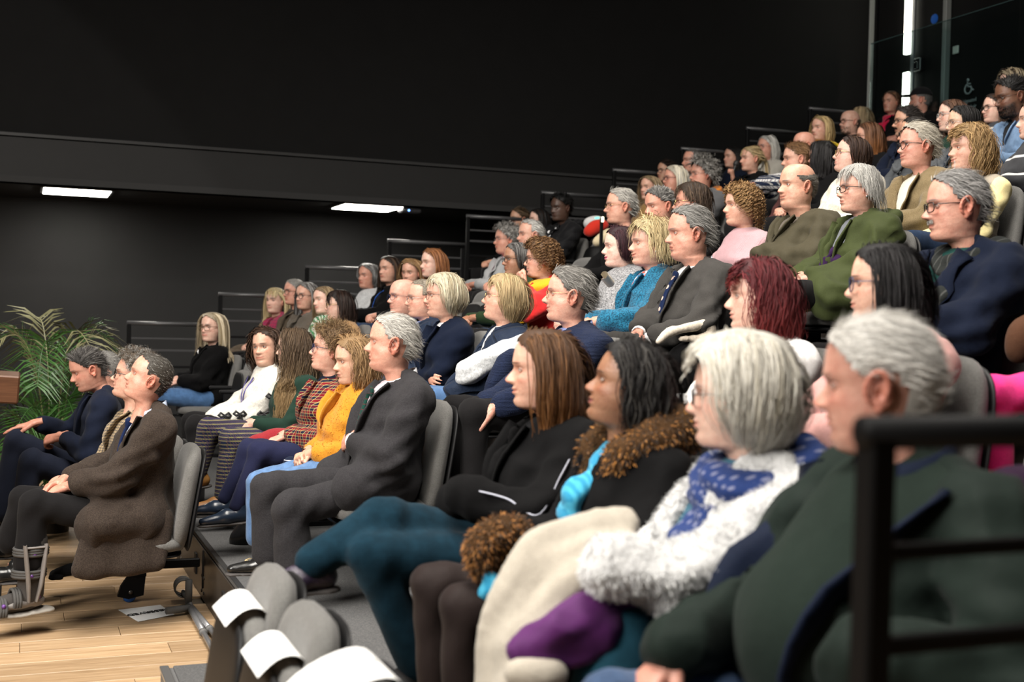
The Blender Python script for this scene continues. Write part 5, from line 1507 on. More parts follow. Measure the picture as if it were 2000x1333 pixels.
# ------------------------------------------------------------------ row 1, on the wooden floor
X1 = .45
def boot_legs():
    return dict(kn={1: (66, 985, .10), -1: (48, 975, -.13)}, an={1: (56, 1150, .10), -1: (22, 1105, -.16)}, foot={1: (1, .25, -.02), -1: (1, -.1, 0)}, px=1)
def boot_extra(c):
    an, kn = c['an'][1], c['kn'][1]; em = c['emit']
    g1 = plain('boot_grey', (.15, .135, .125), .55, noise=.2, nscale=20); g2 = plain('boot_strap', (.05, .048, .046), .8); g3 = plain('boot_sole', (.30, .28, .25), .7); lin = cloth('boot_liner', (.055, .050, .047)); vio = plain('boot_violet', (.10, .03, .20), .4)
    hzv = c['hz']; v = Vol((-.30, .02, .15), (.42, .42, hzv + .22), .012)
    for t_ in np.linspace(0, 1, 9): v.cone((-.06 + .26 * t_, .17, hzv + .02), (-.05 + .34 * t_, .225, .335 - .02 * t_), .07, .040, .05, flat=(0, 1, 0), fl=.55)
    V, Q = v.mesh(); V = V + vnormals(V, Q) * (.004 * np.sin(V @ np.array([45, 10, 8]) + 2 * sines(V, 5, 10)))[:, None]; em('coat_tail', V, Q, browncoat)
    up = nrm(kn - an); fd = nrm(np.array([1, .25, 0.0])); sd = np.cross(np.array([0, 0, 1.0]), fd)
    def T(x, y, z): return an + fd * x + sd * y + up * z
    v = Vol(an - .3, an + .42, .009); v.cone(T(-.01, 0, -.02), T(-.005, 0, .22), .058, .066, .02); v.cone(T(0, 0, -.05), T(.17, 0, -.075), .050, .040, .02)
    V, Q = v.mesh(); em('boot_liner', V, Q, lin)
    v = Vol(an - .3, an + .42, .009); v.cone(T(-.02, 0, -.055), T(.05, 0, -.06), .055, .052, .02, flat=up, fl=.6); v.cone(T(.05, 0, -.065), T(.19, 0, -.08), .055, .048, .02, flat=up, fl=.4)
    V, Q = v.mesh(); em('boot_shell', V, Q, g1)
    for s in (1, -1):
        for (x0, x1) in ((-.035, -.05), (.02, .045)):
            mb = MB().tube([T(x0 * .6, s * .058, -.05), T(x0, s * .068, .03), T((x0 + x1) / 2, s * .070, .12), T(x1, s * .066, .215)], [.018, .024, .025, .020], 8, flat=.4, up=fd); em('boot_upright', np.concatenate(mb.V), np.concatenate(mb.Q), g1)
        mb = MB().tube([T(-.05, s * .064, .20), T(.05, s * .066, .20)], .016, 8, flat=.35); em('boot_cross', np.concatenate(mb.V), np.concatenate(mb.Q), g1)
        for (x, z) in ((.0, .17), (.01, .07), (-.03, -.03), (.12, -.06)):
            mb = MB().lathe([(0, .006), (.009, .004), (.010, -.006)], 12, sd * s, T(x, s * .074 if z > 0 else s * .060, z)); em('boot_rivet', np.concatenate(mb.V), np.concatenate(mb.Q), vio)
    for (z, r, x) in ((.175, .073, .0), (.075, .071, .003)):
        a = np.linspace(0, 2 * np.pi, 25); mb = MB()
        for dz in (-.012, .0, .012): mb.tube([T(x + r * math.cos(t), r * math.sin(t), z + dz) for t in a], .0085, 6, cap=False)
        em('boot_strap', np.concatenate(mb.V), np.concatenate(mb.Q), g2)
    for (x, z) in ((.06, .0), (.12, -.035)):
        a = np.linspace(-.3, np.pi + .3, 16); mb = MB()
        for dx in (-.012, 0, .012): mb.tube([T(x + dx, .060 * math.cos(t), z - .055 + .058 * math.sin(t)) for t in a], .0085, 6)
        em('boot_strap', np.concatenate(mb.V), np.concatenate(mb.Q), g2)
    v = Vol(an - .3, an + .42, .009); v.chain([T(-.07, 0, -.105), T(.03, 0, -.115), T(.15, 0, -.115), T(.22, 0, -.095)], [.055, .054, .056, .045], .01, flat=up, fl=.30)
    V, Q = v.mesh(); em('boot_sole', V, Q, g3)
c_boot = person('person in dark brown overcoat, blue shirt and navy tie wearing a grey medical boot', 291, 740, 1, 88, dict(skin=RUD, hair=(.085, .075, .062), hair2=GREY, hmix=.25, hairstyle='short', vol=.004, hlen=.75, recede=.028, age=.5, jaw=.04, smile=.6, open=.8, browcol=(.2, .12, .08)), X=.58, pitch=20, dx=.0, extra=boot_extra, shoes={-1: plain('black_shoe', (.01, .01, .01), .25)},
    top=coat(browncoat, vb=.34, vw=.10, ch=.014, hang=.20, lapel=.085), under=dict(mat=paleblue, collar=True), tie=tievy, bottom=dict(mat=dktrous, r=1.0, hem=.07, cut=.12), arms=dict(l=((135, 950, .06), 'rest', (.85, -.45, -.3), (.3, .3, 1)), r=((130, 935, -.06), 'rest', (.8, .5, -.3), (.3, -.3, 1)), px=1), legs=boot_legs(), wide=1.04)
person('person in beige checked jacket and dark glasses beside the brown overcoat', 262, 737, 1, 88, dict(skin=L1, hair=(.16, .12, .085), hair2=GREY, hmix=.4, hairstyle='curlshort', hlen=.7, age=.5), X=.545, pitch=12, top=jacket(beigech, vb=.2), under=dict(mat=cloth('cream_blouse', (.6, .57, .5))), bottom=dict(mat=cloth('brown_trousers', (.05, .03, .02))), glasses=('round', gblk))
person('person in navy suit looking down with one hand on the knee', 172, 722, 1, 80, dict(skin=RUD, hair=(.055, .05, .048), hair2=(.22, .21, .20), hmix=.25, hairstyle='brush', age=.4, open=.45, smile=.5, stubble=.12), X=.50, pitch=-20, dx=-.14,
    top=jacket(suitnavy, vb=.30), under=dict(mat=navy), bottom=dict(mat=cloth('navy_suit_trousers', (.013, .016, .028)), hem=.065), arms=dict(l=((122, 852, .05), 'clasp', (.75, -.5, -.25), (.5, .5, .8)), r=((72, 826, -.16), 'flat', (.95, -.1, -.25), (.2, 0, 1)), px=1), legs=dict(kn={1: (62, 900, .12), -1: (32, 862, -.14)}, an={1: (30, 1060, .12), -1: (5, 1000, -.14)}, px=1), shoes=dict(mat=plain('black_shoe', (.01, .01, .01), .25)))
person('person mostly hidden behind the navy suit, only the back of the head showing', 203, 722, 1, 100, dict(skin=RUD, hair=GREY, hairstyle='buzz', scalp=.4), X=.50, pitch=-5, top=sweater(blk2), bottom=dict(mat=dktrous))
# ------------------------------------------------------------------ row 2
def blazer_old(c):
    pass
person('person in dark green jacket with navy lapels nearest the camera', 1716, 752, 2, 96, dict(skin=(.50, .27, .205), hair=(.82, .80, .76), hair2=(.66, .64, .60), hmix=.25, hairstyle='short', hlen=1.5, age=.8, fat=.5, nose=1.12, smile=.3, brow=.5, ear=1.12, vol=.014), pitch=-4, fat=1.45, wide=1.10, dx=-.02,
    top=coat(cloth('green_waxed', (.010, .016, .013), rough=.6), name='padded_jacket', vb=.56, vw=.17, gap=.03, inf=.026, bulk=1.1, lapel=.11, lapmat=cloth('navy_padded', (.006, .010, .024), rough=.6), colmat=cloth('navy_padded', (.006, .010, .024)), ch=.06, fold=.012), under=dict(mat=cloth('green_sweater_old', (.012, .019, .015)), name='sweater', inf=.018), bottom=dict(mat=cloth('old_man_jeans', (.03, .055, .11), 'denim')), arms=dict(r=((1322, 1262, -.10), 'rest', (.75, .2, -.6), (.4, 0, .9)), l=((1660, 1290, .26), None, (0, 0, 0), (0, 0, 0)), px=1), hs=1.04)
person('person in fluffy white coat and navy dotted scarf with a fleece on the lap', 1440, 775, 2, 93, dict(skin=PALE, hair=(.86, .83, .74), hair2=(.74, .69, .56), hmix=.25, hairstyle='bob', hlen=1.15, curl=2.6, bangs=.85, fem=1, age=.6, vol=.046, facey=.040, hn=1.15), pitch=0, hs=1.05,
    top=dict(kind='fluffy_coat', mat=furwhite, open=True, inf=.022, vb=.46, vw=.06, collar=None, bulk=1.22, fold=.012, fur=dict(n=36000, len=.014, w=.0011, cols=[(.66, .66, .65), (.61, .61, .61), (.54, .54, .55)], flow=(-.1, 0, -1), fk=.35, jit=.28)), under=dict(mat=cloth('teal_blouse', (.02, .09, .14)), name='blouse'), scarf=dict(mat=navydot, r=.046, R=.098, ends=[(.03, .07, .26), (-.02, .02, .22)]), bottom=dict(mat=blk2), arms=dict(l=((1195, 1112, .22), None, (0, 0, 0), (0, 0, 0)), r=((1195, 1110, -.08), None, (0, 0, 0), (0, 0, 0)), px=1, le=(1365, 1135, .27)), glasses=('rect', gblk))
person('person in black coat with tiger-striped fur collar and cyan scarf', 1226, 757, 2, 88, dict(skin=BRN, hair=(.012, .010, .010), hair2=(.06, .055, .05), hmix=.2, hairstyle='wavymid', hlen=.55, curl=.7, fem=1, age=.4, lips=(.20, .055, .06), part=.03, facey=.06, vol=.02), pitch=15, hs=1.0,
    top=coat(blk, collar='fur', vb=.34, vw=.05, lapel=0, inf=.026), under=dict(mat=cyan, name='blouse'), scarf=dict(mat=cyan, r=.036, R=.078, ends=[(.03, .05, .10)]), bottom=dict(mat=tights, name='tights', r=.9, hem=.04), arms=dict(l=((1030, 1075, .08), None, (0, 0, 0), (0, 0, 0)), r=((1010, 1060, -.10), None, (0, 0, 0), (0, 0, 0)), px=1), extra=buttons(plain('navy_button', (.02, .03, .08), .2), (.045,), (.22, .34), .014))
def zipline(c):
    e, w, s = c['elb'][1], c['wr'][1], c['shl'][1]
    pts = catmull([s + (.050, .065, .01), s * .5 + e * .5 + (.035, .074, .03), e + (.035, .074, .025), e * .5 + w * .5 + (.01, .070, .035), w + (0, .060, .025)], 26)
    mb = MB().tube(pts, .0045, 6); c['emit']('zip', np.concatenate(mb.V), np.concatenate(mb.Q), plain('zip_metal', (.14, .145, .17), .4, metal=.8))
person('person in black coat and teal jeans with crossed legs and glittery shoes', 1062, 724, 2, 86, dict(skin=L1, hair=(.105, .046, .017), hair2=(.20, .085, .025), hmix=.35, hairstyle='mid', hlen=.98, tip=(.20, .080, .022), fem=1, age=.5, part=.03, smile=.5, nose=1.1, facey=.06, hn=1.25), hs=1.06,
    top=coat(blk, vb=.25, lapel=.05, inf=.026, collar='coat'), under=dict(mat=blk2), bottom=dict(mat=teal, lab='teal jeans', r=1.0, hem=.055), legs=dict(kn={1: (725, 1085, .12), -1: (748, 1015, .03)}, an={1: (815, 1300, .10), -1: (612, 1098, .05)}, foot={1: (1, 0, 0), -1: (.95, .05, -.02)}, px=1), shoes={1: plain('black_sneaker', (.012, .012, .012), .6), -1: plain('sequin_shoe', (.018, .010, .028), .12, spec=.9, noise=.9, nscale=260, bump=1.0)}, arms=dict(l=((905, 968, .10), None, (0, 0, 0), (0, 0, 0)), r=((890, 985, -.02), None, (0, 0, 0), (0, 0, 0)), px=1), extra=zipline)
person('person in charcoal pinstripe suit and green tie with folded arms', 766, 671, 2, 90, dict(skin=(.58, .31, .23), hair=(.60, .58, .53), hair2=GREY, hmix=.2, hairstyle='shortm', hlen=1.05, recede=.022, age=1.0, jaw=.04, nose=1.15, fat=.2, ear=1.15, smile=-.3, browcol=(.35, .27, .2)), pitch=3, wide=1.06, fat=.25,
    top=jacket(char, inf=.02, bulk=1.1, vb=.36, vw=.085, hang=.16, fold=.009, cuff=white), legs=dict(kn={1: (566, 992, .12), -1: (520, 955, -.12)}, an={1: (575, 1122, .12), -1: (532, 1082, -.12)}, px=1), under=dict(mat=pinkwhite, collar=True, colmat=white), tie=tiegr, bottom=dict(mat=char, hem=.085, r=1.04, fold=.008), arms=dict(l=((690, 862, .02), 'rest', (.1, -1, -.15), (1, 0, .3)), r=((700, 868, -.02), None, (0, 0, 0), (0, 0, 0)), px=1, pole=(-.1, .85, -.65)), shoes=dict(mat=plain('black_shoe', (.01, .01, .01), .25)), hs=1.04)
person('person in mustard teddy coat and pale jeans with folded hands', 692, 705, 2, 72, dict(skin=(.60, .37, .265), hair=(.38, .22, .085), hair2=(.24, .13, .045), hmix=.4, hairstyle='wavymid', hlen=.85, fem=1, age=.65, part=.04, smile=-.2, lips=(.40, .16, .14)), pitch=-6,
    top=coat(mustard, vb=.16, vw=.05, lapel=.06, inf=.026, bulk=1.15, fur=dict(n=11000, len=.009, w=.0018, cols=[(.50, .20, .014), (.56, .235, .018), (.46, .175, .012)], flow=(0, 0, -1), fk=.25, jit=.5)), under=dict(mat=mustard), bottom=dict(mat=jeans2, hem=.05), legs=dict(kn={1: (520, 955, .09), -1: (508, 945, -.09)}, an={1: (512, 1060, .09), -1: (500, 1050, -.09)}, px=1), arms=dict(l=((612, 885, .03), 'clasp', (.7, -.5, -.35), (.5, .5, .8)), r=((605, 880, -.05), 'clasp', (.7, .6, -.35), (.4, -.4, .8)), px=1))
person('person in red and navy tartan jacket wearing glasses and navy tights', 646, 684, 2, 88, dict(skin=(.64, .38, .29), hair=(.19, .105, .042), hair2=(.30, .19, .08), hmix=.35, hairstyle='curlshort', hlen=1.1, fem=1, age=.45, smile=.8, fat=.2), pitch=8,
    top=coat(tartan, vb=.18, lapel=.05, inf=.02), under=dict(mat=navy), bottom=dict(mat=navtights, name='tights', r=.9, hem=.040), legs=dict(kn={1: (508, 884, .05), -1: (490, 880, -.06)}, an={1: (462, 990, .05), -1: (440, 975, -.06)}, foot={1: (1, .05, -.05), -1: (1, -.05, .0)}, px=1), glasses=('square', gblue), arms=dict(l=((560, 850, .0), 'rest', (.8, -.4, -.4), (.4, .2, .9)), r=((555, 850, -.10), 'rest', (.8, .4, -.4), (.4, -.2, .9)), px=1), shoes=dict(mat=plain('navy_loafer', (.012, .020, .036), .28)))
person('person in dark green top and patterned leggings with very long wavy tresses', 574, 681, 2, 112, dict(skin=PALE, hair=(.085, .052, .028), hair2=(.15, .095, .05), hmix=.3, hairstyle='wavylong', hlen=1.0, tip=(.30, .20, .095), fem=1, age=.1, part=.0, facey=.062, hn=1.2), dx=-.03, top=sweater(bottle), bottom=dict(mat=leg_p, name='leggings', r=.98, hem=.058, lab='fair isle patterned leggings'), legs=dict(kn={1: (452, 858, .10), -1: (410, 838, -.02)}, an={1: (438, 968, .10), -1: (384, 925, -.02)}, foot={1: (1, 0, 0), -1: (.95, .1, -.12)}, px=1), shoes={1: plain('brown_boot', (.20, .085, .018), .6, noise=.25, nscale=20), -1: plain('tan_boot', (.27, .125, .028), .65, noise=.25, nscale=20), 'kind': 'boot'}, arms=dict(l=((497, 828, .04), 'rest', (.7, -.5, -.3), (.4, .3, .9)), r=((490, 826, -.06), 'rest', (.8, .4, -.3), (.4, -.2, .9)), px=1))
def bows(c):
    bm = plain('black_bow', (.008, .008, .009), .6); v = c['tv']; N, S, E, Wv = c['N'], c['shl'][1], c['elb'][1], c['wr'][1]
    for (x, z) in ((S[0] + .05, S[2] - .07), (S[0] - .03, S[2] - .15), (S[0] + .10, S[2] - .18), (E[0] * .7 + Wv[0] * .3, E[2] * .7 + Wv[2] * .3 + .02), (E[0] * .3 + Wv[0] * .7, E[2] * .3 + Wv[2] * .7 + .02), (S[0] + .14, S[2] - .28)):
        i = int(round((x - v.lo[0]) / v.h)); k = int(round((z - v.lo[2]) / v.h))
        col = v.D[min(max(i, 0), v.n[0] - 1), :, min(max(k, 0), v.n[2] - 1)] - c['infl']; w = np.where(col < 0)[0]
        if not len(w): continue
        y = v.lo[1] + v.h * w[-1] + .022; mb = MB()
        for s in (1, -1):
            mb.tube([(x, y, z), (x + s * .024, y + .004, z + .016), (x + s * .036, y, z), (x + s * .022, y + .004, z - .010), (x, y, z)], [.005, .009, .010, .009, .005], 6); mb.tube([(x, y, z), (x + s * .014, y, z - .032)], [.006, .007], 6)
        c['emit']('bow', np.concatenate(mb.V), np.concatenate(mb.Q), bm)
person('person in cream jumper with black bows, facing the camera', 520, 679, 2, 32, dict(skin=(.60, .37, .27), hair=(.055, .028, .016), hair2=(.09, .045, .025), hmix=.3, hairstyle='wavymid', hlen=.55, fem=1, age=.2, smile=.4, part=.03, fat=.3, facey=.058), tilt=6, hs=1.06, dx=-.05,
    top=sweater(cream, inf=.024, bulk=1.2), bottom=dict(mat=dktrous), arms=dict(l=((412, 818, .06), 'clasp', (.7, -.5, -.3), (.4, .4, .9)), r=((402, 826, -.06), 'rest', (.8, .3, -.35), (.4, -.3, .9)), px=1), extra=both(bows, lanyard(purpl, redcard, .34)), shoes=dict(mat=plain('black_boot_shoe', (.012, .012, .012), .35)))
person('person in black coat and blue jeans with tortoise glasses by the railing', 414, 640, 2, 42, dict(skin=PALE, hair=(.60, .50, .34), hair2=(.44, .34, .19), hmix=.35, hairstyle='long', hlen=.8, fem=1, age=.1, smile=.6, part=.0, facey=.052), hs=1.08,
    top=coat(blk, vb=.30, lapel=.04, collar='coat', inf=.022), under=dict(mat=blk2), bottom=dict(mat=jeans), glasses=('square', gtort), arms=dict(l=((348, 745, .03), 'rest', (.85, -.3, -.4), (.4, .2, .9)), r=((345, 740, -.08), 'rest', (.8, .5, -.35), (.4, -.3, .9)), px=1), extra=lanyard(badge, badge, .22))
# ------------------------------------------------------------------ row 3
person('person in pink and red tartan coat at the far end of the third row', 538, 588, 3, 38, dict(skin=PALE, hair=(.66, .52, .26), hair2=(.5, .36, .15), hmix=.3, hairstyle='long', hlen=.72, bangs=.85, fem=1, age=.5, smile=.4, facey=.052), hs=1.06, dx=-.08, top=coat(pinkred, vb=.14, lapel=.04), under=dict(mat=tartan), scarf=dict(mat=tartan, r=.024, R=.07, ends=[(.03, .05, .25)]), bottom=dict(mat=tweedbr), arms=dict(l=((494, 676, .0), 'clasp', (.7, -.5, -.3), (.4, .4, .9)), r=((488, 672, -.08), 'clasp', (.7, .5, -.3), (.4, -.4, .9)), px=1))
person('person with black framed glasses half hidden in the third row', 575, 571, 3, 62, dict(skin=RUD, hair=GREY, hair2=WH, hmix=.4, hairstyle='buzz', scalp=.5, age=.6), top=jacket(tweedbr), under=dict(mat=blk2), bottom=dict(mat=dktrous), glasses=('square', gblk))
person('person in brown coat and round glasses with long silver strands', 598, 579, 3, 46, dict(skin=L1, hair=(.26, .255, .25), hair2=(.10, .09, .085), hmix=.5, hairstyle='long', hlen=.85, fem=1, age=.5, smile=.8, part=.01, facey=.054), hs=1.05, top=coat(cloth('taupe_coat', (.09, .075, .06)), vb=.15), under=dict(mat=cloth('rust_scarf', (.16, .05, .02))), bottom=dict(mat=dktrous), glasses=('round', gblk))
person('person in green and white zebra knit roll neck', 633, 588, 3, 55, dict(skin=PALE, hair=(.30, .20, .10), hair2=(.42, .30, .15), hmix=.4, hairstyle='long', hlen=.75, fem=1, age=0, smile=.7, part=.0, facey=.055), tilt=12, top=sweater(greenwave, collar='roll', inf=.018), bottom=dict(mat=djeans))
person('person in camel coat and thin gold glasses with a dark fringe', 662, 597, 3, 86, dict(skin=PALE, hair=(.022, .012, .009), hair2=(.04, .02, .014), hmix=.3, hairstyle='mid', hlen=.85, bangs=.95, fem=1, age=.05, facey=.058), hs=1.03, top=coat(camel, vb=.12, collar='coat'), under=dict(mat=blk2), bottom=dict(mat=dktrous), glasses=('round', gwire))
person('person in navy jacket and red collar wearing wire glasses', 788, 581, 3, 64, dict(skin=(.60, .34, .26), hair=(.5, .48, .45), hairstyle='buzz', bald=.03, age=.9, nose=1.1, fat=.1), top=coat(quilt, vb=.14, colmat=redk), under=dict(mat=redk, collar=True), bottom=dict(mat=dktrous), glasses=('wire', gblue))
person('person in blue padded jacket and checked collar with wire glasses', 826, 585, 3, 80, dict(skin=(.62, .36, .27), hair=(.40, .34, .26), hairstyle='short', recede=.05, age=.8, smile=-.2, nose=1.1), top=coat(quilt, vb=.14), under=dict(mat=bluecheck, collar=True), bottom=dict(mat=djeans), glasses=('wire', gsil))
person('person in navy blazer and white blouse wearing thin glasses', 867, 579, 3, 80, dict(skin=L1, hair=(.68, .60, .42), hair2=(.52, .43, .26), hmix=.3, hairstyle='bob', hlen=.82, bangs=.75, fem=1, age=.7, smile=-.1, vol=.02, facey=.056), hs=1.10, dx=-.05, top=jacket(navyblz, vb=.30, inf=.02), under=dict(mat=white), bottom=dict(mat=djeans), glasses=('wire', gblk), arms='crossed', extra=earring(pearl, .006))
person('person in navy quilted gilet over light grey sleeves with crossed arms', 985, 584, 3, 96, dict(skin=L1, hair=(.55, .40, .19), hair2=(.40, .26, .11), hmix=.3, hairstyle='bob', hlen=.95, bangs=.75, fem=1, age=.5, smile=.9, facey=.06, vol=.016), pitch=9, hs=1.06,
    top=dict(kind='gilet', mat=quilt, inf=.014, sleeves=False, collar='coat', open=True, vb=.12, vw=.04, fold=.006, slv2=ltgrey), under=dict(mat=ltgrey), bottom=dict(mat=jeans), arms=dict(l=((960, 742, -.08), None, (0, 0, 0), (0, 0, 0)), r=((935, 765, .03), None, (0, 0, 0), (0, 0, 0)), px=1, pole=(.1, .9, -.5), le=(915, 728, .20)), glasses=('wire', gwire))
person('person in navy cable jumper and blue check collar, smiling in wire glasses', 1112, 578, 3, 86, dict(skin=(.60, .34, .26), hair=(.20, .19, .175), hair2=(.36, .35, .33), hmix=.4, hairstyle='shortm', hlen=1.1, age=.8, smile=1.0, nose=1.15, jaw=.03, recede=.008, ear=1.08, vol=.014), pitch=4, hs=1.06, wide=1.04,
    top=sweater(navyknit, collar=None, inf=.018, open=True, vb=.09, vw=.05, bulk=1.12), under=dict(mat=bluecheck, collar=True), bottom=dict(mat=dktrous), arms=dict(l=((962, 800, .17), 'rest', (.55, -.25, -.75), (.8, .2, .5)), r=((935, 800, -.08), 'rest', (.6, .3, -.7), (.7, 0, .5)), px=1), glasses=('wire', gwire), extra=lambda c: None)
person('person in white blouse and patterned scarf with burgundy tresses', 1482, 581, 3, 86, dict(skin=(.68, .44, .35), hair=(.105, .009, .014), hair2=(.17, .016, .022), hmix=.35, hairstyle='wavymid', hlen=.85, bangs=.95, fem=1, age=.3, facey=.052, vol=.022, tip=(.19, .022, .020), hn=1.15, fat=.3), hs=1.05, wide=1.05, top=sweater(cloth('white_blouse', (.70, .69, .68), rough=.7), collar=None, inf=.018, bulk=1.2), scarf=dict(mat=pscarf, r=.020, R=.066, double=0, ends=[(.04, .05, .25), (-.02, -.03, .22)]), bottom=dict(mat=dktrous))
person('person in dusty pink top and dark framed glasses behind the padded jacket', 1726, 556, 3, 86, dict(skin=(.64, .40, .30), hair=(.010, .009, .010), hair2=(.022, .020, .022), hmix=.3, hairstyle='mid', hlen=.86, fem=1, age=.2, part=.035, facey=.05, hn=1.2), top=sweater(cloth('dusty_pink_top', (.45, .24, .22)), inf=.016), bottom=dict(mat=blk2), glasses=('square', gblue))
# ------------------------------------------------------------------ row 4
person('person in pale grey knit at the far end of the fourth row', 718, 540, 4, 46, dict(skin=RUD, hair=(.25, .25, .25), hair2=DGREY, hmix=.3, hairstyle='bob', hlen=.75, fem=1, age=.6, smile=.5, facey=.054), hs=1.06, top=sweater(ltgrey, collar='roll'), bottom=dict(mat=djeans))
person('person in black cardigan with a blue lanyard', 760, 527, 4, 48, dict(skin=L1, hair=(.030, .018, .012), hair2=BROWN, hmix=.3, hairstyle='long', hlen=.8, fem=1, age=.3, smile=.5, facey=.054), hs=1.06, top=coat(blk, vb=.28, lapel=.03), under=dict(mat=blk2), bottom=dict(mat=djeans), extra=lanyard(blueb, None, .30, .02, .009))
person('person looking down between the lanyard and the copper bob in the fourth row', 803, 533, 4, 30, dict(skin=L1, hair=(.36, .20, .075), hair2=(.25, .13, .045), hmix=.4, hairstyle='mid', hlen=.65, fem=1, age=.3, open=.5, facey=.052), pitch=-6, top=sweater(blk2), bottom=dict(mat=djeans))
person('person in dark top with copper tresses, upright at the back of a gap', 845, 515, 4, 62, dict(skin=PALE, hair=(.33, .12, .030), hair2=(.22, .075, .02), hmix=.35, hairstyle='mid', hlen=.78, fem=1, age=.1, part=.03, facey=.058, lips=(.45, .13, .12)), hs=1.05, top=sweater(blk2), bottom=dict(mat=djeans))
person('person in dark olive top and dark glasses beside the yellow scarf', 1010, 508, 4, 70, dict(skin=(.34, .185, .115), hair=(.16, .155, .15), hair2=(.05, .045, .045), hmix=.4, hairstyle='bob', hlen=.6, fem=1, age=.6, smile=.2, facey=.058), top=sweater(cloth('dark_olive_top', (.018, .032, .014))), bottom=dict(mat=jeans), glasses=('rect', gblk))
person('person in yellow scarf and red coat resting chin on hand', 1057, 508, 4, 84, dict(skin=L1, hair=(.15, .070, .022), hair2=(.27, .14, .045), hmix=.4, hairstyle='curlmid', hlen=.62, fem=1, age=.45, smile=.6, vol=.034), hs=1.05, top=coat(redk, vb=.10), under=dict(mat=blk2), scarf=dict(mat=yscarf, r=.055, R=.105, ends=[(.07, .12, .30), (-.03, -.02, .2)]), bottom=dict(mat=dktrous), glasses=('round', gblk), arms=dict(l=((1026, 560, .06), 'fist', (.35, -.35, .75), (.9, .1, -.3)), r=((1010, 640, -.1), 'rest', (.8, .4, -.3), (.3, 0, 1)), px=1))
person('person in grey marl roll neck jumper with dark plum fringe', 1212, 484, 4, 80, dict(skin=(.70, .47, .39), hair=(.040, .014, .020), hair2=(.07, .02, .03), hmix=.3, hairstyle='bob', hlen=.66, fem=1, age=.5, smile=.5, lips=(.50, .03, .12), facey=.060, part=.05), hs=1.0, top=sweater(greyknit, collar='roll', inf=.024, bulk=1.2), bottom=dict(mat=dktrous), extra=earring(plain('dark_pearl', (.25, .25, .27), .2), .009))
person('person in bright blue boucle cardigan with tousled fair waves', 1268, 477, 4, 72, dict(skin=(.60, .35, .265), hair=(.66, .52, .26), hair2=(.48, .34, .14), hmix=.35, hairstyle='puffy', hlen=.95, bangs=.8, fem=1, age=.7, smile=1.0, vol=.026, facey=.064), hs=1.06, top=coat(bluecar, vb=.30, vw=.05, lapel=.05, inf=.020, bulk=1.1), under=dict(mat=floral), bottom=dict(mat=floral), extra=earring(pearl, .006))
person('person in grey suit and navy emblem tie with clasped hands', 1346, 456, 4, 74, dict(skin=(.58, .31, .23), hair=(.24, .235, .22), hair2=(.40, .39, .37), hmix=.4, hairstyle='shortm', hlen=1.3, recede=.028, age=.9, smile=-.5, fat=.6, nose=1.1, jaw=.04, vol=.014), pitch=-4, hs=1.10, fat=.6, wide=1.12, dx=-.04,
    top=jacket(greysuit, vb=.40, vw=.08, inf=.024, bulk=1.15, fold=.012, cuff=white), under=dict(mat=white, collar=True, colmat=cloth('blue_white_stripe', (.48, .55, .68), 'check', (.7, .7, .74), 1.6)), tie=tieem, bottom=dict(mat=greysuit, r=1.15, hem=.08), arms=dict(l=((1268, 664, .17), 'clasp', (.8, -.4, -.15), (.4, .5, .8)), r=((1248, 650, .06), 'clasp', (.75, .5, -.2), (.4, -.4, .9)), px=1, pole=(-.2, .8, -.6)))
person('person in navy overcoat, grey striped scarf and dark glasses', 1868, 404, 4, 74, dict(skin=(.58, .32, .24), hair=(.28, .275, .27), hair2=(.48, .47, .46), hmix=.4, hairstyle='shortm', hlen=1.15, recede=.018, age=.9, nose=1.15, beard='moustache', beardcol=(.5, .48, .45), smile=-.3, ear=1.12), pitch=-3, hs=1.07, wide=1.10,
    top=coat(navy, vb=.36, vw=.085, inf=.03, bulk=1.2, lapel=.09), under=dict(mat=cloth('dark_teal_sweater', (.010, .045, .040))), scarf=dict(mat=grtscarf, r=.036, R=.092, ends=[(.075, .085, .36), (-.05, -.05, .3)]), bottom=dict(mat=dktrous), glasses=('rect', gblk))
person('person in navy top and hot pink skirt cut off at the right edge', 2260, 400, 4, 80, dict(skin=L1, hair=BROWN, hairstyle='bob', fem=1), top=sweater(navy, inf=.02), bottom=dict(mat=hotpink, name='skirt', r=.9), legs=dict(kn={1: (.47, .12, .46), -1: (.47, -.12, .46)}), arms='lap')
# ------------------------------------------------------------------ row 5
person('person in light grey coat over a pink top with wire glasses', 989, 469, 5, 74, dict(skin=RUD, hair=(.33, .32, .30), hair2=DGREY, hmix=.3, hairstyle='curlshort', hlen=.75, fem=1, age=.8, smile=.6, fat=.3), hs=1.08, top=coat(gblaz, vb=.24, vw=.06), under=dict(mat=cloth('pink_top', (.55, .16, .28))), bottom=dict(mat=dktrous), glasses=('wire', gsil))
person('person in dark jacket beside the light grey coat, high bare forehead', 1036, 460, 5, 72, dict(skin=(.62, .36, .27), hair=(.62, .61, .58), hairstyle='shortm', recede=.045, age=1.0, ear=1.1), hs=1.06, top=jacket(blk), under=dict(mat=white), bottom=dict(mat=dktrous))
person('person in dark fleece and gold wire glasses beside empty seats', 1212, 404, 5, 76, dict(skin=(.60, .34, .25), hair=(.50, .48, .44), hair2=GREY, hmix=.3, hairstyle='shortm', hlen=1.15, recede=.01, age=.85, smile=-.5, nose=1.1), hs=1.07, top=sweater(blk), under=dict(mat=bluecheck, collar=True), bottom=dict(mat=dktrous), glasses=('wire', gwire))
person('person in red collar looking down between two rows of heads', 1288, 403, 5, 58, dict(skin=RUD, hair=(.12, .115, .11), hair2=GREY, hmix=.4, hairstyle='brush', hlen=.7, age=.6, smile=-.4, open=.6), pitch=-8, hs=1.05, top=sweater(blk, colmat=redk), bottom=dict(mat=dktrous))
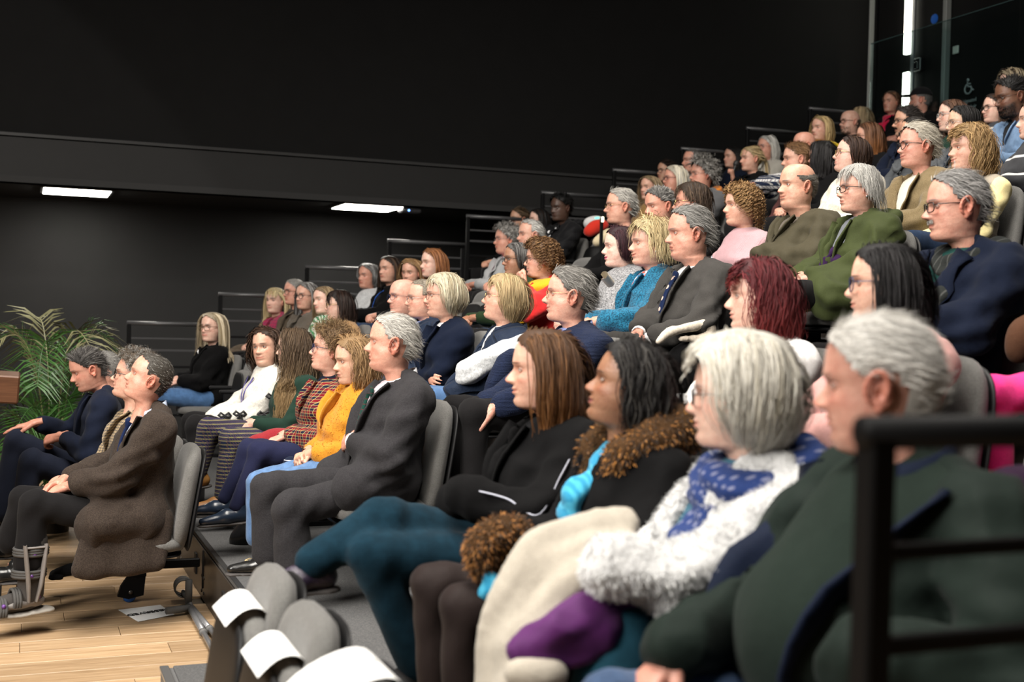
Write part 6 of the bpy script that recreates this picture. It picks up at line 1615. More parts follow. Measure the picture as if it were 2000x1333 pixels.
person('person in black top and thin round glasses with a heavy brown fringe', 1351, 398, 5, 92, dict(skin=RUD, hair=(.050, .030, .018), hair2=(.09, .055, .03), hmix=.3, hairstyle='pixie', bangs=.85, age=.6, vol=.018, facey=.06), pitch=4, hs=1.08, top=sweater(blk), bottom=dict(mat=dktrous), glasses=('round', gwire, .8))
person('person in dusty pink ribbed jumper with sunglasses pushed up in curls', 1448, 403, 5, 68, dict(skin=(.64, .38, .28), hair=(.36, .20, .065), hair2=(.24, .12, .035), hmix=.4, hairstyle='curlmid', hlen=.75, fem=1, age=.4, vol=.020, smile=.1, hn=1.1), hs=1.05, top=sweater(pink), bottom=dict(mat=djeans))
person('person in khaki jacket with folded arms and a slight smile', 1557, 364, 5, 60, dict(skin=(.62, .36, .26), hair=(.20, .185, .16), hairstyle='short', bald=.058, age=.4, smile=.7, fat=.8, jaw=.05), hs=1.05, fat=.6, wide=1.1, top=coat(khaki, vb=.16, vw=.07, inf=.024, bulk=1.15, lapel=.05, fold=.013), under=dict(mat=cloth('taupe_tee', (.12, .10, .08))), bottom=dict(mat=djeans), arms=dict(l=((1488, 497, -.04), None, (0, 0, 0), (0, 0, 0)), r=((1515, 520, .10), None, (0, 0, 0), (0, 0, 0)), px=1, le=(1588, 512, .27)))
person('person in olive green parka and purple scarf with folded hands', 1677, 371, 5, 68, dict(skin=(.62, .37, .28), hair=(.60, .585, .55), hair2=(.40, .39, .37), hmix=.25, hairstyle='pixie', hlen=1.1, bangs=.8, fem=1, age=.8, smile=-.2, vol=.02, facey=.060), hs=1.05, wide=1.08, top=coat(parka, vb=.34, vw=.06, inf=.03, bulk=1.3, collar='hood', lapel=.05, fold=.016, hang=.25), under=dict(mat=cloth('grey_polo', (.14, .15, .17))), scarf=dict(mat=purple, r=.026, R=.072, double=0, ends=[(.045, .055, .36), (-.04, -.05, .36)]), bottom=dict(mat=dktrous), glasses=('rect', gblk), arms=dict(l=((1578, 545, .05), 'clasp', (.7, -.5, -.2), (.4, .5, .8)), r=((1565, 540, -.05), 'clasp', (.7, .6, -.2), (.4, -.4, .9)), px=1), extra=earring(silver, .007))
# ------------------------------------------------------------------ row 6
person('person in dark top at the far end of the sixth row, face half hidden', 1013, 429, 6, 58, dict(skin=TAN, hair=(.11, .065, .03), hairstyle='pony', tail=0, fem=1, age=.1), top=sweater(blk), bottom=dict(mat=dktrous))
person('person with dark tresses half hidden beside the black hooded jacket', 1052, 431, 6, 70, dict(skin=PALE, hair=BLACK, hair2=DBROWN, hairstyle='mid', hlen=.8, fem=1, age=.1), top=sweater(blk), bottom=dict(mat=dktrous))
person('person in black hooded padded jacket with white drawstrings', 1095, 407, 6, 48, dict(skin=DARK, hair=(.006, .006, .006), hairstyle='afro', age=.1, lips=(.07, .03, .025), nose=1.05, browcol=(.006, .005, .004)), pitch=-4, hs=1.06, wide=1.1, top=coat(puffb, vb=.10, collar='hood', inf=.03, bulk=1.2), under=dict(mat=blk2), bottom=dict(mat=dktrous), extra=lanyard(badge, None, .13, .01, .007))
person('person in cream fleece jacket and large thin framed glasses', 1662, 304, 6, 78, dict(skin=(.66, .43, .35), hair=(.040, .020, .014), hair2=(.07, .035, .02), hmix=.3, hairstyle='bob', hlen=.75, fem=1, age=.1, part=.0, facey=.056), pitch=10, top=coat(fleece, vb=.08, vw=.03, inf=.035, bulk=1.3, collar='coat', lapel=0, fold=.012), under=dict(mat=fleece), bottom=dict(mat=djeans), glasses=('round', gwire, 1.15), arms='crossed')
person('person in olive tweed jacket and open white collar with round glasses', 1792, 286, 6, 66, dict(skin=(.62, .33, .25), hair=(.62, .57, .47), hair2=(.46, .41, .32), hmix=.3, hairstyle='shortm', hlen=1.3, age=.8, smile=.8, recede=.022, vol=.018, ear=1.1), hs=1.06, wide=1.06, top=jacket(tweedg, vb=.36, vw=.07, inf=.024, bulk=1.15, fold=.012), under=dict(mat=cloth('cream_shirt', (.62, .58, .50)), collar=True), bottom=dict(mat=dktrous), glasses=('round', gblk), extra=buttons(plain('navy_badge', (.01, .02, .08), .3), (-.10,), (.20,), .022))
person('person in beige gilet over pale yellow sleeves with folded hands, laughing', 1893, 292, 6, 66, dict(skin=(.66, .40, .30), hair=(.46, .28, .10), hair2=(.34, .19, .06), hmix=.35, hairstyle='wavymid', hlen=.78, bangs=.75, curl=1.6, fem=1, age=.6, smile=1.2, vol=.028, facey=.062, hn=1.15), hs=1.06, wide=1.05, top=dict(kind='gilet', mat=beigeg, inf=.018, sleeves=False, collar='coat', fold=.008, slv2=yellow), under=dict(mat=yellow), bottom=dict(mat=djeans), arms=dict(l=((1822, 478, .05), 'clasp', (.7, -.5, -.25), (.4, .5, .8)), r=((1808, 474, -.05), 'clasp', (.7, .6, -.25), (.4, -.4, .9)), px=1), extra=earring(pearl, .005))
# ------------------------------------------------------------------ row 7
person('person in tan fur-trimmed top seated at the far end of the seventh row', 1268, 368, 7, 42, dict(skin=L1, hair=(.34, .235, .12), hair2=(.22, .14, .065), hmix=.4, hairstyle='long', hlen=.8, fem=1, age=.5, facey=.054), hs=1.02, top=sweater(cloth('tan_knit', (.24, .14, .05))), bottom=dict(mat=dktrous))
person('person with plum rectangular glasses and pale silver bob beside the orange scarf', 1317, 350, 7, 70, dict(skin=RUD, hair=(.66, .60, .46), hair2=WH, hmix=.4, hairstyle='mid', hlen=.72, fem=1, age=.6, facey=.062, vol=.018), hs=1.03, top=sweater(blk2), bottom=dict(mat=dktrous), glasses=('rect', gred))
person('person in grey coat and orange scarf wearing glasses', 1371, 342, 7, 66, dict(skin=RUD, hair=(.21, .20, .185), hair2=(.34, .33, .31), hmix=.4, hairstyle='curlshort', hlen=1.2, age=.7, smile=.2, vol=.028), hs=1.06, top=coat(cloth('grey_coat', (.085, .085, .088)), vb=.2), under=dict(mat=blk2), scarf=dict(mat=orange, r=.042, R=.090, ends=[(.04, .06, .16)]), bottom=dict(mat=dktrous), glasses=('wire', gsil))
person('person half hidden behind the khaki jacket with swept ginger fringe', 1556, 312, 7, 76, dict(skin=L1, hair=(.25, .125, .045), hair2=(.16, .075, .025), hmix=.35, hairstyle='brush', hlen=1.0, sweep=-1, age=.2), pitch=-2, hs=1.08, top=sweater(wine), bottom=dict(mat=dktrous), arms='crossed')
person('person with black tresses turned away behind the cream fleece', 1604, 306, 7, 118, dict(skin=L1, hair=BLACK, hair2=(.02, .018, .02), hairstyle='mid', hlen=.9, fem=1), top=sweater(blk), bottom=dict(mat=dktrous))
person('person in dark jacket with thick glasses hidden behind the tweed jacket', 1786, 263, 7, 76, dict(skin=TAN, hair=(.018, .013, .010), hairstyle='short', age=.2, stubble=.3), top=coat(puffg, vb=.1), under=dict(mat=blk2), bottom=dict(mat=dktrous), glasses=('square', gblk))
person('person in grey padded jacket over a bright blue top with clear glasses', 1880, 243, 7, 70, dict(skin=ASIA, hair=(.010, .009, .009), hair2=(.02, .018, .018), hairstyle='bob', hlen=.62, fem=1, age=.1, part=.03, facey=.06), top=coat(puffg, vb=.14, vw=.05, inf=.03, bulk=1.2), under=dict(mat=cloth('royal_blue_top', (.01, .13, .45))), bottom=dict(mat=dktrous), glasses=('wire', gsil))
person('person in dark grey sweater with white stripes at the right edge', 2022, 236, 7, 80, dict(skin=PALE, hair=BROWN, hairstyle='mid', fem=1, age=.1), top=sweater(stripeg, inf=.02, bulk=1.15), bottom=dict(mat=dktrous))
# ------------------------------------------------------------------ rows 8 to 12
person('person in dark glasses half hidden behind the plum glasses', 1300, 335, 8, 55, dict(skin=TAN, hair=DBROWN, hairstyle='pony', tail=0, fem=1, age=.1), top=sweater(blk), bottom=dict(mat=dktrous), glasses=('square', gblk))
person('person whose bare forehead shows above the orange scarf', 1352, 315, 8, 70, dict(skin=RUD, hair=DGREY, hairstyle='short', recede=.05, age=.6), top=sweater(blk), bottom=dict(mat=dktrous))
c_mic = person('person in navy top speaking into a black microphone', 1466, 311, 8, 62, dict(skin=L1, hair=(.50, .36, .16), hair2=(.36, .24, .10), hmix=.35, hairstyle='pony', bangs=.8, fem=1, age=.1), hs=1.04, top=coat(blk, vb=.12, collar='coat', colmat=cloth('beige_collar', (.4, .3, .17))), under=dict(mat=navy), bottom=dict(mat=dktrous), arms=dict(l=((1432, 352, .10), 'fist', (.25, .1, .9), (-.6, .8, 0)), r=((1405, 372, -.1), 'rest', (.8, .3, .1), (.3, 0, 1)), px=1))
person('person in navy and white nordic jumper with dark glasses', 1570, 284, 8, 72, dict(skin=RUD, hair=GREY, hairstyle='buzz', bald=.02, age=.5), top=sweater(nordic, inf=.024, bulk=1.25), bottom=dict(mat=dktrous), glasses=('rect', gblk), arms=dict(l=((1470, 362, .04), 'rest', (.8, -.2, -.2), (.3, 0, 1)), r=((1460, 365, -.25), 'rest', (.8, .2, -.2), (.3, 0, 1)), px=1))
person('person in black coat with chestnut waves and tortoise glasses', 1697, 269, 8, 84, dict(skin=L1, hair=(.10, .040, .016), hair2=(.17, .07, .025), hmix=.35, hairstyle='mid', hlen=.85, tip=(.22, .085, .025), fem=1, age=.3, facey=.06), hs=1.06, top=coat(blk, vb=.12), under=dict(mat=blk2), bottom=dict(mat=dktrous), glasses=('round', gtort), extra=earring(pearl, .008))
person('person in dark jacket with black glasses and moustache below the cap', 1772, 239, 8, 72, dict(skin=TAN, hair=(.022, .016, .013), hairstyle='brush', age=.2, beard='moustache', stubble=.25, nose=1.15), hs=1.02, top=coat(navy, vb=.12), under=dict(mat=blk2), bottom=dict(mat=dktrous), glasses=('rect', gblk))
person('person in dark green top with large clear framed glasses', 1859, 227, 8, 72, dict(skin=PALE, hair=(.075, .032, .018), hair2=(.13, .06, .03), hmix=.4, hairstyle='long', hlen=.7, fem=1, age=.05, part=.0, facey=.06), hs=1.04, top=sweater(bottle), bottom=dict(mat=dktrous), glasses=('square', gclear))
person('person in denim jacket leaning forward and laughing', 1976, 190, 8, 64, dict(skin=(.16, .080, .048), hair=(.008, .007, .007), hairstyle='brush', age=.1, smile=1.2, beard='full', beardlen=.7, lips=(.16, .07, .06), stubble=.7), pitch=-12, hs=1.14, dx=-.1, top=coat(denimj, vb=.2, lapel=.05), under=dict(mat=cloth('charcoal_tee', (.02, .02, .022))), bottom=dict(mat=djeans), glasses=('wire', gblk))
person('person with a dark plait and glasses beside the denim jacket', 1944, 213, 9, 62, dict(skin=PALE, hair=(.035, .018, .012), hair2=BROWN, hairstyle='long', hlen=.8, fem=1, age=.05, smile=.7, facey=.056), hs=1.04, top=sweater(stripeg), bottom=dict(mat=dktrous), glasses=('square', gblk))
person('person with dark tresses behind the microphone', 1430, 308, 9, 55, dict(skin=L1, hair=BLACK, hairstyle='mid', fem=1, age=.1, facey=.055), top=sweater(navy), bottom=dict(mat=dktrous))
person('person in pale floral scarf with wire glasses and long silver strands', 1497, 289, 9, 50, dict(skin=RUD, hair=(.66, .65, .62), hair2=WH, hmix=.4, hairstyle='mid', hlen=.72, fem=1, age=.8, smile=.7, facey=.055), hs=1.05, top=coat(cloth('pale_coat', (.36, .34, .30)), vb=.14), under=dict(mat=ltscarf), scarf=dict(mat=ltscarf, r=.028, R=.074, ends=[(.02, .04, .2)]), bottom=dict(mat=dktrous), glasses=('wire', gsil))
person('person in bright yellow coat in the upper rows', 1603, 252, 9, 44, dict(skin=L1, hair=(.50, .35, .14), hair2=(.36, .23, .085), hmix=.35, hairstyle='mid', hlen=.68, fem=1, age=.3, facey=.055), hs=1.05, top=coat(ylcoat, vb=.12), under=dict(mat=ylcoat), bottom=dict(mat=dktrous))
person('person in black top with glasses and full beard', 1660, 239, 10, 62, dict(skin=(.62, .38, .29), hair=(.10, .07, .045), hairstyle='buzz', bald=.02, age=.3, beard='full', smile=.4), hs=1.05, top=sweater(blk), bottom=dict(mat=dktrous), glasses=('rect', gblk))
person('person with fair tresses behind the bearded face', 1680, 229, 11, 110, dict(skin=PALE, hair=(.46, .33, .17), hairstyle='mid', fem=1), top=sweater(blk), bottom=dict(mat=dktrous))
person('person in crimson scarf and blue top at the very back', 1740, 200, 11, 38, dict(skin=(.50, .27, .19), hair=(.12, .055, .025), hair2=(.2, .09, .035), hmix=.4, hairstyle='pixie', hlen=.65, fem=1, age=.5, facey=.066), top=coat(blk, vb=.22, vw=.07), under=dict(mat=cloth('royal_purple_top', (.03, .02, .22))), scarf=dict(mat=redscarf, r=.034, R=.075, ends=[(.06, .07, .34), (-.06, -.07, .3)]), bottom=dict(mat=dktrous))
def cap(c):
    v = Vol((-.15, -.14, -.05), (.22, .14, .19), .009)
    v.ell((-.008, 0, .045), (.112, .090, .092), 0.0)
    v.carve(lambda X, Y, Z: .048 - Z + 0 * X + 0 * Y)
    v.ell((.125, 0, .050), (.075, .070, .010), .012)
    V, Q = v.mesh(); V = (V * c['hsz']) @ c['Rb'].T + c['H']; c['emit']('cap', V, Q, cloth('black_cap', (.008, .008, .009)))
person('person in black jacket and black peaked cap at the very back', 1797, 196, 11, 92, dict(skin=(.50, .27, .20), hair=DGREY, hairstyle='short', age=.6, stubble=.15), hs=1.05, top=coat(blk, vb=.1), under=dict(mat=blk2), bottom=dict(mat=dktrous), extra=cap)
person('person with a fair topknot mostly hidden behind the denim jacket', 1972, 166, 10, 60, dict(skin=PALE, hair=(.40, .32, .2), hair2=DBROWN, hmix=.3, hairstyle='puffy', fem=1), top=sweater(blk), bottom=dict(mat=dktrous))
# ------------------------------------------------------------------ seats below and around the people
for i, (o, H, row, base, D) in enumerate(PEOPLE):
    lab = o['label'].split(' ')
    seat(base[0], base[1], base[2], 'grey upholstered tip-up seat under the person ' + ' '.join(lab[1:9]).rstrip(','), False, 'taupe' if i % 7 == 5 and row < 4 else 'grey', arms=not any(q[2] == row and 0 < base[1] - q[3][1] < .78 for q in PEOPLE), leg=row > 1)
def seat_px(px, row, label, up=True, kind='grey', dY=0.0):
    x = row_head(row) - .02; y = at_x(px, 600, x)[1] + dY
    return seat(x, y, row_z(row), label, up, kind)
seat_px(440, 2, 'empty grey folded seat next to the black coat and blue jeans', kind='grey'); seat_px(462, 2, 'empty taupe folded seat left of the cream jumper, nearer the black coat', kind='taupe'); seat_px(487, 2, 'empty taupe folded seat directly beside the cream jumper', kind='taupe')
seat_px(895, 4, 'empty grey folded seat right of the copper bob'); seat_px(925, 4, 'empty grey folded seat in the fourth row below the light grey coat'); seat_px(965, 4, 'empty grey folded seat left of the dark olive top')
seat_px(1090, 5, 'empty grey seat below the black hooded padded jacket', False); seat_px(1130, 5, 'empty grey folded seat in the fifth row, middle of the gap'); seat_px(1170, 5, 'empty grey folded seat left of the dark fleece')
seat_px(1135, 6, 'empty grey seat in the sixth row holding the red garment'); seat_px(1185, 6, 'empty grey folded seat behind the gold wire glasses')
seat_px(1150, 4, 'empty grey folded seat left of the grey marl jumper'); seat_px(2035, 3, 'empty grey seat nearest the rail in the third row', False).scale = (1, 1, .88)
def world_blob(name, label, cat, chains, mat, h=.012, k=.03, fold=.010, seed=1, ff=20, group=None, flat=None, fl=1.0, fur=None):
    """chains: lists of (px, py, Y, r)"""
    cs = [[(at_y(a, b, Y), r) for a, b, Y, r in ch] for ch in chains]
    P = np.array([p for ch in cs for p, r in ch]); org = np.array([P[:, 0].mean(), P[:, 1].mean(), P[:, 2].min()])
    v = Vol(P.min(0) - .16, P.max(0) + .16, h)
    for ch in cs:
        pts = catmull([p for p, r in ch], max(len(ch) * 3, 4)); rs = catmull([r for p, r in ch], max(len(ch) * 3, 4))[:, 0]
        v.chain(pts, rs, k, **({} if flat is None else dict(flat=flat, fl=fl)))
    V, Q = v.mesh(); N = vnormals(V, Q)
    r1 = 1 - 2 * np.abs(sines(V, seed, ff)); V = V + N * (fold * (1.2 * r1 - .6 + .6 * sines(V, seed + 3, ff * 2.4)))[:, None]
    o = mk_obj(name, mk_mesh(name, V - org, [Q]), mat, None, org); tag(o, label, cat, group)
    if fur:
        v2, q2, c2, s2 = fur_on(V - org, Q, *fur, seed); mk_obj('pile', mk_mesh('pile', v2, [q2], True, c2), furmat(), o)
    return o
# laps
fleece2 = cloth('beige_blanket', (.40, .36, .30), bump=.4)
yw = 2.30
Lb = [(1225, 1012), (1130, 1030), (1050, 1052), (1000, 1120), (962, 1215), (950, 1310), (940, 1400)]; Rb_ = [(1230, 1075), (1185, 1110), (1125, 1150), (1075, 1205), (1035, 1265), (1005, 1330), (985, 1400)]
rb = random.Random(4); ch = []
for t in (0, .18, .36, .52, .70, .86, 1.0):
    ch.append([(a_[0] * (1 - t) + b_[0] * t + rb.uniform(-5, 5), a_[1] * (1 - t) + b_[1] * t + rb.uniform(-5, 5), yw + .02 - .10 * t, .020 + rb.uniform(-.003, .008)) for a_, b_ in zip(Lb, Rb_)])
world_blob('fleece_blanket', 'beige fleece blanket bundled on the lap of the white coat', 'blanket', ch, fleece2, .010, .012, .004, 3, 18)
world_blob('purple_coat', 'purple coat with pale lining under the beige blanket', 'coat', [[(1210, 1180, yw - .10, .035), (1130, 1215, yw - .11, .042), (1065, 1250, yw - .12, .040), (1012, 1272, yw - .12, .022)], [(1190, 1225, yw - .12, .040), (1110, 1265, yw - .12, .042), (1050, 1290, yw - .12, .030)], [(1215, 1205, yw - .08, .03), (1150, 1260, yw - .1, .04)]], cloth('purple_lap_coat', (.075, .010, .090), rough=.6), .010, .008, .014, 5, 26)
world_blob('coat_lining', 'cream turned-back cuff of fleece below the purple coat', 'coat', [[(1010, 1315, yw - .14, .022), (1050, 1322, yw - .15, .026), (1085, 1318, yw - .15, .022)]], fleece2, .008, .015, .004, 6, 30)
world_blob('denim_skirt', 'dark teal skirt hem beside the white fluffy coat', 'skirt', [[(1215, 1230, yw - .10, .06), (1200, 1290, yw - .10, .07), (1180, 1350, yw - .1, .07)]], cloth('teal_skirt', (.012, .050, .075), 'denim'), .012, .03, .010, 7)
ys = 6.9
world_blob('red_shawl', 'red woollen shawl with fringe across the tartan jacket lap', 'shawl', [[(600, 855, ys - .1, .045), (555, 858, ys - .1, .055), (505, 870, ys - .12, .05), (478, 890, ys - .12, .04)], [(575, 880, ys - .16, .05), (530, 895, ys - .16, .05), (500, 905, ys - .16, .035)], [(560, 915, ys - .17, .03), (525, 915, ys - .17, .03)]], cloth('red_shawl', (.20, .010, .016), 'tweed', (.28, .02, .025)), .012, .03, .010, 8, 26)
fr = MB(); rr2 = random.Random(5)
for i in range(14):
    a = at_y(500 + i * 3.5, 917 + rr2.uniform(-2, 2), ys - .17); fr.tube([a, a + np.array([rr2.uniform(-.01, .01), 0, -.04]), a + np.array([rr2.uniform(-.015, .015), 0, -.08])], [.003, .003, .002], 5)
sh = bpy.data.objects['red_shawl']; oo = fr.build('fringe', cloth('red_shawl', (.2, .01, .016)), None, True); oo.location = -sh.location; oo.parent = sh
yg = at_x(1346, 456, row_head(4))[1]
world_blob('folded_coat', 'black coat with cream fleece lining across the grey suit lap', 'coat', [[(1400, 665, yg - .38, .04), (1360, 680, yg - .38, .045), (1320, 705, yg - .38, .04)], [(1390, 695, yg - .38, .06), (1355, 725, yg - .38, .07), (1390, 765, yg - .38, .07)]], blk, .012, .04, .010, 11)
world_blob('fleece_lining', 'cream fleece edge of the black coat on the grey suit lap', 'coat', [[(1285, 668, yg - .42, .014), (1310, 648, yg - .42, .020), (1345, 640, yg - .42, .020), (1378, 634, yg - .42, .024), (1388, 648, yg - .42, .024), (1370, 662, yg - .42, .020), (1330, 662, yg - .42, .012)]], cloth('cream_lining', (.52, .45, .36), 'boucle', (.6, .53, .44), .4), .008, .012, .004, 12, 40)
yb = at_x(538, 588, row_head(3))[1]
world_blob('tweed_wrap', 'brown tweed wrap on the lap of the pink tartan coat', 'wrap', [[(500, 690, yb - .1, .06), (475, 690, yb - .1, .07), (455, 695, yb - .1, .05)], [(470, 715, yb - .1, .05), (460, 740, yb - .1, .04)]], tweedbr, .016, .04, .008, 13)
yq = at_x(985, 584, row_head(3))[1]
world_blob('quilted_coat_on_lap', 'navy quilted coat folded over the lap beside the jeans', 'coat', [[(985, 700, yq - .12, .06), (940, 735, yq - .14, .07), (890, 765, yq - .14, .06)], [(985, 745, yq - .14, .06), (930, 770, yq - .15, .06), (880, 780, yq - .14, .04)]], quilt, .013, .04, .012, 14)
world_blob('floral_pouch', 'small bright floral scarf bundled beside the navy knit sleeve', 'scarf', [[(965, 700, yq - .2, .02), (985, 690, yq - .2, .028), (1000, 682, yq - .2, .02)]], floral, .008, .02, .006, 15)
world_blob('navy_cardigan', 'navy cable cardigan hanging between the quilted coat and the brown fringe', 'cardigan', [[(1000, 695, yq - .26, .035), (975, 735, yq - .26, .05), (965, 780, yq - .26, .045), (985, 800, yq - .26, .03)]], navyknit, .010, .03, .008, 16)
yf = at_x(1226, 757, row_head(2))[1]
world_blob('fur_cuff', 'tiger-striped fur cuff of the black coat above the cyan cloth', 'fur cuff', [[(945, 1110, yf - .14, .030), (938, 1075, yf - .14, .034), (965, 1045, yf - .13, .036), (1005, 1040, yf - .12, .036), (1020, 1075, yf - .12, .034)], [(985, 1130, yf - .13, .025), (990, 1085, yf - .13, .034)]], cloth('fur_base', (.05, .025, .01)), .009, .015, .004, 17, fur=(4000, .016, .0014, [(.42, .18, .045), (.30, .12, .03), (.10, .05, .02), (.02, .013, .009)]))
world_blob('cyan_cloth', 'crumpled cyan cloth on the black skirt', 'cloth', [[(955, 1125, yf - .16, .016), (965, 1145, yf - .16, .024), (950, 1160, yf - .16, .018), (975, 1150, yf - .16, .02)]], cyan, .007, .012, .006, 18, 50)
# red and white things on the empty seats
y6 = at_x(1135, 600, row_head(6))[1]
world_blob('red_garment', 'red garment draped over an empty seat in the sixth row', 'garment', [[(1150, 452, y6 - .1, .045), (1165, 443, y6 - .1, .05), (1180, 440, y6 - .1, .04)]], cloth('red_garment', (.50, .025, .012)), .016, .03, .006, 19)
world_blob('white_bag', 'white bag behind the red garment on the seats', 'bag', [[(1150, 437, y6 + .15, .05), (1170, 434, y6 + .15, .05)]], cloth('white_bag', (.55, .55, .55)), .016, .03, .004, 20)
world_blob('cream_cloth', 'cream cloth rolled on the seat left of the gold wire glasses', 'cloth', [[(1165, 474, y6 - .55, .035), (1180, 464, y6 - .55, .045), (1192, 456, y6 - .55, .04)]], cloth('cream_cloth', (.55, .46, .30)), .014, .02, .005, 21)
yp = 3.15
world_blob('brown_bag', 'brown leather bag corner at the right edge above the hot pink skirt', 'bag', [[(1990, 690, yp, .035), (1998, 655, yp, .045), (2030, 640, yp, .05)]], cloth('brown_bag', (.075, .035, .02)), .010, .02, .004, 22)
o = world_blob('plum_coat', 'dark plum coat with round white badge beside the foreground rail', 'coat', [[(1970, 965, 1.75, .035), (2010, 985, 1.75, .06), (2050, 1000, 1.75, .06)], [(1985, 1050, 1.75, .04), (2020, 1060, 1.75, .05)]], cloth('plum_coat', (.022, .010, .024)), .010, .03, .006, 23)
b = at_y(1984, 993, 1.70); mb = MB().lathe([(0, .005), (.012, .005), (.014, .002), (.014, -.004)], 20, nrm(CAMP - b), (0, 0, 0)).build('badge', plain('badge_white', (.6, .57, .56), .3), None, True); mb.location = Vector(b) - o.location; mb.parent = o
# bags and shoes on the second tier
yb2 = 7.3
world_blob('black_handbag', 'black leather handbag on the tier behind the navy loafers', 'handbag', [[(492, 1015, 6.6, .03), (485, 1040, 6.6, .06), (470, 1055, 6.6, .05)]], plain('black_leather', (.012, .012, .013), .28, noise=.2, nscale=40, bump=.2), .010, .03, .004, 25)
world_blob('striped_bag', 'small navy bag with white stripes by the mustard coat', 'bag', [[(565, 905, 6.15, .03), (580, 912, 6.15, .035), (592, 905, 6.15, .03)]], cloth('navy_striped_bag', (.010, .014, .030), 'stripe', (.6, .6, .62), 3.0), .009, .02, .003, 26)
world_blob('mustard_scarf', 'mustard scarf trailing below the charcoal trouser hem', 'scarf', [[(520, 1092, 5.9, .022), (540, 1085, 5.85, .03), (556, 1095, 5.85, .025)]], cloth('mustard_scarf', (.42, .17, .012)), .008, .015, .004, 27)
world_blob('leopard_pouch', 'leopard print pouch with pale tassel at the tier edge', 'pouch', [[(485, 1100, 5.95, .020), (500, 1105, 5.95, .028), (512, 1098, 5.95, .02)]], cloth('leopard_print', (.52, .40, .22), 'dots', (.02, .015, .01), 2.4), .007, .012, .003, 28)
# ------------------------------------------------------------------ reserved seats with papers, foreground
def sheet(name, label, prof, w, loc, rz=0, text=None, mat=None):
    prof = smooth_pts(catmull(prof, 14), 1); n = len(prof); y = np.linspace(-w / 2, w / 2, 6)
    V = np.array([[p[0], yy_, p[1]] for p in prof for yy_ in y]); Q = grid_faces(n, 6, False)
    V2 = V + np.array([.0004, 0, .0006]); Vv = np.vstack([V, V2]); QQ = np.vstack([Q, Q[:, ::-1] + len(V)])
    o = mk_obj(name, mk_mesh(name, Vv, [QQ]), mat or plain('white_paper', (.80, .80, .79), .6), None, loc); o.rotation_euler = (0, 0, rz)
    tag(o, label, 'paper', 'paper notices on the reserved seats'); return o
XS = .590 - .205
for k, (y, lab) in enumerate(((3.12, 'farthest'), (2.68, 'middle'), (2.24, 'nearest'))):
    s_ = seat(XS, y, 0, 'folded grey front-row seat under a white paper notice, %s of three' % lab, True, arms=False); s_.scale = (1, .94, 1.0)
    if k < 2: o = sheet('paper_notice', 'white paper sheet draped over a folded front-row seat, %s of three' % lab, [(.200, .70), (.196, .75), (.184, .788), (.155, .800), (.120, .790), (.086, .758)], .215, (XS, y - .01, 0))
    else:
        o = sheet('paper_notice', 'white paper printed RESERVED draped over the nearest folded front-row seat', [(.285, .79), (.278, .84), (.25, .868), (.20, .865), (.13, .835), (.08, .79)], .215, (XS, y - .01, 0))
        d_ = nrm(np.array([-.06, 0, -.042])); nn_ = np.cross((0, 1, 0), -d_)
        text_mesh('lettering', 'RESERVED', .034, plain('black_print', (.01, .01, .01), .6), o, tuple(np.array([.105, 0, .8165]) + nn_ * .004), np.stack([(0, 1, 0), -d_, nn_], 1))
# paper on the floor
P4 = [at_z(*p, .003) for p in ((231, 1192), (313, 1182), (341, 1201), (270, 1215))]
cen = sum(P4) / 4
o = mk_obj('paper_notice', mk_mesh('paper_notice', np.array([p - cen for p in P4] + [p - cen - np.array([0, 0, .001]) for p in P4]), [np.array([[0, 1, 2, 3], [7, 6, 5, 4]])], False), plain('white_paper', (.80, .80, .79), .6), None, cen)
tag(o, 'white paper printed RESERVED lying upside down on the wooden floor', 'paper')
ex_ = nrm(P4[0] - P4[1]); ey_ = nrm(P4[0] - P4[3]); ex_ = nrm((P4[0] - P4[1]) + (P4[3] - P4[2])); ey_ = np.cross((0, 0, 1), ex_)
text_mesh('lettering', 'RESERVED', .050, plain('black_print', (.01, .01, .01), .6), o, tuple(ey_ * .0 + np.array([0, 0, .002])), np.stack([ex_, ey_, (0, 0, 1)], 1))
# crutches
alu = plain('grey_aluminium', (.30, .30, .31), .35, metal=.7); rub = plain('grey_rubber', (.09, .088, .085), .7)
def crutch(tip, elbow, grip, label):
    a, b = at_z(*tip, .022), at_z(*elbow, .03); root = empty('crutch', a); tag(root, label, 'crutch', 'crutches on the floor'); b = b - a; u = nrm(b)
    MB().tube([u * .03, b * .52], .0125, 12).build('lower_tube', alu, root, True); MB().tube([b * .48, b], .015, 12).build('upper_tube', alu, root, True)
    MB().tube([b * .475, b * .50], .019, 12).build('clip', rub, root, True)
    MB().tube([u * -.01, u * .0, u * .05], [.024, .026, .017], 14).build('rubber_tip', rub, root, True)
    mb = MB()
    for t in np.linspace(.55, .95, 9): mb.lathe([(0, .002), (.004, .0015), (.0045, 0)], 8, (-.6, -.6, .5), b * t + np.array([-.010, -.008, .006]))
    mb.build('adjust_holes', plain('hole_black', (.01, .01, .01), .6), root)
    MB().tube([b, b + np.array(grip) * .45, b + np.array(grip)], [.017, .019, .018], 12).build('hand_grip', rub, root, True)
    c = b + u * .10 + np.array([0, 0, .02]); MB().tube([b, c, c + u * .12], .011, 10).build('forearm_bar', rub, root, True)
    n = 20; th = np.linspace(.5, 5.8, n); sdv = nrm(np.cross(u, (0, 0, 1))); ring = np.array([c + u * .13 + .045 * (math.cos(t) * sdv + math.sin(t) * np.array([0, 0, 1.0])) + np.array([0, 0, .03]) for t in th])
    V, Q = strip(ring, np.tile(u, (n, 1)), np.full(n, .022), nrm(ring - ring.mean(0)), .005); mk_obj('cuff', mk_mesh('cuff', V, [Q]), rub, root)
crutch((430, 1296), (368, 1183), (.0, .0, .13), 'grey forearm crutch with upright handle lying on top')
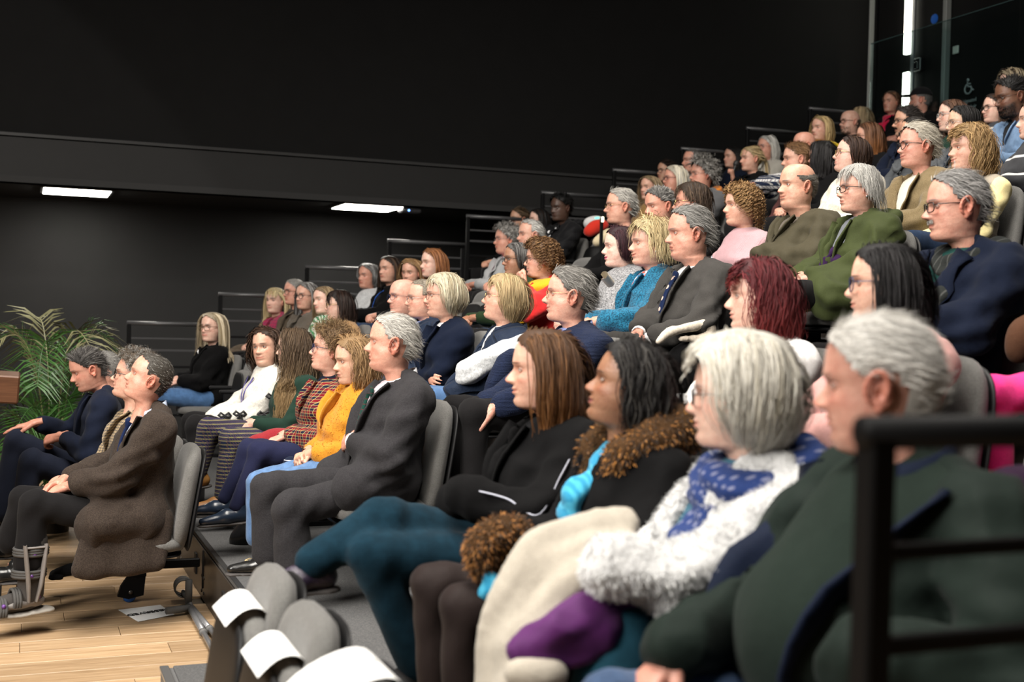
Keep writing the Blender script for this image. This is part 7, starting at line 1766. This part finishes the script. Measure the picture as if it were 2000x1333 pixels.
crutch((448, 1275), (375, 1188), (-.13, -.05, .005), 'grey forearm crutch with handle flat on the floor beneath')
world_blob('black_glove', 'black glove dropped on the floor behind the medical boot', 'glove', [[(105, 1123, 6.9, .022), (130, 1116, 6.85, .028), (160, 1112, 6.85, .030), (180, 1116, 6.85, .026)], [(120, 1128, 6.8, .014), (98, 1128, 6.8, .010)]], cloth('black_glove', (.010, .010, .011)), .007, .012, .005, 31, 50)
# wheeled seat supports of the front row
def support(px, py, label):
    p = at_z(px, py, 0.0); root = empty('seat_support', p); tag(root, label, 'seat support', 'wheeled supports of the front row')
    MB().box((.02, 0, .30), (.075, .05, .34), bev=.006).box((.02, 0, .36), (.09, .064, .16), bev=.008).build('column', steel, root)
    V = np.array([[-.10, s * .022, z] for s in (-1, 1) for z in (0,)])
    mb = MB(); q = [(-.085, .035), (-.03, .02), (.045, .035), (.058, .18), (-.005, .18), (-.07, .085)]
    V = np.array([[x, s * .020, z] for s in (-1, 1) for x, z in q]); m = len(q)
    mb.add(V, [[[i, (i + 1) % m, m + (i + 1) % m, m + i] for i in range(m)], [[0, 1, 2, 3], [0, 3, 4, 5], [m + 3, m + 2, m + 1, m], [m + 5, m + 4, m + 3, m]]]); mb.build('foot_bracket', steel, root)
    MB().lathe([(0, .016), (.030, .016), (.034, .010), (.034, -.010), (.030, -.016), (0, -.016)], 20, (0, 1, 0), (-.025, 0, .034)).build('wheel', plain('blue_wheel', (.01, .08, .32), .5), root, True)
    MB().lathe([(0, .006), (.010, .005), (.011, 0)], 12, (0, -1, 0), (-.02, -.022, .055)).build('axle_bolt', plain('bolt_steel', (.12, .11, .10), .35, metal=.8), root, True)
    MB().box((.19, 0, .19), (.28, .030, .045), bev=.004).build('link_bar', steel, root)
support(262, 1176, 'black wheeled support foot nearest the crutches'); support(222, 1103, 'black wheeled support foot farther under the brown overcoat')
# ------------------------------------------------------------------ palm
pp0 = at_y(100, 1000, 8.9); pp0[2] = 0
root = empty('potted_palm', pp0); root.scale = (.88, .88, .97); tag(root, 'tall potted palm with arching green fronds by the dark wall', 'plant')
MB().lathe([(0, .0), (.13, .0), (.16, .28), (.17, .30), (.15, .30), (.14, .26), (0, .26)], 24).build('pot', plain('dark_pot', (.02, .018, .016), .5), root, True)
gm1 = plain('palm_green', (.028, .085, .014), .45, noise=.5, nscale=9); gm2 = plain('palm_lit_olive', (.15, .145, .07), .5, noise=.45, nscale=9); gm3 = plain('palm_stem', (.16, .17, .04), .5)  # olive copy puts the lamp light on the top fronds into their colour
rp = random.Random(11)
for i in range(22):
    az = i * 2.4 + rp.uniform(-.3, .3); hi = i % 3
    ht = rp.uniform(.95, 1.22) if hi == 0 else rp.uniform(.65, .95) if hi == 1 else rp.uniform(.35, .65)
    out = rp.uniform(.32, .44); top = ht + (.28 if hi == 0 else .2)
    c, s = math.cos(az), math.sin(az)
    keys = np.array([(.03 * c, .03 * s, .24), (.06 * c, .06 * s, ht * .6), (.13 * c, .13 * s, ht), (out * .65 * c, out * .65 * s, top), (out * 1.15 * c, out * 1.15 * s, top - .05 - rp.uniform(0, .12)), (out * 1.45 * c, out * 1.45 * s, top - .22 - rp.uniform(0, .1))])
    path = catmull(keys, 26); mb = MB(); mb.tube(path, np.linspace(.008, .0025, 26), 5)
    t, a, b = frames(path)
    for j in np.arange(9, 25.6, .62):
        fj = j; j = int(j)
        for sg in (1, -1):
            L = .26 * math.sin(math.pi * (j - 6) / 21.5) + .05; L *= rp.uniform(.85, 1.1)
            d = nrm(a[j] * sg * .85 + t[j] * .65 + np.array([0, 0, .12]) + np.array([rp.uniform(-.1, .1) for _ in range(3)]))
            p0 = path[j] + (path[min(j + 1, 25)] - path[j]) * (fj - j); p1 = p0 + d * L * .5; p2 = p0 + d * L + np.array([0, 0, -.22 * L]); w = nrm(np.cross(d, b[j] + .4 * a[j] * sg)) * .0072
            mb.add(np.array([p0 - w * .3, p0 + w * .3, p1 + w, p1 - w, p2 + w * .1, p2 - w * .1]), [[[0, 1, 2, 3], [3, 2, 4, 5]]])
    mb.build('frond', gm2 if hi == 0 and i % 2 == 0 else gm1, root)
for k in range(7): MB().tube([(.04 * math.cos(k), .04 * math.sin(k), .2), (.05 * math.cos(k), .05 * math.sin(k), .55), (.07 * math.cos(k), .07 * math.sin(k), .8)], [.012, .011, .008], 7).build('cane', gm3, root, True)
# lectern at the left edge
b = at_y(38, 750, 6.9); root = empty('lectern', (b[0] - .32, b[1], 0)); tag(root, 'brown wooden lectern cut off by the left edge', 'lectern')
lw_ = wood_mat('lectern_wood', (.07, .028, .012), (.11, .045, .02), (.15, .065, .03), .45)
ztop = b[2] + .08
MB().box((0, 0, ztop - .08), (.64, .50, .14), tiltY(.06), bev=.008).build('top', lw_, root); MB().box((-.02, 0, (ztop - .16) / 2), (.40, .36, ztop - .16), bev=.006).build('body', plain('lectern_black', (.01, .01, .01), .5), root); MB().box((0, 0, .02), (.5, .46, .04), bev=.006).build('base', plain('lectern_black', (.01, .01, .01), .5), root)
# microphone, rolled programme, sunglasses, emergency light
H8 = at_y(1437, 322, PEOPLE[[i for i, q in enumerate(PEOPLE) if 'microphone' in q[0]['label'] and 'speaking' in q[0]['label']][0]][1][1] - .04)
root = empty('microphone', H8); tag(root, 'black handheld microphone held to the mouth in the upper rows', 'microphone')
dm = nrm(np.array([-.35, -.1, -1.0])); MB().tube([dm * -.0, dm * .03, dm * .17], [.020, .016, .012], 12).build('handle', plain('mic_black', (.008, .008, .008), .35), root, True); MB().lathe([(0, .045), (.018, .040), (.026, .022), (.027, .0), (.018, -.014), (0, -.016)], 16, -dm).build('grille', plain('mic_grille', (.012, .012, .012), .6), root, True)
H4 = at_x(1186, 545, row_head(4) - .25); root = empty('rolled_programme', H4); tag(root, 'cream paper programme rolled in front of the grey marl jumper', 'programme')
a = np.linspace(0, 5.2, 20); dv = nrm(np.array([-.6, -.5, .35])); e1 = nrm(np.cross(dv, (0, 0, 1))); e2 = np.cross(e1, dv)
V = np.array([.016 * (1 + .12 * t) * (math.cos(t) * e1 + math.sin(t) * e2) + dv * s for t in a for s in (-.05, .05)]); V2 = V * 1.0 + np.tile(dv * 0, (len(V), 1)) + np.repeat([nrm(math.cos(t) * e1 + math.sin(t) * e2) * .0015 for t in a], 2, axis=0)
Q = grid_faces(20, 2, False); mk_obj('sheet', mk_mesh('sheet', np.vstack([V, V2]), [np.vstack([Q, Q[:, ::-1] + len(V)])]), plain('cream_paper', (.66, .60, .48), .7), root)
e = at_x(1169, 425, 4.55); root = empty('exit_light', e); tag(root, 'small green and white emergency light beside the empty seats', 'light')
MB().box((.01, .05, 0), (.02, .05, .014), bev=.003).build('green_lamp', emis('green_lamp', (.1, 1.0, .5), 2.0), root); MB().box((.01, -.06, -.02), (.02, .016, .045), bev=.003).build('white_lamp', emis('white_lamp', (1, .95, .7), 2.5), root); MB().box((.03, 0, -.50), (.02, .03, 1.0)).build('stalk', steel, root)
